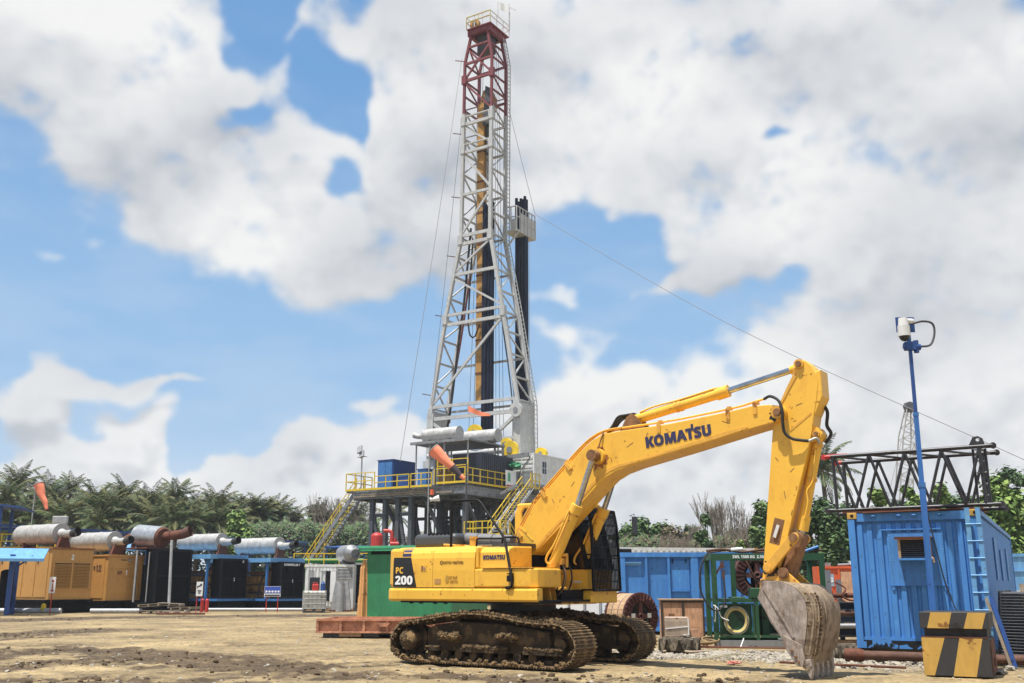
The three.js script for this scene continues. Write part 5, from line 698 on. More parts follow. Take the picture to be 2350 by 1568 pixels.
{ // hazard-striped block
  const p = onGround(2121.9, 1550.5), t = thing('striped_block', 'heavy block painted in worn yellow and black hazard stripes', 'block', [p.x, 0, p.z], -28.3);
  const W = 1.02, D = 1.1;
  part(t, 'lower_body', rb(0, W, 0, 0.60, -D, 0, 0.014, 2), M.hazBlack); part(t, 'slot_body', bxx(0.05, W - 0.03, 0.6, 0.74, -D + 0.03, -0.1), M.hazBlack); part(t, 'cap', rb(0, W + 0.02, 0.74, 1.0, -D, 0.004, 0.012, 2), M.hazBlack);
  const band = (a, b, y0, y1, z, sh) => prism([[a, y0], [b, y0], [b + sh, y1], [a + sh, y1]].map(([x, y]) => [clamp(x, 0.004, 1.016), y]), z, z + 0.003);
  part(t, 'painted_stripe', prism([[0.005, 0.005], [0.16, 0.005], [0.36, 0.595], [0.005, 0.595]], 0.0, 0.003), M.hazYellow); part(t, 'painted_stripe', band(0.44, 0.78, 0.005, 0.595, 0, 0.14), M.hazYellow);
  part(t, 'painted_stripe', band(0.11, 0.43, 0.745, 0.995, 0.004, 0.07), M.hazYellow); part(t, 'painted_stripe', band(0.66, 0.93, 0.745, 0.995, 0.004, 0.08), M.hazYellow);
  part(t, 'side_panel', [bxx(W, W + 0.012, 0.05, 0.56, -D + 0.05, -0.05), bxx(W - 0.02, W + 0.03, 0.16, 0.28, -0.5, -0.4)], M.rust);
  part(t, 'rim', [bxx(0.02, W - 0.02, 0.6, 0.615, -0.1, 0.004)], M.rust);
}
{ // camera pole
  const a = V(7.60, 0, -18.75), b = V(7.716, 5.88, -18.9), t = thing('camera_pole', 'slim blue pole carrying a white dome camera before the blue container', 'pole', [a.x, 0, a.z]), d = b.clone().sub(a), q = (k, dx = 0, dy = 0, dz = 0) => d.clone().multiplyScalar(k).add(V(dx, dy, dz));
  const pb = mat([0.035, 0.15, 0.46], { rough: 0.45 }); part(t, 'pole', beam(q(0), q(0.55), 0.085, 0.085), pb); part(t, 'pole', beam(q(0.55), q(0.78), 0.07, 0.07), pb); part(t, 'pole', beam(q(0.78), q(1), 0.055, 0.055), M.blueDeep); part(t, 'coupling', [beam(q(0.545), q(0.56), 0.1, 0.1), beam(q(0.775), q(0.785), 0.085, 0.085)], M.bluePaint);
  const h = q(1); part(t, 'clamp', [rod(h.clone().add(V(-0.12, 0.05, 0)), h.clone().add(V(0.2, 0.03, 0)), 0.06, 0.06, 14), bx(0.2, 0.16, 0.12, h.x, h.y + 0.05, h.z), rod(h.clone().add(V(0.12, -0.08, 0)), h.clone().add(V(0.12, 0.16, 0)), 0.05, 0.05, 12)], M.blueDeep); part(t, 'back_plate', bx(0.36, 0.3, 0.02, h.x - 0.02, h.y + 0.5, h.z - 0.08), M.blueDeep); part(t, 'bracket_arm', beam([h.x + 0.02, h.y + 0.05, h.z - 0.06], [h.x + 0.02, h.y + 0.6, h.z - 0.06], 0.06), M.bluePaint);
  part(t, 'camera_housing', [rod([h.x - 0.1, h.y + 0.24, h.z + 0.03], [h.x - 0.1, h.y + 0.45, h.z + 0.03], 0.115, 0.115, 22), rod([h.x - 0.1, h.y + 0.45, h.z + 0.03], [h.x - 0.1, h.y + 0.6, h.z + 0.03], 0.1, 0.085, 22), rod([h.x - 0.1, h.y + 0.55, h.z + 0.03], [h.x + 0.1, h.y + 0.55, h.z + 0.0], 0.05, 0.05, 14)], M.white); part(t, 'camera_dome', new THREE.SphereGeometry(0.1, 20, 12, 0, 6.2832, 1.5708, 1.5708).translate(h.x - 0.1, h.y + 0.24, h.z + 0.03), M.glass);
  part(t, 'conduit', tube([[h.x + 0.08, h.y + 0.5, h.z], [h.x + 0.3, h.y + 0.55, h.z], [h.x + 0.48, h.y + 0.5, h.z], [h.x + 0.5, h.y + 0.3, h.z], [h.x + 0.4, h.y + 0.08, h.z], [h.x + 0.18, h.y + 0.04, h.z]], 0.022, 40, 8), M.steelDark);
  part(t, 'foot', bx(0.3, 0.02, 0.3, 0, 0.01, 0), M.steel);
}
{ // far crawler crane boom
  const a = at(2062, 1165, 150), b = at(2086, 940, 150), t = thing('crane_boom', 'far lattice crane boom rising behind the blue container', 'crane boom', [a.x, 0, a.z]), g = mat([0.30, 0.29, 0.28], { rough: 0.6, map: null });
  const B = b.clone().sub(V(a.x, 0, a.z)), A = V(-1.2, 0, 0), w = (k) => (k > 0.85 ? mix(0.9, 0.45, (k - 0.85) / 0.15) : 0.95), pt = (k, sx, sz) => A.clone().lerp(B, k).add(V(sx * w(k), 0, sz * w(k))), n = 30;
  for (const [sx, sz] of [[-1, -1], [1, -1], [-1, 1], [1, 1]]) { part(t, 'chord', [rod(pt(0, sx, sz), pt(0.85, sx, sz), 0.1, 0.1, 6), rod(pt(0.85, sx, sz), pt(1, sx, sz), 0.1, 0.1, 6)], g); }
  for (let i = 10; i < n; i++) { const k = i / n, k2 = (i + 1) / n; for (const sz of [-1, 1]) part(t, 'lacing', [rod(pt(k, i % 2 ? -1 : 1, sz), pt(k2, i % 2 ? 1 : -1, sz), 0.05, 0.05, 5)], g); part(t, 'lacing', [rod(pt(k, 1, i % 2 ? -1 : 1), pt(k2, 1, i % 2 ? 1 : -1), 0.05, 0.05, 5), rod(pt(k, -1, 1), pt(k, 1, 1), 0.04, 0.04, 5)], g); }
  part(t, 'boom_head', [bx(1.1, 1.4, 1.1, B.x + 0.1, B.y + 0.3, B.z), rod([B.x, B.y + 0.5, B.z - 0.7], [B.x, B.y + 0.5, B.z + 0.7], 0.6, 0.6, 16)], M.steelDark);
  part(t, 'pendant_rope', rod([-3.4, 8, 0], B, 0.04, 0.04, 4), g);
}
{ // racks and boards leaning on the container's long side
  const p = onGround(2285, 1527), R = (px, py, d) => at(px, py, d);
  const rack = (label, x, z, lean, turn) => { const t = thing('riser_rack', label, 'rack', [x, 0, z], turn, 'ribbed steel racks leaning on the container'); t.rotation.order = 'YXZ'; t.rotation.x = -lean; for (const dx of [0, 0.5]) part(t, 'side_bar', bxx(dx - 0.03, dx + 0.03, 0, 1.35, -0.04, 0.04), M.steelDark); for (let i = 0; i < 24; i++) part(t, 'rib', bx(0.5, 0.022, 0.1, 0.25, 0.04 + i * 0.055, 0, 0, 0.5), M.steelDark); return t; };
  rack('ribbed steel rack leaning nearest the striped block', 9.02, -19.35, 0.2, -52); rack('ribbed steel rack leaning farther back along the container', 9.45, -20.1, 0.22, -54); rack('last ribbed steel rack at the right edge behind the other two', 9.95, -21.0, 0.2, -56);
  const bd = thing('leaning_boards', 'blue painted boards leaning on the corner of the blue container', 'boards', [8.72, 0, -18.9], -30); part(bd, 'board', beam([0.32, 0, 0.1], [0.02, 1.22, -0.1], 0.07, 0.02), M.blueDeep); part(bd, 'board', beam([0.25, 0, 0.1], [-0.06, 1.2, -0.1], 0.05, 0.025), M.greyWood); part(bd, 'board', beam([0.6, 0, -0.6], [0.5, 1.45, -0.9], 0.09, 0.04), M.greyWood);
}
{ // beams stacked left of the container, tyre, orange unit, far light blue container
  const s = at(1925, 1485, 23), t = thing('beam_stack', 'stack of rusty steel beams and pipes between the bucket and the blue container', 'beams', [s.x, 0, s.z], -6);
  for (const [y, h, z, m, r] of [[0.05, 0.2, 0, M.wood], [0.32, 0.24, 0.05, M.steelDark], [0.62, 0.16, 0.0, M.steel], [0.88, 0.18, 0.05, M.steelDark]]) part(t, 'beam', [bxx(-0.6, 3, y, y + h * 0.2, z - 0.3, z + 0.1), bxx(-0.6, 3, y + h * 0.2, y + h * 0.8, z - 0.15, z - 0.05), bxx(-0.6, 3, y + h * 0.8, y + h, z - 0.3, z + 0.1)], m); for (const [y, m] of [[1.2, M.rust], [0.55, M.galv], [0.82, M.rustPipe]]) part(t, 'pipe', rod([-0.6, y, 0.15], [3, y + 0.03, 0.15], 0.055, 0.055, 12), m);
  part(t, 'stanchion', [bxx(-0.2, -0.1, 0, 1.75, 0.1, 0.2), bxx(0.12, 0.22, 0, 1.55, -0.4, -0.3)], M.steel); part(t, 'loose_rope', tube([[0.0, 1.5, 0.1], [0.2, 1.35, 0.2], [0.1, 1.2, 0.25], [0.35, 1.1, 0.2], [0.5, 1.3, 0.1]], 0.02, 30, 6), M.rust);
  const ty = onGround(1940, 1511); const tg = thing('loose_tyre', 'worn tyre lying beside the bucket in front of the beams', 'tyre', [ty.x + 0.1, 0, ty.z], 0); part(tg, 'tyre', [ring(0.28, 0.46, 0.26, 30).translate(0, 0.14, 0), ...Array.from({ length: 22 }, (_, i) => bx(0.03, 0.24, 0.05, 0.465 * Math.cos(i / 22 * 6.283), 0.14, 0.465 * Math.sin(i / 22 * 6.283), -i / 22 * 6.283))], M.tyre);
  const o = at(1882, 1400, 38), u = thing('orange_unit', 'orange equipment container with a square white lettered panel', 'container', [o.x, 0, o.z], -8), h = at(1882, 1300, 38).y; part(u, 'shell', bxx(0, 3.5, 0.2, h, -2.5, 0), M.orange); part(u, 'frame', [bxx(-0.02, 3.5, h - 0.08, h, 0, 0.05), bxx(-0.02, 0.08, 0.2, h - 0.08, 0, 0.05), bxx(0.72, 0.8, 0.2, h - 0.08, 0, 0.04)], M.orange); part(u, 'open_bay', [bxx(0.82, 1.9, 0.3, h - 0.2, 0, 0.03)], M.ply); part(u, 'logo_panel', bxx(0.16, 0.58, h - 0.72, h - 0.28, 0.0, 0.015), mat([0.30, 0.36, 0.45], { map: null })); part(u, 'lettering', letters('OEG', 0.36, 0.16, 0.01, 0.06).translate(0.37, h - 0.5, 0.016), M.whiteClean); part(u, 'roof_litter', [bx(0.3, 0.12, 0.2, 0.4, h + 0.06, -0.4), rod([0.8, h + 0.05, -0.3], [1.9, h + 0.08, -0.3], 0.05), lump(0.14, 6, 0.4).translate(1.3, h + 0.1, -0.3)], M.steel); part(u, 'hose', tube([[0.2, 0.6, 0.05], [0.6, 0.95, 0.06], [0.95, 0.8, 0.05], [1.2, 0.5, 0.08], [0.9, 0.4, 0.1]], 0.03, 30, 6), M.rust);
  const c = at(2318, 1370, 45), v = thing('pale_container', 'pale blue container far back at the right edge', 'container', [c.x, 0, c.z], -10), ch = at(2318, 1272, 45).y; part(v, 'shell', bxx(0, 5, 0.3, ch, -2.4, 0), M.blueSky); part(v, 'rail', [bxx(0, 5, ch - 0.12, ch + 0.02, 0, 0.05), bxx(0, 5, ch - 0.75, ch - 0.68, 0, 0.05), bxx(0, 5, 0.3, 0.45, 0, 0.05)], M.blueSky); part(v, 'skid', bxx(0, 5, 0, 0.3, -2.4, -0.1), M.steelDark);
  const dt = at(2330, 1392, 36); solo('concrete_ring', ring(0.5, 0.62, 0.7, 28).rotateX(Math.PI / 2).translate(0, 0.62, 0), mat([0.42, 0.41, 0.39], { rough: 0.9, map: 'metal' }), 'pale concrete ring standing behind the racks at the right edge', 'ring', null, [dt.x, 0, dt.z], 20);
}
{ // blue skip
  const p = onGround(1425, 1455), t = thing('blue_skip', 'open-topped blue steel skip with ribbed sides behind the cable drum', 'skip', [p.x, 0.08, p.z], -5), W = 4.55, H = 2.3, D = 2.2;
  part(t, 'wall', [bxx(0, W, 0, H, -0.08, -0.03)], M.blue); part(t, 'wall', bxx(0, 0.05, 0, H, -D, -0.08), M.blue); part(t, 'wall', bxx(W - 0.05, W, 0, H, -D, -0.08), M.blue); part(t, 'wall', bxx(0.05, W - 0.05, 0, H, -D, -D + 0.05), M.blue); part(t, 'floor', bxx(0.05, W - 0.05, 0.02, 0.1, -D + 0.05, -0.08), M.blue);
  part(t, 'top_rail', [bxx(-0.03, W + 0.03, H - 0.12, H + 0.02, -0.1, 0.08)], M.blue); part(t, 'bottom_rail', [bxx(-0.03, W + 0.03, 0, 0.14, -0.1, 0.08), bxx(-0.03, W + 0.03, 0.42, 0.47, -0.03, 0.05)], M.blue);
  for (const [x, w] of [[0.02, 0.16], [0.78, 0.07], [1.46, 0.07], [2.16, 0.22], [2.92, 0.12], [3.55, 0.07], [4.4, 0.14]]) part(t, 'wall_rib', bxx(x, x + w, 0.14, H - 0.12, -0.03, 0.07), M.blue);
  part(t, 'patch_plate', [rb(1.54, 2.12, 1.2, H - 0.22, -0.03, 0.0, 0.01, 1), bxx(1.52, 2.12, 1.16, 1.2, -0.03, 0.02)], M.blue); for (const x of [1.62, 2.02]) part(t, 'hook', bx(0.03, 0.12, 0.04, x, H - 0.24, 0.02), M.black); part(t, 'bent_flap', bx(0.5, 0.1, 0.02, 0.42, H - 0.32, 0.03, 0, 0.5), M.blueSky);
  part(t, 'skid', [bxx(0.2, W - 0.2, -0.08, 0, -D + 0.2, -0.3)], M.steelDark); part(t, 'black_cloth', [bx(0.9, 0.06, 0.5, 3.5, H + 0.02, -0.4, 0.1, 0, 0.04)], M.black);
  const q = at(1395, 1400, 40), w = thing('white_container', 'white container behind the blue skip, its roof edge showing', 'container', [q.x, 0, q.z], 14), h = at(1400, 1257, 40).y; part(w, 'shell', bxx(-0.3, 6.4, 0.2, h, -2.4, 0), M.white); const cg = part(w, 'corrugated_wall', corrugated(6.2, h - 0.5, 26, 0.04), M.white); cg.position.set(0, 0.4, 0.024); part(w, 'top_rail', bxx(-0.33, 6.43, h - 0.1, h + 0.02, -0.03, 0.06), M.white); part(w, 'black_sheet', bx(0.5, 0.4, 0.03, 0.75, h - 0.25, 0.08), M.black); part(w, 'beacon', [rod([-0.05, h, -0.3], [-0.05, h + 0.12, -0.3], 0.06, 0.06, 12), rod([-0.05, h + 0.2, -0.3], [-0.05, h + 0.36, -0.3], 0.08, 0.07, 12)], M.orange); part(w, 'vent_dome', new THREE.SphereGeometry(0.2, 16, 10).translate(0.28, h + 0.12, -0.3), M.galv); part(w, 'corner_casting', bxx(6.3, 6.45, h - 0.1, h + 0.03, -0.02, 0.07), M.hazYellow);
  const d = at(1290, 1410, 33), e = thing('white_container', 'white container doors seen under the digger cab', 'container', [d.x, 0, d.z], -3); part(e, 'shell', bxx(-0.3, 1.75, 0.15, 2.3, -2.4, 0), M.whiteClean); for (let i = 0; i < 3; i++) part(e, 'lock_rod', rod([0.22 + i * 0.5, 0.2, 0.05], [0.22 + i * 0.5, 2.2, 0.05], 0.025, 0.025, 8), M.galv); for (let i = 0; i < 4; i++) part(e, 'door_panel', rb(-0.25 + i * 0.5, 0.18 + i * 0.5, 0.25, 2.2, 0, 0.03, 0.01, 1), M.whiteClean); part(e, 'sill', bxx(-0.3, 1.75, 0, 0.15, -2.4, 0), M.steelDark);
}
function cableDrum(label, pos, turn, r, w, inner) {
  const t = thing('cable_drum', label, 'cable drum', pos, turn); t.children.length;
  for (const z of [0, -w]) { const f = part(t, 'flange', ring(r * 0.60, r, 0.05, 44).rotateX(Math.PI / 2).translate(0, r, z), M.drumRed); for (let i = 0; i < 28; i++) { const a = i / 28 * 6.283, c = Math.cos(a), s = Math.sin(a); part(f, 'flange_rib', [beam([c * r * 0.64, r + s * r * 0.64, z + (z ? -0.04 : 0.04)], [c * r * 0.98, r + s * r * 0.98, z + (z ? -0.04 : 0.04)], 0.03, 0.06)], M.drumRed); if (!z) part(f, 'flange_bolt', rod([c * r * 0.9, r + s * r * 0.9, 0.02], [c * r * 0.9, r + s * r * 0.9, 0.035], 0.014, 0.014, 6), M.whiteClean); } for (let i = 0; i < 4; i++) { const a = i * Math.PI / 2; part(f, 'spoke', beam([Math.cos(a) * 0.06, r + Math.sin(a) * 0.06, z], [Math.cos(a) * r * 0.62, r + Math.sin(a) * r * 0.62, z], 0.13, 0.05), M.drumRed); } part(f, 'hub', [ring(0.04, 0.09, 0.08, 18).rotateX(Math.PI / 2).translate(0, r, z)], M.drumRed); }
  for (let i = 0; i < 30; i++) { const a = i / 30 * 6.283; part(t, 'lagging_board', bx(2 * Math.PI * r * 0.93 / 30 - 0.006, 0.025, w - 0.06, r * 0.93 * Math.cos(a), r + r * 0.93 * Math.sin(a), -w / 2, 0, 0, a + Math.PI / 2), inner); }
  part(t, 'steel_band', [ring(r * 0.94, r * 0.955, 0.03, 44).rotateX(Math.PI / 2).translate(0, r, -w * 0.35), ring(r * 0.94, r * 0.955, 0.03, 44).rotateX(Math.PI / 2).translate(0, r, -w * 0.7)], M.steelDark); part(t, 'core', ring(r * 0.5, r * 0.56, w - 0.1, 30).rotateX(Math.PI / 2).translate(0, r, -w / 2), M.steelDark);
  return t;
}
{
  const p = at(1470, 1419, 27.6); const d = cableDrum('red steel cable drum lagged with boards between the far track and the crate', [p.x, 0.0, p.z], 36, 0.62, 0.72, M.wood); for (const x of [-0.28, 0.3]) part(d, 'drum_label', bx(0.14, 0.12, 0.004, x, 0.64, 0.03), M.whiteClean);
  const c = at(1519, 1466, 28), t = thing('plywood_crate', 'brown plywood crate with dark battens before the blue skip', 'crate', [c.x, 0, c.z], -4), W = 1.16, H = 1.03; for (const [x0, x1] of [[0.05, 0.56], [0.62, W - 0.04]]) part(t, 'panel', bxx(x0, x1, 0.06, H - 0.06, -0.02, 0), M.ply); part(t, 'box', bxx(0.02, W - 0.02, 0.02, H - 0.02, -0.9, -0.021), M.ply); const bt = mat([0.05, 0.035, 0.028], { rough: 0.8 }); for (const g of [bxx(0, W, H - 0.06, H, -0.03, 0.03), bxx(0, 0.05, 0, H - 0.06, -0.03, 0.03), bxx(W - 0.05, W, 0, H - 0.06, -0.03, 0.03), bxx(0.56, 0.62, 0.06, H - 0.06, -0.01, 0.025), bxx(0.05, W - 0.05, 0, 0.06, -0.03, 0.03)]) part(t, 'batten', g, bt); part(t, 'lid', bxx(-0.03, W + 0.03, H, H + 0.03, -0.93, 0.04), M.wood); part(t, 'hand_slot', bxx(0.2, 0.36, 0.6, 0.68, 0, 0.006), M.pinRust);
  const y = onGround(1560, 1497), ty = thing('tractor_tyre', 'large worn tractor tyre lying flat before the crate', 'tyre', [y.x, 0, y.z + 0.0]); const R = 0.42, hh = 0.33; part(ty, 'tyre', new THREE.LatheGeometry([[0.2, 0.02], [0.3, 0], [0.38, 0.03], [R, 0.12], [R, 0.22], [0.38, 0.31], [0.3, hh], [0.2, 0.31], [0.24, 0.2], [0.2, 0.02]].map(([a, b]) => new THREE.Vector2(a, b)), 40), M.tyre); for (let i = 0; i < 20; i++) { const a = i / 20 * 6.283, g = clean(new RoundedBoxGeometry(0.07, 0.27, 0.06, 1, 0.015).rotateX(0.35 * (i % 2 ? 1 : -1)).translate(R + 0.005, 0.165, 0).rotateY(a)); const o = new THREE.Mesh(g, M.tyre); o.name = 'tread_lug'; ty.add(o); }
  const bx0 = thing('wrapped_box', 'cardboard box wrapped in clear film on top of the tractor tyre', 'box', [y.x - 0.05, 0.325, y.z], -6); part(bx0, 'carton', rb(-0.25, 0.25, 0, 0.42, -0.2, 0.2, 0.015, 1), mat([0.52, 0.40, 0.30], { rough: 0.5, map: 'worn' })); part(bx0, 'film', [rb(-0.256, 0.256, 0.06, 0.36, -0.206, 0.206, 0.018, 2)], new THREE.MeshPhysicalMaterial({ color: 0xffffff, roughness: 0.25, transmission: 1, thickness: 0 })); part(bx0, 'film_fold', [bx(0.02, 0.4, 0.02, 0.25, 0.2, 0.21, 0.6), bx(0.5, 0.02, 0.01, 0, 0.2, 0.208, 0, 0, 0.1)], M.whiteClean);
  solo('timber_offcut', [bx(0.2, 0.16, 0.14, 0, 0.08, 0)], M.ply, 'small wooden block beside the wrapped box', 'block', null, [y.x + 0.32, 0.32, y.z - 0.05]); solo('rag', lump(0.09, 3, 0.5, 2, 0.4), M.stone, 'grey rag lying on the edge of the tractor tyre', 'rag', null, [y.x + 0.1, 0.35, y.z + 0.26]);
  const rp = onGround(1620, 1484); solo('rope_coil', Array.from({ length: 5 }, (_, i) => new THREE.TorusGeometry(0.16 + 0.04 * (i % 3), 0.025, 6, 26).rotateX(Math.PI / 2 + 0.12 * (i - 2)).translate(0.06 * (i - 2), 0.04 + 0.03 * i, 0.03 * (i % 2))), mat([0.32, 0.23, 0.13], { rough: 0.95, map: 'wood' }), 'tangled brown rope coil beside the green frame', 'rope', null, [rp.x, 0, rp.z]);
}
{ // green reel frame
  const p = onGround(1641, 1484), t = thing('reel_frame', 'green steel frame skid holding a cable drum and coiled hose', 'frame', [p.x, 0, p.z], -4), W = 2.72, H = 2.18, D = 1.5, c = M.greenDark;
  for (const [x, z] of [[0, 0], [0.66, -D + 0.1], [W - 0.12, 0], [0, -D + 0.1], [W - 0.12, -D + 0.1]]) part(t, 'post', bxx(x, x + 0.12, 0.12, H, z - 0.1, z), c); part(t, 'top_beam', bxx(0.12, W - 0.12, H - 0.16, H, -0.1, 0), c); part(t, 'top_beam', bxx(0, W, H - 0.14, H, -D, -D + 0.1), c); for (const x of [0, W - 0.12]) part(t, 'top_beam', bxx(x, x + 0.12, H - 0.14, H, -D + 0.1, -0.1), c);
  part(t, 'base_beam', [bxx(0, W, 0, 0.14, -0.12, 0.02)], M.steel); part(t, 'base_beam', bxx(0, W, 0, 0.14, -D, -D + 0.12), c); part(t, 'shelf', [bxx(0.12, W - 0.12, 1.02, 1.1, -D + 0.1, 0.0)], c);
  part(t, 'lettering', letters('SWL 1500 KG  2.50 M', 0.85, 0.075, 0.006, 0.02).translate(0.95, H - 0.08, 0.001), M.whiteClean);
  const lf = part(t, 'door_frame', [bxx(0.14, 0.98, 0.2, 0.26, -0.06, -0.02), bxx(0.14, 0.98, 0.96, 1.0, -0.06, -0.02), bxx(0.14, 0.19, 0.26, 0.96, -0.06, -0.02), bxx(0.93, 0.98, 0.26, 0.96, -0.06, -0.02)], c); part(lf, 'back_sheet', bxx(0.19, 0.93, 0.26, 0.96, -0.14, -0.12), c);
  const pal = mat([0.50, 0.46, 0.30], { rough: 0.6 }); for (let i = 0; i < 5; i++) part(t, 'hose_coil', new THREE.TorusGeometry(0.22 + 0.018 * i, 0.016, 7, 44).scale(1, 1.12, 1).translate(0.55, 0.6, -0.09 + 0.012 * (i % 3)), i === 1 ? M.yellowRail : pal); for (const a of [0, 1.57, 3.14, 4.71]) part(t, 'coil_clip', bx(0.03, 0.1, 0.05, 0.55 + 0.26 * Math.cos(a), 0.6 + 0.29 * Math.sin(a), -0.06, 0, 0, a), M.steel);
  part(t, 'mid_post', bxx(1.0, 1.08, 0.14, 1.02, -0.1, 0), c); part(t, 'door_frame', [bxx(1.1, W - 0.14, 0.2, 0.26, -0.06, -0.02), bxx(1.1, W - 0.14, 0.94, 1.0, -0.06, -0.02)], c); part(t, 'mesh_sheet', bxx(1.1, W - 0.14, 0.26, 0.94, -0.9, -0.88), c); for (const x of [0.16, 1.5, 2.1]) part(t, 'lift_pocket', bxx(x, x + 0.18, x < 1 ? 0.9 : 0.16, x < 1 ? 0.95 : 0.2, -0.02, 0.008), M.galv); part(t, 'strut', beam([1.3, 0.2, -0.4], [1.3, 0.95, -0.4], 0.14, 0.1), c);
  part(t, 'motor_box', [rb(0.92, 1.5, 1.1, 1.36, -0.45, -0.05, 0.02, 1), rod([0.4, 1.13, -0.2], [0.8, 1.13, -0.15], 0.02)], c);
  part(t, 'hanging_hose', tube([[-0.05, H + 0.05, 0.05], [-0.25, H - 0.3, 0.1], [-0.3, H - 0.8, 0.1], [-0.15, H - 1.2, 0.1], [0.08, H - 1.35, 0.08], [0.28, H - 1.15, 0.08], [0.28, H - 0.6, 0.05]], 0.022, 50, 7), M.rubber); part(t, 'shackle', [bx(0.08, 0.16, 0.05, 0.26, H - 0.28, 0.0), bx(0.06, 0.2, 0.04, 0.28, H - 0.5, 0.03), beam([0.1, H - 0.5, -0.05], [0.3, H - 0.2, -0.05], 0.05)], M.rustPipe); part(t, 'white_tie', [tube([[0.0, H - 1.22, 0.03], [0.1, H - 1.3, 0.05], [0.18, H - 1.5, 0.06], [0.35, H - 1.58, 0.05]], 0.012, 20, 5), tube([[0.05, H - 1.22, 0.03], [0.04, H - 1.45, 0.05], [0.02, H - 1.6, 0.05]], 0.012, 12, 5)], M.whiteClean);
  part(t, 'top_cables', [tube([[-0.1, H + 0.06, 0], [0.3, H + 0.1, -0.1], [0.8, H + 0.04, -0.2], [1.4, H + 0.1, -0.1], [2, H + 0.05, -0.2], [2.7, H + 0.08, -0.1]], 0.03, 50, 6), tube([[0, H + 0.03, -0.3], [0.6, H + 0.1, -0.3], [1.2, H + 0.04, -0.4], [2.3, H + 0.1, -0.3]], 0.025, 40, 6)], M.rustPipe); part(t, 'float', [rod([0.5, H + 0.09, -0.05], [0.78, H + 0.11, -0.05], 0.045, 0.045, 10), new THREE.SphereGeometry(0.1, 14, 10).translate(2.1, H + 0.18, -0.3)], M.white); part(t, 'sling', tube([[0.9, H - 0.16, -0.4], [1.05, H - 0.5, -0.4], [1.2, H - 0.8, -0.5]], 0.03, 14, 6), M.rustPipe); part(t, 'shackle', [rod([2.3, H + 0.05, -0.1], [2.62, H + 0.16, -0.1], 0.04, 0.04, 8)], M.bluePaint);
  const q = at(1742, 1385, 26.4); cableDrum('dark red cable drum held inside the green reel frame', [q.x, 1.115, q.z], -4, 0.56, 0.7, M.drumRed);
  const r1 = onGround(1602, 1490), r2 = onGround(1800, 1493); solo('steel_rods', [0, 1, 2, 3, 4].map((i) => rod([r1.x + 0.06 * i, 0.03 + 0.025 * (i % 2), r1.z + 0.05 * i - 0.2], [r2.x + 0.05 * i, 0.04, r2.z - 0.04 * i], 0.014, 0.014, 7)), M.rust, 'bundle of rusty reinforcing rods on the ground before the green frame', 'rods').userData.kind = 'stuff';
  const a = onGround(1606, 1512), b = onGround(1690, 1524), mt = thing('steel_mat', 'pale expanded metal mat lying crumpled on the gravel', 'mat', [(a.x + b.x) / 2, 0.03, (a.z + b.z) / 2], 14); { const L = 0.92, Wd = 0.55, n = 17, m = 10, list = [], hy = (x, z) => 0.05 * Math.sin(x * 3 + z * 2) + 0.05; for (let i = 0; i <= n; i++) for (let j = 0; j <= m; j++) { const x = -L / 2 + i * L / n, z = -Wd / 2 + j * Wd / m, d = (i + j) % 2 ? 1 : -1; if (j < m) list.push(beam([x, hy(x, z), z], [x + d * 0.5 * L / n, hy(x + d * 0.02, z + Wd / m), z + Wd / m], 0.01, 0.012)); } const g = part(mt, 'mesh_strands', list, mat([0.36, 0.32, 0.2], { rough: 0.7, metal: 0.2 })); g.userData.kind = 'stuff'; }
  solo('red_rag', lump(0.12, 8, 0.5, 2, 0.25), mat([0.55, 0.2, 0.16], { rough: 0.9, map: 'worn' }), 'faded red rag lying at the end of the metal mat', 'rag', null, onGround(1685, 1524).setY(0.02)); 
  let k = 0; for (const [px, py, s, l] of [[1580, 1496, 0.1, 'rounded tan rock against the tractor tyre'], [1612, 1505, 0.08, 'grey rock beside the metal mat'], [1668, 1506, 0.09, 'pale flat rock on the gravel behind the mat'], [1725, 1500, 0.1, 'light rock on the gravel under the green frame'], [1742, 1502, 0.08, 'small grey rock right of the gravel heap'], [2025, 1521, 0.1, 'pale rock before the rusty pipe'], [2298, 1546, 0.09, 'white rock beside the striped block'], [2318, 1537, 0.08, 'small pale rock at the right edge'], [2070, 1513, 0.07, 'pale stone close to the rusty pipe']]) { const g = onGround(px, py); solo('rock', lump(s, 20 + k++, 0.35, 2, 0.6), M.stone, l, 'rock', null, [g.x, s * 0.25, g.z], px); }
  solo('bent_pipe', tube([onGround(1520, 1500).setY(0.03), onGround(1545, 1497).setY(0.05), onGround(1585, 1501).setY(0.04), onGround(1625, 1499).setY(0.04)], 0.025, 30, 7), mat([0.42, 0.33, 0.24], { rough: 0.8 }), 'thin pale hose lying in front of the tractor tyre', 'hose'); solo('ground_bar', rod(onGround(1790, 1524).setY(0.03), onGround(2080, 1537).setY(0.03), 0.022, 0.022, 8), M.rust, 'long thin rusty bar lying behind the bucket', 'bar'); solo('white_stick', rod(onGround(1700, 1488).setY(0.02), at(1707, 1466, 24.6), 0.014, 0.014, 6), M.whiteClean, 'thin white stick standing before the green frame', 'stick');
}
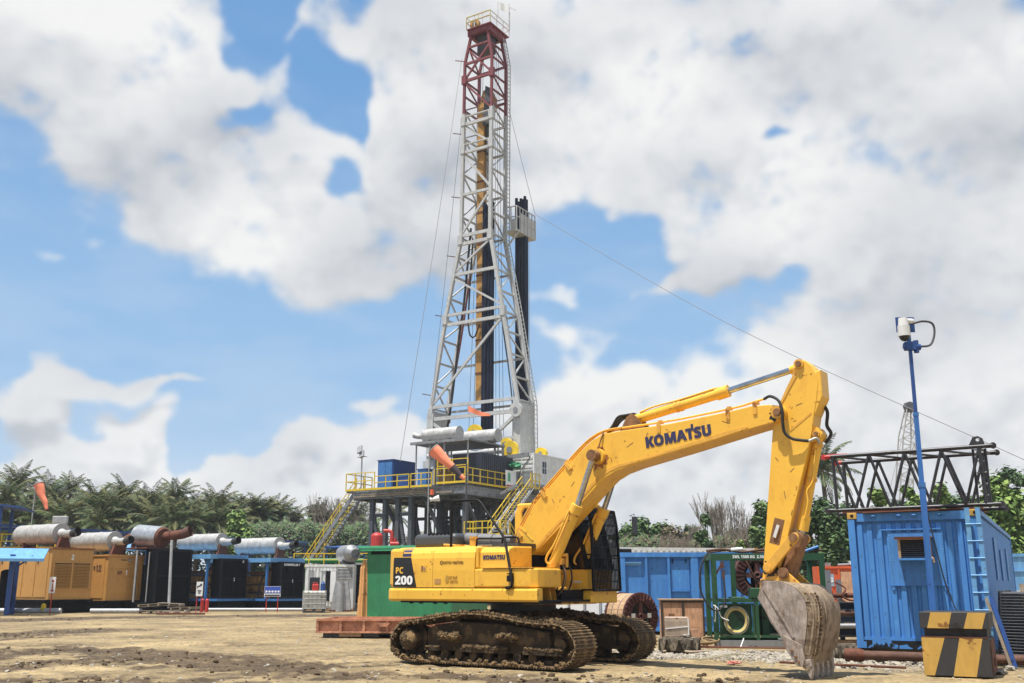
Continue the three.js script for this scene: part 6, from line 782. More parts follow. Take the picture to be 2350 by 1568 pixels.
// ---------------------------------------------------------------- the excavator (x forwards, y up, z to the side we see)
{
  const e = thing('excavator', 'large yellow crawler excavator with muddy tracks and its bucket resting on the ground', 'excavator', [0.22, 0, -20.2], -35);
  const R = rng(404), P = (g, n, m, l) => part(e, n, g, m, l);
  // crawler tracks
  const outline = [[-2.10, 0.36], [-2.03, 0.56], [-1.83, 0.74], [-1.45, 0.80], [-1.05, 0.85], [-0.53, 0.925], [0.05, 0.93], [0.55, 0.885], [0.95, 0.82], [1.35, 0.79], [1.72, 0.775], [1.96, 0.66], [2.10, 0.43], [2.03, 0.2], [1.80, 0.045], [1.5, 0.03], [0.6, 0.03], [-0.6, 0.03], [-1.5, 0.035], [-1.82, 0.07], [-2.03, 0.18]];
  const loop = new THREE.CatmullRomCurve3(outline.map(([x, y]) => V(x, y, 0)), true, 'centripetal'), NS = 50;
  const shoeG = clean(mergeGeometries([bx(0.178, 0.022, 0.7).toNonIndexed(), ...[-0.062, 0, 0.062].map((x) => { const g = bx(0.016, 0.028, 0.7, x, 0.022, 0); return g.toNonIndexed(); })]));
  const linkG = clean(mergeGeometries([bx(0.2, 0.09, 0.05, 0, -0.05, 0.1).toNonIndexed(), bx(0.2, 0.09, 0.05, 0, -0.05, -0.1).toNonIndexed()]));
  for (const zc of [1.15, -1.15]) {
    const tr = new THREE.Group(); tr.name = 'crawler_track'; e.add(tr); tr.position.z = zc;
    const links = [];
    for (let i = 0; i < NS; i++) {
      const u = i / NS, p = loop.getPointAt(u), t = loop.getTangentAt(u), ang = Math.atan2(t.y, t.x) + Math.PI, nx = t.y, ny = -t.x;   // path runs clockwise: outside is to the left of travel
      const o = shared(tr, 'track_shoe', shoeG, M.shoe, [p.x + t.y * 0.03, p.y - t.x * 0.03, 0]);
      const out = V(-t.y, t.x, 0); const c = p.clone().add(out.multiplyScalar(-0.02)); o.position.set(c.x, c.y, 0); o.rotation.z = Math.atan2(t.y, t.x);
      links.push(linkG.clone().rotateZ(Math.atan2(t.y, t.x)).translate(c.x, c.y, 0));
    }
    part(tr, 'link_chain', links, M.mudDark);
    const s = Math.sign(zc), zo = s * 0.2;
    const fr = new THREE.Group(); fr.name = 'track_frame'; fr.position.z = zc; e.add(fr);
    part(fr, 'side_beam', [prism([[-1.28, 0.24], [1.45, 0.24], [1.5, 0.36], [1.45, 0.62], [1.0, 0.68], [0.5, 0.74], [-0.6, 0.76], [-1.1, 0.70], [-1.28, 0.62]], -0.2, 0.2, 0.02), bxx(-1.3, -0.95, 0.235, 0.29, -0.26, 0.26), bxx(-0.45, 0.62, 0.235, 0.30, -0.28, 0.28), bxx(0.95, 1.75, 0.235, 0.30, -0.27, 0.27)], M.mudDark);
    part(fr, 'step_bracket', [bxx(-0.92, -0.5, 0.44, 0.47, -0.34, 0.34), bxx(0.37, 0.78, 0.44, 0.47, -0.34, 0.34)], M.mudDark);
    part(fr, 'drive_sprocket', [rod([-1.7, 0.42, -0.06], [-1.7, 0.42, 0.06], 0.3, 0.3, 21), rod([-1.7, 0.42, -0.24], [-1.7, 0.42, 0.24], 0.24, 0.2, 20)], M.mudDark);
    part(fr, 'final_drive_hub', new THREE.SphereGeometry(0.2, 20, 12).scale(1, 1, 0.55).translate(-1.7, 0.42, s * 0.26), M.mud);
    part(fr, 'front_idler', [rod([1.7, 0.41, -0.09], [1.7, 0.41, 0.09], 0.31, 0.31, 28), rod([1.7, 0.41, -0.22], [1.7, 0.41, 0.22], 0.12, 0.12, 16)], M.mudDark);
    for (let i = 0; i < 8; i++) part(fr, 'track_roller', rod([-1.2 + i * 0.33, 0.17, -0.2], [-1.2 + i * 0.33, 0.17, 0.2], 0.085, 0.085, 14), M.mudDark);
    for (const x of [-0.6, 0.6]) part(fr, 'carrier_roller', rod([x, 0.82, -0.12], [x, 0.82, 0.12], 0.06, 0.06, 12), M.mudDark);
    // caked mud on ledges, rims and hub
    const cl = []; const add = (x, y, z, r) => cl.push(lump(r, R() * 40, 0.45, 1, 0.8).rotateY(R() * 6).translate(x, y, z));
    for (let i = 0; i < 34; i++) { add(-0.92 + 0.42 * R(), 0.49 + 0.05 * R(), s * (0.17 + 0.16 * R()), 0.035 + 0.04 * R()); add(0.37 + 0.41 * R(), 0.49 + 0.06 * R(), s * (0.17 + 0.16 * R()), 0.035 + 0.045 * R()); }
    for (let i = 0; i < 46; i++) { add(-0.43 + 1.03 * R(), 0.31 + 0.02 * R(), s * (0.19 + 0.08 * R()), 0.025 + 0.03 * R()); add(0.97 + 0.76 * R(), 0.31 + 0.02 * R(), s * (0.19 + 0.07 * R()), 0.025 + 0.03 * R()); if (i % 2) add(-1.28 + 0.32 * R(), 0.3, s * (0.2 + 0.06 * R()), 0.03); }
    for (let i = 0; i < 40; i++) { const a = R() * 6.28, r = 0.17 * Math.sqrt(R()); add(-1.7 + Math.cos(a) * r, 0.42 + Math.sin(a) * r, s * (0.28 + 0.07 * (1 - r / 0.17)), 0.025 + 0.03 * R()); }
    for (let i = 0; i < 190; i++) { const u = R(), p = loop.getPointAt(u), t = loop.getTangentAt(u), k = -0.03 - 0.05 * R(); const low = p.y < 0.12 || p.x < -1.5 ? 1 : 0.55; add(p.x - t.y * k, p.y + t.x * k, (R() < 0.6 ? s : -s) * (0.30 + 0.05 * R()), (0.015 + 0.035 * R()) * low + 0.008); }
    for (let i = 0; i < 130; i++) { const x = -1.5 + 3.1 * R(); add(x, lerpT([[-1.5, 0.80], [-0.5, 0.92], [0.1, 0.93], [0.9, 0.83], [1.7, 0.78]], x) + 0.02, (R() - 0.5) * 0.66, 0.02 + 0.03 * R()); }
    const mm = part(fr, 'caked_mud', cl, M.mud); mm.userData.kind = 'stuff';
  }
  P([bxx(-0.75, 0.75, 0.42, 0.82, -1.0, 1.0), prism([[-0.9, 0.5], [0.9, 0.5], [0.7, 0.85], [-0.7, 0.85]], -0.55, 0.55), beam([-0.3, 0.62, -1.0], [1.0, 0.5, -1.0], 0.2), rod([0, 0.8, 0], [0, 0.92, 0], 0.78, 0.7, 32)], 'carbody', M.mudDark);
  P([rod([0, 0.9, 0], [0, 1.12, 0], 0.64, 0.64, 40)], 'swing_bearing', M.steelDark);
  { const cl = []; for (let i = 0; i < 60; i++) { const a = R() * 6.28; cl.push(lump(0.03 + 0.05 * R(), R() * 30, 0.4, 1, 0.7).translate(Math.cos(a) * (0.55 + 0.3 * R()), 0.9 + 0.02 * R(), Math.sin(a) * (0.5 + 0.35 * R()))); } P(cl, 'caked_mud', M.mudDark).userData.kind = 'stuff'; }
  // revolving frame and counterweight
  P([bxx(-2.0, 1.3, 1.10, 1.16, -1.33, 1.33), bxx(-0.5, 1.15, 1.14, 1.34, -0.42, 0.42), bxx(-2.2, 0.4, 1.2, 2.0, -1.2, 0.9)], 'revolving_frame', M.black);
  const cwTop = [[-1.96, -1.35], [-2.16, -1.35], [-2.33, -1.28], [-2.45, -1.12], [-2.62, -0.7], [-2.7, 0], [-2.62, 0.7], [-2.45, 1.12], [-2.33, 1.28], [-2.205, 1.345], [-1.96, 1.345]];
  P([upPrism(cwTop.map(([x, z]) => [x, z]), 1.385, 2.13, 0.06), upPrism(cwTop.map(([x, z]) => [x - 0.015, z * 1.012]), 1.12, 1.375, 0.05)], 'counterweight', M.yellow);
  const skirtProf = [[1.30, 1.125], [1.345, 1.135], [1.375, 1.17], [1.378, 1.33], [1.36, 1.365], [1.2, 1.37], [1.2, 1.125]];
  P(xPrism(skirtProf, -2.19, 0.62), 'side_skirt', M.yellow); P(xPrism(skirtProf, 0.627, 1.24), 'side_skirt', M.yellow);
  for (const x of [-1.75, -1.5, -1.15, -0.9]) P(bx(0.06, 0.04, 0.05, x, 1.10, 1.3), 'skirt_bolt', M.black);
  // engine hood: three panels parted by narrow gaps
  const hoodZ = [[1.385, 1.352], [1.70, 1.357], [1.93, 1.350], [2.03, 1.328], [2.09, 1.285], [2.13, 1.21], [2.155, 1.08]], zAt = (y) => lerpT(hoodZ, y);
  const prof = [[0.5, 1.385], ...hoodZ.map(([y, z]) => [z, y]), [0.5, 2.165]];
  P([xPrism(prof, -2.195, -1.187)], 'radiator_door', M.yellow); P([xPrism(prof, -1.179, -0.175)], 'engine_door', M.yellow);
  P([bxx(-2.19, -0.18, 1.4, 2.14, -1.3, 0.49), bxx(-2.19, -0.18, 2.1, 2.16, -1.3, 0.49)], 'engine_hood', M.yellow);
  const ribbon = (xl, xr, y0, y1, n = 6, off = 0.004) => { const pos = [], idx = []; for (let i = 0; i <= n; i++) { const y = mix(y0, y1, i / n); for (const x of [xl(y), xr(y)]) pos.push(x, y, zAt(y) + off); } for (let i = 0; i < n; i++) { const k = i * 2; idx.push(k, k + 1, k + 2, k + 1, k + 3, k + 2); } const g = new THREE.BufferGeometry(); g.setAttribute('position', new THREE.Float32BufferAttribute(pos, 3)); g.setIndex(idx); g.computeVertexNormals(); return g; };
  const dl = () => -2.185, dr = (y) => lerpT([[1.36, -1.575], [1.7, -1.66], [1.95, -1.735], [2.16, -1.765]], y);
  const dec = P(ribbon(dl, dr, 1.392, 1.955), 'model_decal', M.decalBlack, 'black model decal with white numerals');
  for (const [a, b] of [[1.972, 2.035], [2.055, 2.10], [2.115, 2.13]]) part(dec, 'decal_stripe', ribbon(dl, dr, a, b, 4), M.decalNavy);
  part(dec, 'lettering', letters('PC', 0.19, 0.125, 0.004, 0.02).translate(-2.02, 1.71, 1.36), mat([0.80, 0.45, 0.05], { map: null }));
  part(dec, 'lettering', letters('200', 0.45, 0.17, 0.004, 0.03).translate(-1.905, 1.52, 1.36), M.whiteClean);
  part(e, 'lettering', letters('UNITED TRACTORS', 0.48, 0.05, 0.003, 0, fontR).translate(-0.68, 1.845, 1.358), M.decalBlack); part(e, 'maker_badge', ring(0.026, 0.037, 0.003, 20).rotateX(Math.PI / 2).translate(-0.965, 1.845, 1.358), M.decalBlack);
  part(e, 'lettering', letters('UT Call', 0.2, 0.055, 0.003).translate(-0.68, 1.57, 1.359), mat([0.34, 0.19, 0.03], { map: null })); part(e, 'lettering', letters('1500 072', 0.19, 0.04, 0.003).translate(-0.66, 1.495, 1.359), mat([0.34, 0.19, 0.03], { map: null }));
  part(e, 'call_badge', [prism([[-0.85, 1.60], [-0.80, 1.61], [-0.78, 1.5], [-0.83, 1.46], [-0.87, 1.52]], 1.358, 1.361)], mat([0.42, 0.24, 0.03], { map: null }));
  part(e, 'warning_sticker', [bxx(-1.13, -0.98, 1.455, 1.545, 1.356, 1.36)], mat([0.45, 0.24, 0.08], { map: null }));
  const lk = P(bxx(-1.48, -1.33, 1.69, 1.80, 1.352, 1.362), 'door_latch', M.yellowWorn); part(lk, 'latch_plate', bxx(-1.46, -1.42, 1.705, 1.785, 1.362, 1.366), M.pinRust); part(lk, 'lock', rod([-1.385, 1.745, 1.36], [-1.385, 1.745, 1.37], 0.02, 0.02, 12), M.chrome);
  // tank and tool boxes ahead of the hood
  P([xPrism([[0.5, 1.74], [1.30, 1.735], [1.295, 2.02], [1.25, 2.09], [1.1, 2.13], [0.5, 2.14]], -0.10, 0.55, 0.025), prism([[-0.168, 1.735], [-0.10, 1.735], [-0.10, 2.11], [-0.168, 2.135]], 0.5, 1.335, 0.02)], 'fuel_tank', M.yellow);
  P(letters('KOMATSU', 0.5, 0.085, 0.004, 0.045).translate(0.235, 1.93, 1.299), 'lettering', M.decalNavy);
  P(upPrism([[-0.168, 0.5], [-0.168, 1.352], [0.93, 1.352], [1.06, 1.32], [1.15, 1.22], [1.185, 1.05], [1.19, 0.5]], 1.385, 1.725, 0.03), 'tool_box', M.yellow); P(upPrism([[0.0, 0.52], [0.0, 1.37], [0.95, 1.37], [1.09, 1.30], [1.16, 0.52]], 1.73, 1.745), 'tool_box_lid', M.yellowWorn);
  P([bxx(0.60, 0.72, 1.49, 1.60, 1.352, 1.41), bxx(0.6, 0.72, 1.62, 1.64, 1.352, 1.40)], 'rail_clamp', M.black);
  // engine cover, muffler duct, filler, rails
  P([rb(-2.12, -1.02, 2.14, 2.43, -0.75, 0.86, 0.1, 4)], 'muffler_cover', M.darkGrey); { const g = clean(bx(0.06, 0.03, 0.1)); for (let i = 0; i < 6; i++) shared(e, 'cover_vent', g, M.black, [-1.72 + i * 0.1, 2.42, 0.79]); }
  P([rod([-1.05, 2.32, 0.45], [0.05, 2.25, 0.42], 0.13, 0.12, 20), rod([-0.75, 2.3, 0.45], [-0.73, 2.3, 0.45], 0.137, 0.137, 20), rod([-0.4, 2.278, 0.44], [-0.38, 2.277, 0.44], 0.135, 0.135, 20), bxx(-1.0, 0.1, 2.14, 2.2, 0.2, 0.65)], 'air_duct', mat([0.16, 0.165, 0.175], { rough: 0.6 }));
  P([rod([-0.47, 2.12, 1.0], [-0.47, 2.3, 1.0], 0.075, 0.075, 20), rod([-0.47, 2.3, 1.0], [-0.47, 2.335, 1.0], 0.085, 0.085, 20)], 'filler_cap', M.yellowWorn);
  P([bxx(-0.95, -0.72, 2.15, 2.19, 0.9, 1.1), rod([-1.2, 2.2, 1.0], [-0.6, 2.16, 0.95], 0.02)], 'hood_hinge', M.yellowWorn);
  P(bentTube([[-0.93, 2.13, 1.12], [-0.92, 3.03, 1.12], [-0.26, 3.02, 1.12], [0.42, 2.27, 1.22], [0.70, 1.58, 1.40], [0.72, 1.39, 1.40], [0.56, 1.38, 1.38]], 0.026, 0.09), 'grab_rail', M.black);
  P(bentTube([[-0.29, 2.13, 1.15], [-0.28, 2.29, 1.15], [0.42, 2.27, 1.2]], 0.018, 0.06), 'grab_rail', M.black); P(bentTube([[-0.02, 2.13, 0.7], [0.0, 2.32, 0.7], [0.35, 2.32, 0.7], [0.42, 2.13, 0.7]], 0.02, 0.06), 'grab_rail', M.black);
  P([bxx(-0.1, 0.5, 2.12, 2.2, 0.3, 0.9)], 'step_plate', M.darkGrey);
  // cab
  const z0 = -1.36, z1 = -0.36;
  const cab = new THREE.Group(); cab.name = 'cab'; e.add(cab);
  part(cab, 'cab_shell', [prism([[-0.46, 1.36], [-0.46, 2.86], [-0.36, 3.04], [0.55, 3.05], [0.9, 3.0], [0.93, 2.93], [0.4, 2.94], [-0.22, 2.94], [-0.28, 2.86], [-0.28, 1.36]], z0, z1, 0.03), rb(-0.42, 1.0, 2.94, 3.05, z0, z1, 0.05), bxx(-0.46, 0.85, 1.15, 1.72, z0, z1 - 0.01), bxx(0.85, 1.24, 1.345, 1.72, z0 + 0.02, z1 - 0.005)], M.yellow);
  part(cab, 'cab_glass', [prism([[-0.27, 1.72], [-0.27, 2.93], [0.95, 2.93], [1.24, 1.74], [1.22, 1.72]], z0 + 0.02, z1 - 0.03)], M.glass);
  part(cab, 'door_pillar', [beam([0.96, 2.95, z1 - 0.02], [1.24, 1.72, z1 - 0.02], 0.07, 0.07), beam([0.96, 2.95, z0 + 0.03], [1.24, 1.72, z0 + 0.03], 0.07, 0.07), bxx(0.42, 0.48, 1.72, 2.94, z1 - 0.04, z1 - 0.01)], M.black);
  part(cab, 'cab_floor_skirt', rb(0.60, 1.34, 1.09, 1.335, z0, z1, 0.03), M.yellow); part(cab, 'data_plate', [bxx(0.78, 0.9, 1.20, 1.27, z1, z1 + 0.004), bxx(0.92, 1.0, 1.22, 1.28, z1, z1 + 0.004)], M.ibc);
  part(cab, 'data_plate', bxx(0.93, 1.12, 1.47, 1.51, z1 - 0.005, z1 + 0.002), M.ibc);
  const gx = (y) => lerpT([[1.3, 1.40], [2.2, 1.38], [2.6, 1.36], [2.9, 1.30]], y), gz = (y, s) => s < 0 ? lerpT([[1.3, z0 - 0.02], [2.9, z0 + 0.02]], y) : z1 + 0.03, ys = [1.32, 1.5, 1.72, 1.94, 2.16, 2.38, 2.58, 2.76, 2.88];
  for (let i = 0; i <= 19; i++) { const s = i / 19; const pts = ys.map((y) => V(gx(y), y, mix(gz(y, -1), gz(y, 1), s))); part(cab, 'guard_bar', pts.slice(1).map((p, k) => beam(pts[k], p, i % 19 ? 0.018 : 0.04, i % 19 ? 0.018 : 0.04)), M.black); }
  for (const y of ys) part(cab, 'guard_bar', beam([gx(y), y, gz(y, -1)], [gx(y), y, gz(y, 1)], 0.022), M.black);
  for (const y of [1.34, 2.0, 2.85]) for (const z of [z0, z1 + 0.03]) part(cab, 'guard_bracket', beam([gx(y), y, z], [y > 2.5 ? 0.95 : 1.15, y, z], 0.03), M.black);
  part(cab, 'work_light', [rb(1.1, 1.24, 2.92, 3.05, -0.66, -0.46, 0.03), rb(0.75, 0.9, 3.04, 3.13, -0.8, -0.6, 0.02)], M.darkGrey);
  part(cab, 'side_mirror', [beam([1.3, 2.3, z0], [1.62, 2.48, z0 - 0.22], 0.02), rb(1.6, 1.66, 2.42, 2.78, z0 - 0.34, z0 - 0.18, 0.02), beam([1.6, 2.25, z0 - 0.05], [1.7, 2.35, z0 - 0.3], 0.02)], M.darkGrey);
  // boom
  const top = [[0.10, 1.91], [0.0, 2.0], [-0.02, 2.12], [0.10, 2.40], [0.44, 2.93], [1.09, 3.53], [1.49, 3.88], [1.79, 4.10], [2.03, 4.20], [2.35, 4.225], [3.4, 4.27], [4.59, 4.385], [4.99, 4.44]], bot = [[5.30, 4.43], [5.46, 4.40], [5.56, 4.29], [5.50, 4.17], [5.38, 4.12], [5.03, 4.06], [3.64, 3.77], [2.62, 3.57], [2.28, 3.48], [2.05, 3.37], [1.89, 3.24], [1.65, 3.03], [1.08, 2.52], [0.51, 2.05], [0.33, 1.96], [0.18, 1.92]];
  const boom = P([prism([...top, ...bot], -0.29, 0.29, 0.012)], 'boom', M.yellow);
  part(boom, 'boom_plate', [prism(smooth([[0.5, 2.08], [1.5, 2.97], [2.1, 3.46], [2.9, 3.655], [4.9, 4.07], [4.9, 4.09], [2.9, 3.69], [2.06, 3.51], [1.45, 2.99], [0.45, 2.11]], 3), 0.29, 0.298)], M.yellowWorn);
  part(boom, 'boom_rib', beam([0.12, 2.55, 0.293], [0.42, 2.27, 0.293], 0.03, 0.012), M.yellow);
  part(boom, 'lettering', [letters('KOMATSU', 1.3, 0.205, 0.005, 0.05).rotateZ(0.103).translate(3.575, 4.03, 0.293), bx(0.045, 0.07, 0.005, 3.86, 4.19, 0.2945, 0, 0, 0.103)], M.decalNavy);
  const boss = (par, name, x, y, z, r, m, l = 0.05) => { const o = part(par, name, [rod([x, y, z], [x, y, z + l * Math.sign(z)], r, r * 0.96, 26)], m); part(o, 'pin_cap', rod([x, y, z + l * Math.sign(z)], [x, y, z + (l + 0.03) * Math.sign(z)], r * 0.62, r * 0.55, 12), M.pinRust); return o; };
  for (const s of [1, -1]) { boss(boom, 'boom_foot_boss', 0.1, 2.08, s * 0.29, 0.16, M.yellowWorn, 0.1); boss(boom, 'cylinder_boss', 1.93, 3.78, s * 0.29, 0.15, M.yellow, 0.08); boss(boom, 'arm_pin_boss', 5.46, 4.275, s * 0.29, 0.115, M.yellowWorn, 0.07); }
  P([prism([[-0.2, 1.3], [0.5, 1.3], [0.4, 1.85], [0.24, 2.2], [0.1, 2.26], [-0.04, 2.2], [-0.15, 1.9]], 0.33, 0.39), prism([[-0.2, 1.3], [0.5, 1.3], [0.4, 1.85], [0.24, 2.2], [0.1, 2.26], [-0.04, 2.2], [-0.15, 1.9]], -0.39, -0.33)], 'boom_bracket', M.pinRust);
  P([prism([[0.5, 1.13], [1.05, 1.13], [1.0, 1.42], [0.88, 1.52], [0.72, 1.5], [0.6, 1.3]], 0.38, 0.43), prism([[0.5, 1.13], [1.05, 1.13], [1.0, 1.42], [0.88, 1.52], [0.72, 1.5], [0.6, 1.3]], 0.58, 0.63), prism([[0.5, 1.13], [1.05, 1.13], [1.0, 1.42], [0.88, 1.52], [0.72, 1.5], [0.6, 1.3]], -0.43, -0.38), bxx(0.45, 1.3, 1.08, 1.13, -0.6, 0.66)], 'cylinder_bracket', M.yellowWorn);
  for (const z of [0.5, -0.5]) {
    const c = P([rod([0.80, 1.37, z], [1.56, 2.84, z], 0.098, 0.098, 24), rod([1.50, 2.73, z], [1.575, 2.875, z], 0.118, 0.118, 24), rod([0.78, 1.37, z - 0.1], [0.78, 1.37, z + 0.1], 0.11, 0.11, 18)], 'boom_cylinder', M.yellow);
    part(c, 'cylinder_rod', rod([1.57, 2.865, z], [1.92, 3.72, z], 0.055, 0.055, 20), M.chrome); part(c, 'rod_eye', rod([1.93, 3.78, z - 0.08], [1.93, 3.78, z + 0.08], 0.105, 0.105, 22), M.pinRust);
    for (const t of [0.32, 0.93]) { const x = mix(0.8, 1.56, t), y = mix(1.37, 2.84, t); part(c, 'clamp_band', rod([x - 0.02, y - 0.036, z], [x + 0.02, y + 0.036, z], 0.106, 0.106, 22), M.yellowWorn); }
    part(c, 'oil_pipe', tube([[1.46, 2.78, z + 0.11], [1.38, 2.62, z + 0.13], [1.15, 2.2, z + 0.12], [0.98, 1.98, z + 0.12], [0.94, 1.86, z + 0.11], [1.02, 1.8, z + 0.08]], 0.022, 30, 7), M.yellow);
  }
  [[0, 0.44], [1, 0.40], [2, 0.47], [3, 0.36]].forEach(([i, z]) => P(tube([[1.10 + i * 0.05, 1.84, z], [1.14 + i * 0.065, 1.66, z], [1.10 + i * 0.07, 1.45, z - 0.02], [0.96 + i * 0.06, 1.28 - i * 0.015, z - 0.06], [0.74 + i * 0.03, 1.20 - i * 0.02, z - 0.12]], 0.017, 30, 7), 'hydraulic_hose', i % 2 ? M.rubber : mat([0.16, 0.09, 0.06], { rough: 0.7 })));
  P([bxx(1.04, 1.22, 1.8, 1.92, 0.3, 0.5), rod([1.05, 1.95, 0.44], [1.3, 1.98, 0.44], 0.03), rod([1.25, 1.75, 0.38], [1.25, 1.98, 0.38], 0.03), rod([1.12, 1.7, 0.46], [1.12, 1.95, 0.46], 0.025)], 'valve_block', M.yellowWorn);
  P([rb(0.55, 1.0, 1.14, 1.4, -0.25, 0.25, 0.04)], 'swing_motor_cover', M.yellowWorn);
  // pipes and hoses along the boom
  for (const [dz, dy] of [[0.24, 0.035], [0.14, 0.05], [0.0, 0.05]]) P(tube([[0.0, 1.85, dz], [-0.09, 2.08, dz + 0.02], [0.03, 2.42 + dy, dz], [0.40, 2.96 + dy, dz], [1.06, 3.57 + dy, dz], [1.46, 3.92 + dy, dz], [1.76, 4.13 + dy, dz], [2.05, 4.235 + dy, dz], [2.4, 4.26 + dy, dz]], 0.02, 60, 7), 'boom_pipe', M.yellowWorn);
  P(tube([[2.4, 4.295, 0.2], [3.4, 4.34, 0.2], [4.2, 4.41, 0.2], [4.75, 4.47, 0.2], [5.0, 4.52, 0.2], [5.2, 4.55, 0.22]], 0.02, 40, 7), 'boom_pipe', M.yellow);
  for (const [x, y] of [[0.66, 3.18], [1.22, 3.68], [0.08, 2.44]]) P([bx(0.1, 0.09, 0.34, x, y + 0.03, 0.12, 0, 0, 0.68), bx(0.07, 0.14, 0.04, x + 0.04, y - 0.05, 0.3, 0, 0, 0.68)], 'pipe_clamp', M.yellowWorn);
  for (const [x, y] of [[3.2, 4.33], [4.55, 4.45], [5.05, 4.5]]) P([bx(0.07, 0.06, 0.1, x, y, 0.2), bx(0.07, 0.2, 0.02, x, y - 0.11, 0.3)], 'pipe_clamp', M.yellowWorn);
  for (const dz of [-0.05, 0.02, 0.09]) P(tube([[2.0, 4.27, dz], [2.12, 4.36, dz], [2.25, 4.5 + dz * 0.3, dz], [2.42, 4.55, dz], [2.6, 4.56, dz]], 0.024, 24, 8), 'boom_hose', M.rubber);
  P(tube([[5.2, 4.55, 0.22], [5.34, 4.57, 0.3], [5.5, 4.47, 0.36], [5.56, 4.3, 0.38], [5.55, 4.1, 0.36], [5.56, 3.93, 0.33], [5.66, 3.82, 0.3], [5.8, 3.78, 0.28], [5.93, 3.76, 0.24]], 0.026, 50, 8), 'arm_hose', M.rubber); P(tube([[5.93, 3.76, 0.24], [6.05, 3.8, 0.2], [6.08, 3.72, 0.15]], 0.022, 16, 8), 'arm_hose', M.galv);
  P(tube([[6.02, 4.5, -0.1], [6.16, 4.3, -0.12], [6.14, 4.05, -0.12], [6.2, 3.9, -0.12], [6.1, 3.75, -0.1]], 0.03, 30, 8), 'arm_hose', M.rubber);
  P(rod([1.93, 3.85, 0.36], [2.05, 4.24, 0.3], 0.014), 'grease_line', M.pinRust);
  // arm cylinder
  const ac = P([rod([2.62, 4.47, 0], [4.36, 4.79, 0], 0.093, 0.093, 24), rod([4.24, 4.765, 0], [4.47, 4.81, 0], 0.112, 0.112, 24), rod([2.56, 4.455, -0.1], [2.56, 4.455, 0.1], 0.1, 0.1, 20)], 'arm_cylinder', M.yellow);
  part(ac, 'cylinder_rod', rod([4.45, 4.805, 0], [5.72, 5.06, 0], 0.056, 0.056, 20), M.chrome); part(ac, 'rod_eye', [rod([5.62, 5.04, 0], [5.78, 5.07, 0], 0.075, 0.085, 18), rod([5.84, 5.09, -0.08], [5.84, 5.09, 0.08], 0.1, 0.1, 20)], M.yellow);
  part(ac, 'oil_pipe', tube([[2.7, 4.58, 0.05], [3.0, 4.66, 0.06], [3.5, 4.73, 0.06], [4.2, 4.86, 0.06], [4.3, 4.87, 0.05]], 0.018, 24, 6), M.yellow); for (const [x, y] of [[3.42, 4.617], [3.5, 4.63]]) part(ac, 'clamp_band', rod([x, y, 0], [x + 0.05, y + 0.009, 0], 0.106, 0.106, 20), M.yellowWorn);
  P([prism([[2.3, 4.2], [2.85, 4.24], [2.66, 4.5], [2.56, 4.56], [2.46, 4.5]], 0.11, 0.15), prism([[2.3, 4.2], [2.85, 4.24], [2.66, 4.5], [2.56, 4.56], [2.46, 4.5]], -0.15, -0.11)], 'cylinder_bracket', M.pinRust);
  // arm (dipper)
  const armO = [[5.76, 5.04], [5.79, 5.13], [5.87, 5.165], [5.95, 5.14], [6.04, 5.05], [6.125, 4.88], [6.145, 4.72], [6.10, 4.45], [6.02, 4.12], [5.97, 3.87], [5.92, 3.70], [5.8, 3.31], [5.61, 2.73], [5.41, 2.06], [5.31, 1.80], [5.2, 1.52], [5.1, 1.40], [5.0, 1.38], [4.96, 1.45], [5.03, 1.94], [5.19, 3.14], [5.31, 4.04], [5.53, 4.53], [5.69, 4.75], [5.75, 4.87]];
  const arm = P([prism(armO, -0.2, 0.2, 0.012)], 'arm', M.yellow);
  part(arm, 'arm_plate', [prism([[5.74, 5.02], [5.8, 4.9], [5.64, 4.66], [5.5, 4.44], [5.47, 4.46], [5.6, 4.7], [5.72, 4.9]], 0.2, 0.212), prism([[5.62, 3.95], [6.0, 4.22], [5.99, 4.25], [5.6, 3.98]], 0.2, 0.206)], M.yellowWorn);
  part(arm, 'bare_patch', prism([[5.13, 2.12], [5.3, 2.07], [5.42, 2.48], [5.25, 2.53]], 0.2, 0.2025), M.pinRust, 'bare rusty patch with a bolted bracket'); part(arm, 'lock_bracket', beam([5.23, 2.2, 0.215], [5.31, 2.4, 0.215], 0.05, 0.03), M.white);
  part(arm, 'cylinder_lug', [prism([[5.92, 4.06], [6.08, 3.98], [6.13, 3.88], [6.08, 3.78], [5.9, 3.74]], 0.09, 0.15), prism([[5.92, 4.06], [6.08, 3.98], [6.13, 3.88], [6.08, 3.78], [5.9, 3.74]], -0.15, -0.09), prism([[5.9, 4.9], [6.2, 4.95], [6.2, 4.5], [6.05, 4.2]], -0.19, 0.19, 0.02)], M.yellow);
  for (const s of [1, -1]) { boss(arm, 'arm_top_pin', 5.84, 5.09, s * 0.2, 0.085, M.yellowWorn, 0.03); boss(arm, 'arm_pivot', 5.46, 4.275, s * 0.2, 0.13, M.yellow, 0.08); boss(arm, 'link_pivot', 5.12, 1.70, s * 0.2, 0.1, M.pinRust, 0.06); boss(arm, 'cylinder_pin', 6.04, 3.88, s * 0.15, 0.06, M.yellowWorn, 0.04); }
  const blot = (cx, cy, rx, ry, sd) => Array.from({ length: 22 }, (_, i) => { const a = i / 22 * 6.283, k = 1 + 0.45 * n2(Math.cos(a) * 1.6 + sd, Math.sin(a) * 1.6); return [cx + Math.cos(a) * rx * k, cy + Math.sin(a) * ry * k]; });
  const grease = mat([0.035, 0.026, 0.018], { rough: 0.35, map: 'worn' });
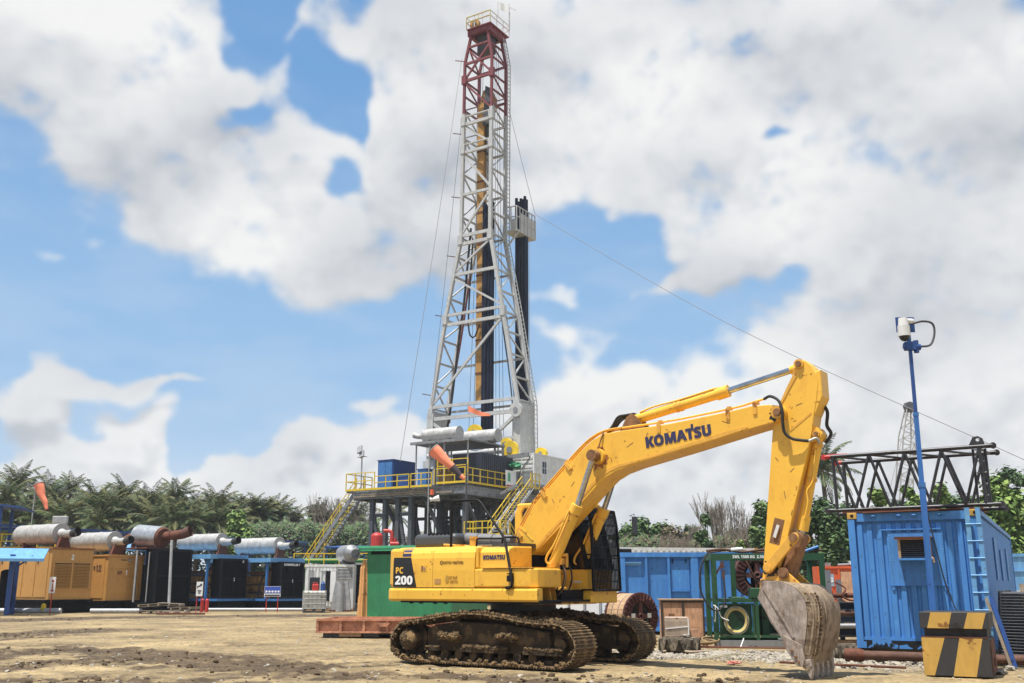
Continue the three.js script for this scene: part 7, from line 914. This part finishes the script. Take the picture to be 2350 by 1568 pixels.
  part(arm, 'grease_stain', prism(blot(5.13, 1.69, 0.115, 0.13, 2), 0.2, 0.2022), grease, 'dark grease around the link pivot'); part(arm, 'grease_stain', prism(blot(5.10, 1.52, 0.07, 0.09, 5), 0.2, 0.2016), grease); part(boom, 'grease_stain', prism(blot(5.41, 4.25, 0.13, 0.12, 9), 0.29, 0.2921), grease); part(boom, 'grease_stain', prism(blot(1.93, 3.74, 0.19, 0.2, 14), 0.29, 0.2918), mat([0.42, 0.22, 0.06], { rough: 0.6, map: 'rust' }));
  for (const [x, y, a, l] of [[2.6, 3.95, 0.5, 0.16], [2.95, 4.1, 1.1, 0.1], [4.5, 4.2, -0.4, 0.14], [1.35, 3.3, 0.9, 0.12], [0.9, 3.0, 2.1, 0.1], [2.2, 3.7, 1.9, 0.1]]) part(boom, 'paint_scratch', bx(l, 0.012, 0.002, x, y, 0.2915, 0, 0, a), M.pinRust);
  for (const [x, y, a, l] of [[5.6, 3.3, 0.7, 0.1], [5.45, 2.9, 1.7, 0.13], [5.55, 2.6, 1.3, 0.09], [5.8, 4.4, 0.3, 0.12], [5.35, 3.5, 2.2, 0.08]]) part(arm, 'paint_scratch', bx(l, 0.012, 0.002, x, y, 0.2015, 0, 0, a), M.pinRust);
  // bucket cylinder
  const bc = P([rod([6.02, 3.84, 0], [5.66, 2.42, 0], 0.083, 0.083, 24), rod([5.70, 2.55, 0], [5.635, 2.31, 0], 0.1, 0.1, 24), rod([6.04, 3.88, -0.09], [6.04, 3.88, 0.09], 0.085, 0.085, 18)], 'bucket_cylinder', M.yellow);
  part(bc, 'cylinder_rod', rod([5.64, 2.32, 0], [5.6, 2.2, 0], 0.055, 0.055, 18), M.chrome); part(bc, 'rod_eye', rod([5.59, 2.19, -0.1], [5.59, 2.19, 0.1], 0.09, 0.09, 20), M.pinRust);
  part(bc, 'oil_pipe', tube([[6.0, 3.72, 0.1], [5.95, 3.4, 0.1], [5.9, 3.1, 0.1], [5.8, 2.95, 0.11], [5.8, 2.75, 0.11], [5.73, 2.5, 0.1]], 0.018, 30, 6), M.yellow); for (const [x, y] of [[5.99, 3.72], [5.85, 3.15]]) part(bc, 'clamp_band', rod([x + 0.008, y + 0.03, 0], [x - 0.008, y - 0.03, 0], 0.1, 0.1, 20), M.yellowWorn);
  const linkO = (a, b, r) => { const A = v3([...a, 0]), B = v3([...b, 0]), d = B.clone().sub(A).normalize(), n = V(-d.y, d.x, 0), pts = []; for (let i = 0; i <= 8; i++) { const t = Math.PI * i / 8; const v = A.clone().addScaledVector(n, Math.cos(t) * r).addScaledVector(d, -Math.sin(t) * r); pts.push([v.x, v.y]); } for (let i = 0; i <= 8; i++) { const t = Math.PI * i / 8; const v = B.clone().addScaledVector(n, -Math.cos(t) * r * 0.9).addScaledVector(d, Math.sin(t) * r * 0.9); pts.push([v.x, v.y]); } return pts; };
  for (const s of [0.24, -0.32]) { const o = P(prism(linkO([5.12, 1.70], [5.59, 2.19], 0.085), s, s + 0.08, 0.01), 'bucket_link', M.yellowWorn); part(o, 'link_pin', rod([5.59, 2.19, s - 0.02], [5.59, 2.19, s + 0.11], 0.07, 0.07, 14), M.pinRust); part(o, 'link_pin', rod([5.12, 1.70, s - 0.02], [5.12, 1.70, s + 0.1], 0.06, 0.06, 14), M.yellowWorn); }
  P([prism(linkO([5.59, 2.19], [5.37, 1.6], 0.1), -0.16, 0.16, 0.02)], 'push_link', M.pinRust);
  // bucket
  const shell = smooth([[5.08, 1.50], [5.28, 1.50], [5.52, 1.47], [5.78, 1.42], [5.94, 1.26], [5.995, 1.03], [5.965, 0.74], [5.90, 0.45], [5.82, 0.2]], 4);
  // the shell is full in the middle and drawn in towards both side plates
  const drawn = shell.map(([x, y]) => [x - 0.17 * sstep(5.3, 5.95, x), y - 0.03 * sstep(1.1, 1.45, y) * sstep(5.4, 5.8, x)]);
  const bk = new THREE.Group(); bk.name = 'bucket'; e.add(bk);
  { const zs = [-0.55, -0.49, -0.40, 0, 0.40, 0.49, 0.55], kk = [0, 0.7, 1, 1, 1, 0.7, 0], pos = [], idx = [], nz = zs.length, np = shell.length;
    for (const off of [0, 0.03]) for (let i = 0; i < np; i++) { const a = shell[Math.max(0, i - 1)], b = shell[Math.min(np - 1, i + 1)], dx = b[0] - a[0], dy = b[1] - a[1], l = Math.hypot(dx, dy); for (let j = 0; j < nz; j++) pos.push(mix(drawn[i][0], shell[i][0], kk[j]) + dy / l * off, mix(drawn[i][1], shell[i][1], kk[j]) - dx / l * off, zs[j]); }
    const q = (a, b, c, d) => idx.push(a, b, c, b, d, c); for (let i = 0; i < np - 1; i++) for (let j = 0; j < nz - 1; j++) { const k = i * nz + j, m = np * nz + k; q(k, k + 1, k + nz, k + nz + 1); q(m, m + nz, m + 1, m + nz + 1); }
    for (let j = 0; j < nz - 1; j++) { const k = (np - 1) * nz + j; q(k, k + 1, np * nz + k, np * nz + k + 1); q(j, np * nz + j, j + 1, np * nz + j + 1); }
    const g = new THREE.BufferGeometry(); g.setAttribute('position', new THREE.Float32BufferAttribute(pos, 3)); g.setIndex(idx); const ng = g.toNonIndexed(); ng.computeVertexNormals(); part(bk, 'bucket_shell', ng, M.bucket); }
  const side = [[5.10, 1.485], [5.02, 1.24], [5.21, 0.84], [5.40, 0.57], [5.52, 0.42], [5.70, 0.20], [5.77, 0.22], ...drawn.slice().reverse().map(([x, y]) => [x - 0.008, y - 0.006])];
  for (const [a, b] of [[0.515, 0.562], [-0.562, -0.515]]) { part(bk, 'side_plate', prism(side, a, b, 0.006), M.bucketSide); part(bk, 'side_cutter', prism([[5.42, 0.66], [5.40, 0.52], [5.60, 0.20], [5.70, 0.18], [5.74, 0.30], [5.72, 0.5]], a > 0 ? b : a - 0.04, a > 0 ? b + 0.035 : a, 0.006), M.bucketSide); part(bk, 'side_edge', [beam([5.03, 1.24, (a + b) / 2], [5.52, 0.42, (a + b) / 2], 0.035, 0.075), beam([5.12, 1.4, a > 0 ? b + 0.01 : a - 0.01], [5.58, 0.62, a > 0 ? b + 0.01 : a - 0.01], 0.03, 0.02)], M.bucketSide); for (const [x, y] of [[5.55, 0.42], [5.60, 0.33], [5.645, 0.26]]) part(bk, 'cutter_bolt', rod([x, y, a > 0 ? b + 0.03 : a - 0.05], [x, y, a > 0 ? b + 0.055 : a - 0.03], 0.022, 0.022, 8), M.pinRust); }
  const so = shell.filter((p) => p[1] < 1.34 && p[1] > 0.34), sd = drawn.filter((p, i) => shell[i][1] < 1.34 && shell[i][1] > 0.34); for (const [z, k] of [[0.515, 0.4], [0.46, 0.8], [0.41, 0.97]]) part(bk, 'wear_strip', so.slice(1).map((p, i) => beam([mix(sd[i][0], so[i][0], k) + 0.012, so[i][1], z], [mix(sd[i + 1][0], p[0], k) + 0.012, p[1], z], 0.028, 0.022)), M.bucket);
  part(bk, 'wear_plate', so.slice(-14, -1).map((p, i, l) => i && beam([l[i - 1][0] + 0.008, l[i - 1][1], -0.15], [p[0] + 0.008, p[1], -0.15], 0.02, 0.72)).filter(Boolean), M.bucket);
  part(bk, 'cutting_edge', prism([[5.68, 0.20], [5.815, 0.26], [5.80, 0.14], [5.745, 0.11]], -0.56, 0.56, 0.006), M.bucket);
  const toothG = clean(mergeGeometries([prism([[-0.05, 0.0], [0.05, 0.0], [0.055, -0.1], [0.012, -0.235], [-0.012, -0.235], [-0.045, -0.1]], -0.045, 0.045, 0.012), prism([[-0.065, 0.06], [0.06, 0.06], [0.055, -0.05], [-0.05, -0.05]], -0.06, 0.06, 0.01)]));
  for (const z of [0.5, 0.25, 0, -0.25, -0.5]) { const t = shared(bk, 'bucket_tooth', toothG, M.bucketSide, [5.775, 0.235, z]); t.rotation.z = 0.12; }
  for (const [a, b] of [[0.21, 0.27], [-0.27, -0.21]]) part(bk, 'bucket_ear', prism([[4.94, 1.36], [4.96, 1.52], [5.05, 1.56], [5.26, 1.58], [5.3, 1.69], [5.39, 1.70], [5.45, 1.62], [5.62, 1.46], [5.2, 1.42]], a, b, 0.008), M.yellowWorn);
  part(bk, 'bucket_pin', [rod([5.03, 1.46, -0.33], [5.03, 1.46, 0.33], 0.06, 0.06, 18), rod([5.37, 1.62, -0.34], [5.37, 1.62, 0.34], 0.065, 0.065, 18), rod([5.37, 1.62, 0.27], [5.37, 1.62, 0.31], 0.09, 0.09, 22)], M.pinRust);
  { const cl = []; for (let i = 0; i < 110; i++) { const k = Math.floor(R() * so.length), z = 0.54 - 0.15 * R(); cl.push(lump(0.008 + 0.017 * R(), R() * 30, 0.5, 1, 0.8).translate(mix(sd[k][0], so[k][0], sstep(0.55, 0.42, z)) + 0.008, so[k][1], z)); } part(bk, 'caked_mud', cl, M.mud).userData.kind = 'stuff'; }
}
// ---------------------------------------------------------------- trees
function quads(n, put, colours) {   // n leaf faces: put(i) gives [centre, normal, along, length, width, colour index]
  const pos = new Float32Array(n * 18), col = new Float32Array(n * 18), u = V(), w = V();
  for (let i = 0; i < n; i++) {
    const [c, nn, al, L, W, k] = put(i); u.copy(al).multiplyScalar(L / 2); w.copy(nn).cross(al).normalize().multiplyScalar(W / 2);
    let a = c.clone().sub(u), b = c.clone().add(w).addScaledVector(u, -0.1), d = c.clone().sub(w).addScaledVector(u, -0.1), e = c.clone().add(u);
    if (b.clone().sub(a).cross(d.clone().sub(a)).dot(nn) < 0) [b, d] = [d, b];
    [a, b, d, d, b, e].forEach((p, q) => { const o = i * 18 + q * 3; pos[o] = p.x; pos[o + 1] = p.y; pos[o + 2] = p.z;  col[o] = k[0]; col[o + 1] = k[1]; col[o + 2] = k[2]; });
  }
  const g = new THREE.BufferGeometry(); g.setAttribute('position', new THREE.BufferAttribute(pos, 3)); g.setAttribute('color', new THREE.BufferAttribute(col, 3)); g.computeVertexNormals(); return g;
}
const leafM = new THREE.MeshPhysicalMaterial({ vertexColors: true, roughness: 0.6, side: THREE.DoubleSide, specularIntensity: 0.5 });
const barkM = mat([0.20, 0.17, 0.14], { rough: 0.95, map: 'wood' }), paleBark = mat([0.32, 0.29, 0.26], { rough: 0.95, map: 'wood' });
function palmCrown(seed, size = 1) {
  const R = rng(seed), leaves = [], tint = [[0.039, 0.0686, 0.0203], [0.053, 0.0897, 0.0265], [0.0741, 0.1131, 0.0328], [0.0328, 0.0562, 0.0203], [0.1404, 0.1443, 0.0507], [0.0507, 0.0819, 0.0312]];
  const ribs = [];
  for (let f = 0; f < 30; f++) {
    const az = f * 2.399 + R() * 0.4, up = mix(1.5, -0.55, Math.pow((f + 0.5) / 30, 1.35)) + (R() - 0.5) * 0.3, len = size * (3.3 + R() * 1.1), k = tint[Math.floor(R() * tint.length * 0.999)], pts = [];
    let p = V(0, 0, 0), a = up; const seg = 12, wind = 0.5; for (let i = 0; i <= seg; i++) { pts.push(p.clone()); const h = Math.cos(a), d = V(Math.cos(az) * h + wind * 0.12 * i / seg, Math.sin(a), Math.sin(az) * h).normalize(); p = p.clone().addScaledVector(d, len / seg); a -= (0.085 + 0.02 * R()) * (0.6 + i / seg); }
    const c = new THREE.CatmullRomCurve3(pts); ribs.push(new THREE.TubeGeometry(c, 8, 0.035 * size, 4));
    const N = 34; for (let i = 3; i < N; i++) for (const s of [-1, 1]) {
      const t = i / N, o = c.getPoint(t), tg = c.getTangent(t), side = tg.clone().cross(UPV).normalize().multiplyScalar(s), L = size * 0.85 * Math.sin(Math.PI * Math.min(0.95, 0.22 + t * 0.72)) * (0.8 + 0.4 * R());
      const al = side.clone().multiplyScalar(0.75).addScaledVector(tg, 0.55).add(V(0.08, -0.35 - 0.55 * R(), 0)).normalize(), nn = al.clone().cross(tg).normalize(); if (nn.y < 0) nn.negate(); const b = 0.85 + 0.3 * R();
      leaves.push([o.clone().addScaledVector(al, L / 2), nn, al, L, 0.085 * size, [k[0] * b, k[1] * b, k[2] * b]]);
    }
  }
  const g = quads(leaves.length, (i) => leaves[i]), rg = join(ribs), n = rg.attributes.position.count, cc = new Float32Array(n * 3); for (let i = 0; i < n; i++) cc.set([0.20, 0.19, 0.09], i * 3); rg.setAttribute('color', new THREE.BufferAttribute(cc, 3)); rg.deleteAttribute('uv');
  return mergeGeometries([g, rg]);
}
{
  const crowns = [1, 2, 3, 4, 5, 6, 7].map((s) => palmCrown(s * 31, 0.66 + 0.05 * (s % 3))); let k = 0;
  const where = ['tallest palm at the left end beside the windsock', 'palm behind the windsock tail', 'palm standing out right of the windsock', 'palm fourth from the left border in the front row', 'palm above the rear of generator 1', 'palm left of the rusty drum silencer', 'tall palm right above the rusty drum silencer', 'palm between the rusty drum and the next silencer', 'palm above the first canopied generator', 'palm just left of the bright green broadleaf tree', 'palm behind the bright green broadleaf tree', 'palm above the last silver silencer', 'last palm before the rig stair', 'low palm at the left border', 'low palm behind generator 2', 'low palm in the back row above generator 1', 'low palm in the back row near the rusty drum', 'low back row palm under the tall palm', 'small palm beyond the rig stair', 'small palm seen between the rig legs', 'small palm seen behind the rig legs near the hood', 'lone palm between the digger arm and the lattice section'];
  const list = [[42, 1117, 102], [107, 1138, 104], [163, 1126, 106], [220, 1156, 103], [284, 1145, 102], [343, 1159, 100], [402, 1145, 104], [454, 1178, 104], [503, 1167, 106], [541, 1178, 108], [589, 1188, 110], [624, 1188, 112], [676, 1198, 112], [15, 1150, 98], [130, 1172, 99], [243, 1180, 98], [318, 1184, 98], [420, 1188, 99], [818, 1188, 116], [905, 1185, 118], [1150, 1190, 118], [1887, 1082, 78], ...Array.from({ length: 20 }, (_, i) => [-12 + i * 34 + 12 * n2(i, 1.5), 1178 + (i > 11 ? 8 : 0) + 10 * n2(i * 1.7, 4) , 112 + 6 * n2(i, 7)]), ...Array.from({ length: 13 }, (_, i) => [4 + i * 44 + 14 * n2(i, 21.5), 1200 + 10 * n2(i * 1.7, 24), 97 + 3 * n2(i, 27)])];
  for (const [px, py, d] of list) { const p = at(px, py, d), label_ = k < where.length ? [where[k], k === 21 ? 1.15 : 1] : [k < where.length + 20 ? `${ORD[k - where.length]} palm from the left in the hazy back row of the grove` : `${ORD[k - where.length - 20]} palm from the left in the low front row behind the shed`, 1.05], t = thing('palm_tree', label_[0], 'palm', [p.x, 0, p.z], k * 67, k < where.length ? 'palm trees behind the yard' : 'palms in the dense back rows'), big = label_[1] * (1.1 - 0.22 * ((k * 7 % 5) / 5)); const c = shared(t, 'crown', crowns[k % 7], leafM, [0, p.y, 0]); c.scale.setScalar(big); c.castShadow = true; part(t, 'trunk', tube([[0.6, 0, 0.2], [0.35, p.y * 0.35, 0.1], [0.1, p.y * 0.75, 0], [0, p.y, 0]], 0.17, 12, 8), barkM); k++; }
}
function broadleaf(label, px, topPy, depth, widthPx, o = {}) {
  const p = at(px, topPy, depth), H = p.y, Wd = widthPx * perPx(depth), R = rng(o.seed ?? px), t = thing('broadleaf_tree', label, 'tree', [p.x, 0, p.z], 0, 'trees behind the yard'), tint = o.tint ?? [[0.05, 0.10, 0.03], [0.07, 0.13, 0.035], [0.04, 0.075, 0.025], [0.09, 0.15, 0.04]];
  const base = H * (o.base ?? 0.25), clumps = [], nc = Math.round((o.clumps ?? 16) * 1.9); for (let i = 0; i < nc; i++) { const a = R() * 6.283, h = Math.pow(R(), 0.8), rr = Math.sqrt(R()) * Wd * 0.42 * Math.sin(Math.PI * clamp(0.18 + h * 0.72)), r = Wd * (0.07 + 0.085 * R()); clumps.push([V(Math.cos(a) * rr, mix(base, H - r * 0.9, h), Math.sin(a) * rr * 0.9), r]); }
  clumps.push([V(0, H - Wd * 0.14, 0), Wd * 0.16]);
  const n = o.n ?? 5200, L = o.leaf ?? 0.3; const g = quads(n, () => { const [c, r] = clumps[Math.floor(R() * clumps.length)]; const d = V(R() * 2 - 1, R() * 2 - 1, R() * 2 - 1).normalize(), q = c.clone().addScaledVector(d, r * Math.pow(R(), 0.45) * (R() < 0.12 ? 1.5 : 1)); const nn = d.clone().multiplyScalar(0.6).add(V(R() - 0.5, R() * 0.9, R() - 0.5)).normalize(), al = V(R() - 0.5, -0.5 * R(), R() - 0.5).cross(nn).normalize(), k = tint[Math.floor(R() * tint.length)], b = 0.75 + 0.5 * R(); return [q, nn, al, L * (0.7 + 0.6 * R()), L * 0.62, [k[0] * b, k[1] * b, k[2] * b]]; });
  const c = new THREE.Mesh(g, leafM); c.name = 'crown'; t.add(c);
  part(t, 'trunk', rod([0, 0, 0], [0.1, H * 0.5, 0], 0.02 * H, 0.012 * H, 10), barkM);
  clumps.slice(0, 7).forEach(([q], i) => part(t, 'limb', rod([0.05, H * (0.18 + 0.04 * i), 0], q, 0.009 * H, 0.003 * H, 6), barkM)); return t;
}
function bare(label, px, topPy, depth, widthPx, o = {}) {
  const p = at(px, topPy, depth), H = p.y, R = rng(px * 3), t = thing('bare_tree', label, 'tree', [p.x, 0, p.z], 0, 'leafless trees behind the yard'), br = [], spread = widthPx * perPx(depth) / H; const grow = (a, d, l, r, lev) => { const b = a.clone().addScaledVector(d, l); br.push(rod(a, b, r, r * 0.68, lev > 1 ? 5 : 4)); if (!lev) return; const n = lev > 2 ? 3 : 2 + (R() < 0.45 ? 1 : 0); for (let i = 0; i < n; i++) { const e = d.clone().add(V((R() - 0.5) * 1.5 * spread, 0.18 + 0.25 * R(), (R() - 0.5) * 1.5 * spread)).normalize(); grow(b, e, l * (0.66 + 0.22 * R()), r * 0.66, lev - 1); } };
  const n = o.stems ?? 3; for (let i = 0; i < n; i++) grow(V((R() - 0.5) * H * spread * 0.4, 0, (R() - 0.5)), V((R() - 0.5) * 0.7 * spread, 1, (R() - 0.5) * 0.5).normalize(), H * 0.26, 0.012 * H, 5); part(t, 'branches', br, o.mat ?? paleBark); return t;
}
function scrub(name, label, x0, x1, yTop, depth, tint, n, leaf, dead) {
  const R = rng(x0 * 7 + 3), g = quads(n, () => { const px = mix(x0, x1, R()), top = yTop(px) + 14 * Math.abs(n2(px * 0.05, 3)) * 1.2, h = Math.pow(R(), 0.7), d = depth + (R() - 0.5) * 6, p = at(px, top, d), q = V(p.x, p.y * h, p.z + 2.5 * (R() - 0.5)), nn = V(R() - 0.5, 0.3 + R(), 0.6 * R() + 0.2).normalize(), al = V(R() - 0.5, R() - 0.5, R() - 0.5).cross(nn).normalize(), k = tint[Math.floor(R() * tint.length)], b = 0.7 + 0.6 * R(); return [q, nn, al, leaf * (0.6 + 0.8 * R()), leaf * 0.5, [k[0] * b, k[1] * b, k[2] * b]]; });
  const o = new THREE.Mesh(g, leafM); o.name = numbered(name); o.userData = { kind: 'stuff', label, category: 'undergrowth' }; scene.add(o);
}
{
  const light = [[0.17, 0.25, 0.055], [0.13, 0.21, 0.05], [0.22, 0.30, 0.08], [0.09, 0.15, 0.04]], dark = [[0.045, 0.085, 0.03], [0.06, 0.11, 0.035], [0.085, 0.14, 0.045], [0.04, 0.07, 0.03]], olive = [[0.0589, 0.0682, 0.0279], [0.0744, 0.0744, 0.0341], [0.0465, 0.0558, 0.0248]], brown = [[0.102, 0.072, 0.039], [0.084, 0.06, 0.033], [0.132, 0.099, 0.06], [0.066, 0.057, 0.027]];
  broadleaf('bright green broadleaf tree in front of the palms', 545, 1172, 95, 95, { tint: light, n: 5200, leaf: 0.4 });
  broadleaf('hazy green tree left of the upper rig stair', 735, 1150, 118, 110, { tint: olive, n: 4200, leaf: 0.42, clumps: 20 });
  broadleaf('dull green tree behind the middle of the rig stair', 790, 1158, 122, 90, { tint: olive, n: 3200, leaf: 0.42 });
  bare('twiggy grey tree rising over the rig stair', 800, 1140, 116, 110, { stems: 4 }); bare('dry grey thicket between stair and rig legs', 820, 1192, 108, 80, { stems: 6 }); bare('second dry thicket close to the green container', 770, 1200, 106, 70, { stems: 6 });
  scrub('undergrowth', 'olive and brown scrub below the palms and rig stair', 560, 870, (x) => 1195 + 10 * n2(x * 0.02, 1), 104, [...dark, ...dark, ...olive, brown[0]], 15000, 0.42);
  scrub('undergrowth', 'dark green undergrowth at the foot of the palm row', -20, 600, (x) => 1190 + 8 * n2(x * 0.02, 2), 108, [...dark, ...olive], 15000, 0.5);
  scrub('undergrowth', 'brown dead fronds and weeds behind the rig legs', 860, 1230, (x) => 1215 + 12 * n2(x * 0.02, 5), 120, [...brown, ...olive], 8000, 0.45);
  broadleaf('rounded green tree right of the digger cab', 1475, 1186, 72, 130, { tint: [[0.085, 0.15, 0.05], [0.11, 0.18, 0.06], [0.07, 0.12, 0.04]], n: 7000, leaf: 0.3, base: 0.12, clumps: 22 });
  broadleaf('low green tree behind the cab guard', 1415, 1225, 74, 70, { tint: [[0.11, 0.15, 0.06], [0.095, 0.14, 0.055]], n: 3000, leaf: 0.3, base: 0.1 });
  broadleaf('brown withered tree between the rounded tree and the dark one', 1550, 1203, 70, 110, { tint: [[0.19, 0.14, 0.09], [0.15, 0.125, 0.075], [0.11, 0.125, 0.06], [0.22, 0.165, 0.11]], n: 3800, leaf: 0.24, base: 0.1, clumps: 20 });
  bare('pale leafless shrub in front of the brown tree', 1530, 1225, 66, 90, { stems: 6 }); bare('tall leafless tree left of the digger arm', 1665, 1140, 72, 105, { stems: 4 }); bare('bare thicket below the tall leafless tree', 1690, 1195, 68, 110, { stems: 7 }); bare('bare twigs beside the dark tree', 1590, 1200, 75, 80, { stems: 4 });
  broadleaf('dark green layered tree beside the leafless one', 1615, 1180, 66, 62, { tint: dark, n: 3600, leaf: 0.26, base: 0.18, clumps: 9 });
  broadleaf('pale green bush low behind the green frame', 1700, 1240, 60, 70, { tint: light, n: 2200, leaf: 0.26, base: 0.1 }); broadleaf('small light green bush left of the arm', 1765, 1225, 58, 60, { tint: light, n: 1900, leaf: 0.26, base: 0.1 });
  broadleaf('tall green tree half hidden by the digger arm', 1752, 1150, 60, 100, { tint: [[0.085, 0.145, 0.045], [0.13, 0.20, 0.06], [0.06, 0.10, 0.035]], n: 5200, leaf: 0.27, base: 0.15, clumps: 18 });
  broadleaf('large dark tree right of the digger arm', 1880, 1142, 52, 150, { tint: dark, n: 13000, leaf: 0.26, base: 0.03, clumps: 30 }); broadleaf('dark tree behind the left end of the lattice section', 1945, 1150, 56, 130, { tint: dark, n: 8000, leaf: 0.26, base: 0.03, clumps: 24 });
  broadleaf('light green tree behind the left half of the lattice section', 2010, 1122, 60, 90, { tint: light, n: 4400, leaf: 0.36, clumps: 15 }); broadleaf('light green tree behind the middle of the lattice section', 2085, 1118, 62, 85, { tint: light, n: 4200, leaf: 0.36, clumps: 14 }); broadleaf('slender light green tree behind the right half of the lattice section', 2160, 1112, 60, 80, { tint: light, n: 4200, leaf: 0.36, clumps: 14 });
  broadleaf('big light green tree at the right edge behind the container', 2285, 1092, 52, 160, { tint: light, n: 9000, leaf: 0.36, base: 0.12, clumps: 26 }); broadleaf('dark green treetop behind the tree at the right edge', 2320, 1072, 70, 120, { tint: dark, n: 5200, leaf: 0.36, base: 0.2, clumps: 20 });
  const mid = [[0.07, 0.12, 0.04], [0.09, 0.14, 0.05], [0.055, 0.09, 0.032], [0.11, 0.13, 0.06]];
  broadleaf('round dull green tree above the left end of the blue skip', 1440, 1204, 78, 110, { tint: mid, n: 6000, leaf: 0.3, base: 0.05, clumps: 22 }); broadleaf('broad dull green tree behind the brown withered one', 1520, 1200, 80, 120, { tint: mid, n: 6000, leaf: 0.3, base: 0.05, clumps: 22, seed: 91 }); broadleaf('dense green tree behind the dark layered tree', 1590, 1206, 80, 110, { tint: mid, n: 5600, leaf: 0.3, base: 0.05, clumps: 20, seed: 37 }); broadleaf('dense green tree behind the bare thicket', 1690, 1208, 82, 130, { tint: mid, n: 6400, leaf: 0.3, base: 0.05, clumps: 24, seed: 58 });
  broadleaf('dark green tree filling the gap behind the container roof', 2060, 1148, 72, 150, { tint: dark, n: 7000, leaf: 0.34, base: 0.05, clumps: 24 }); broadleaf('dark green tree behind the right end of the lattice section', 2200, 1138, 72, 150, { tint: dark, n: 7000, leaf: 0.34, base: 0.05, clumps: 24 });
  scrub('undergrowth', 'dense dark undergrowth behind the skip and frames', 1400, 1980, (x) => 1232 + 14 * n2(x * 0.02, 7), 70, [...dark, ...olive, ...brown], 15000, 0.34); scrub('undergrowth', 'dense green undergrowth behind the blue container', 1930, 2400, (x) => 1168 + 16 * n2(x * 0.02, 8), 66, [...dark, ...dark, ...light], 14000, 0.36);
}
scene.traverse((o) => { if (o.isMesh) { o.castShadow = true; o.receiveShadow = true; } });
renderer.render(scene, camera);
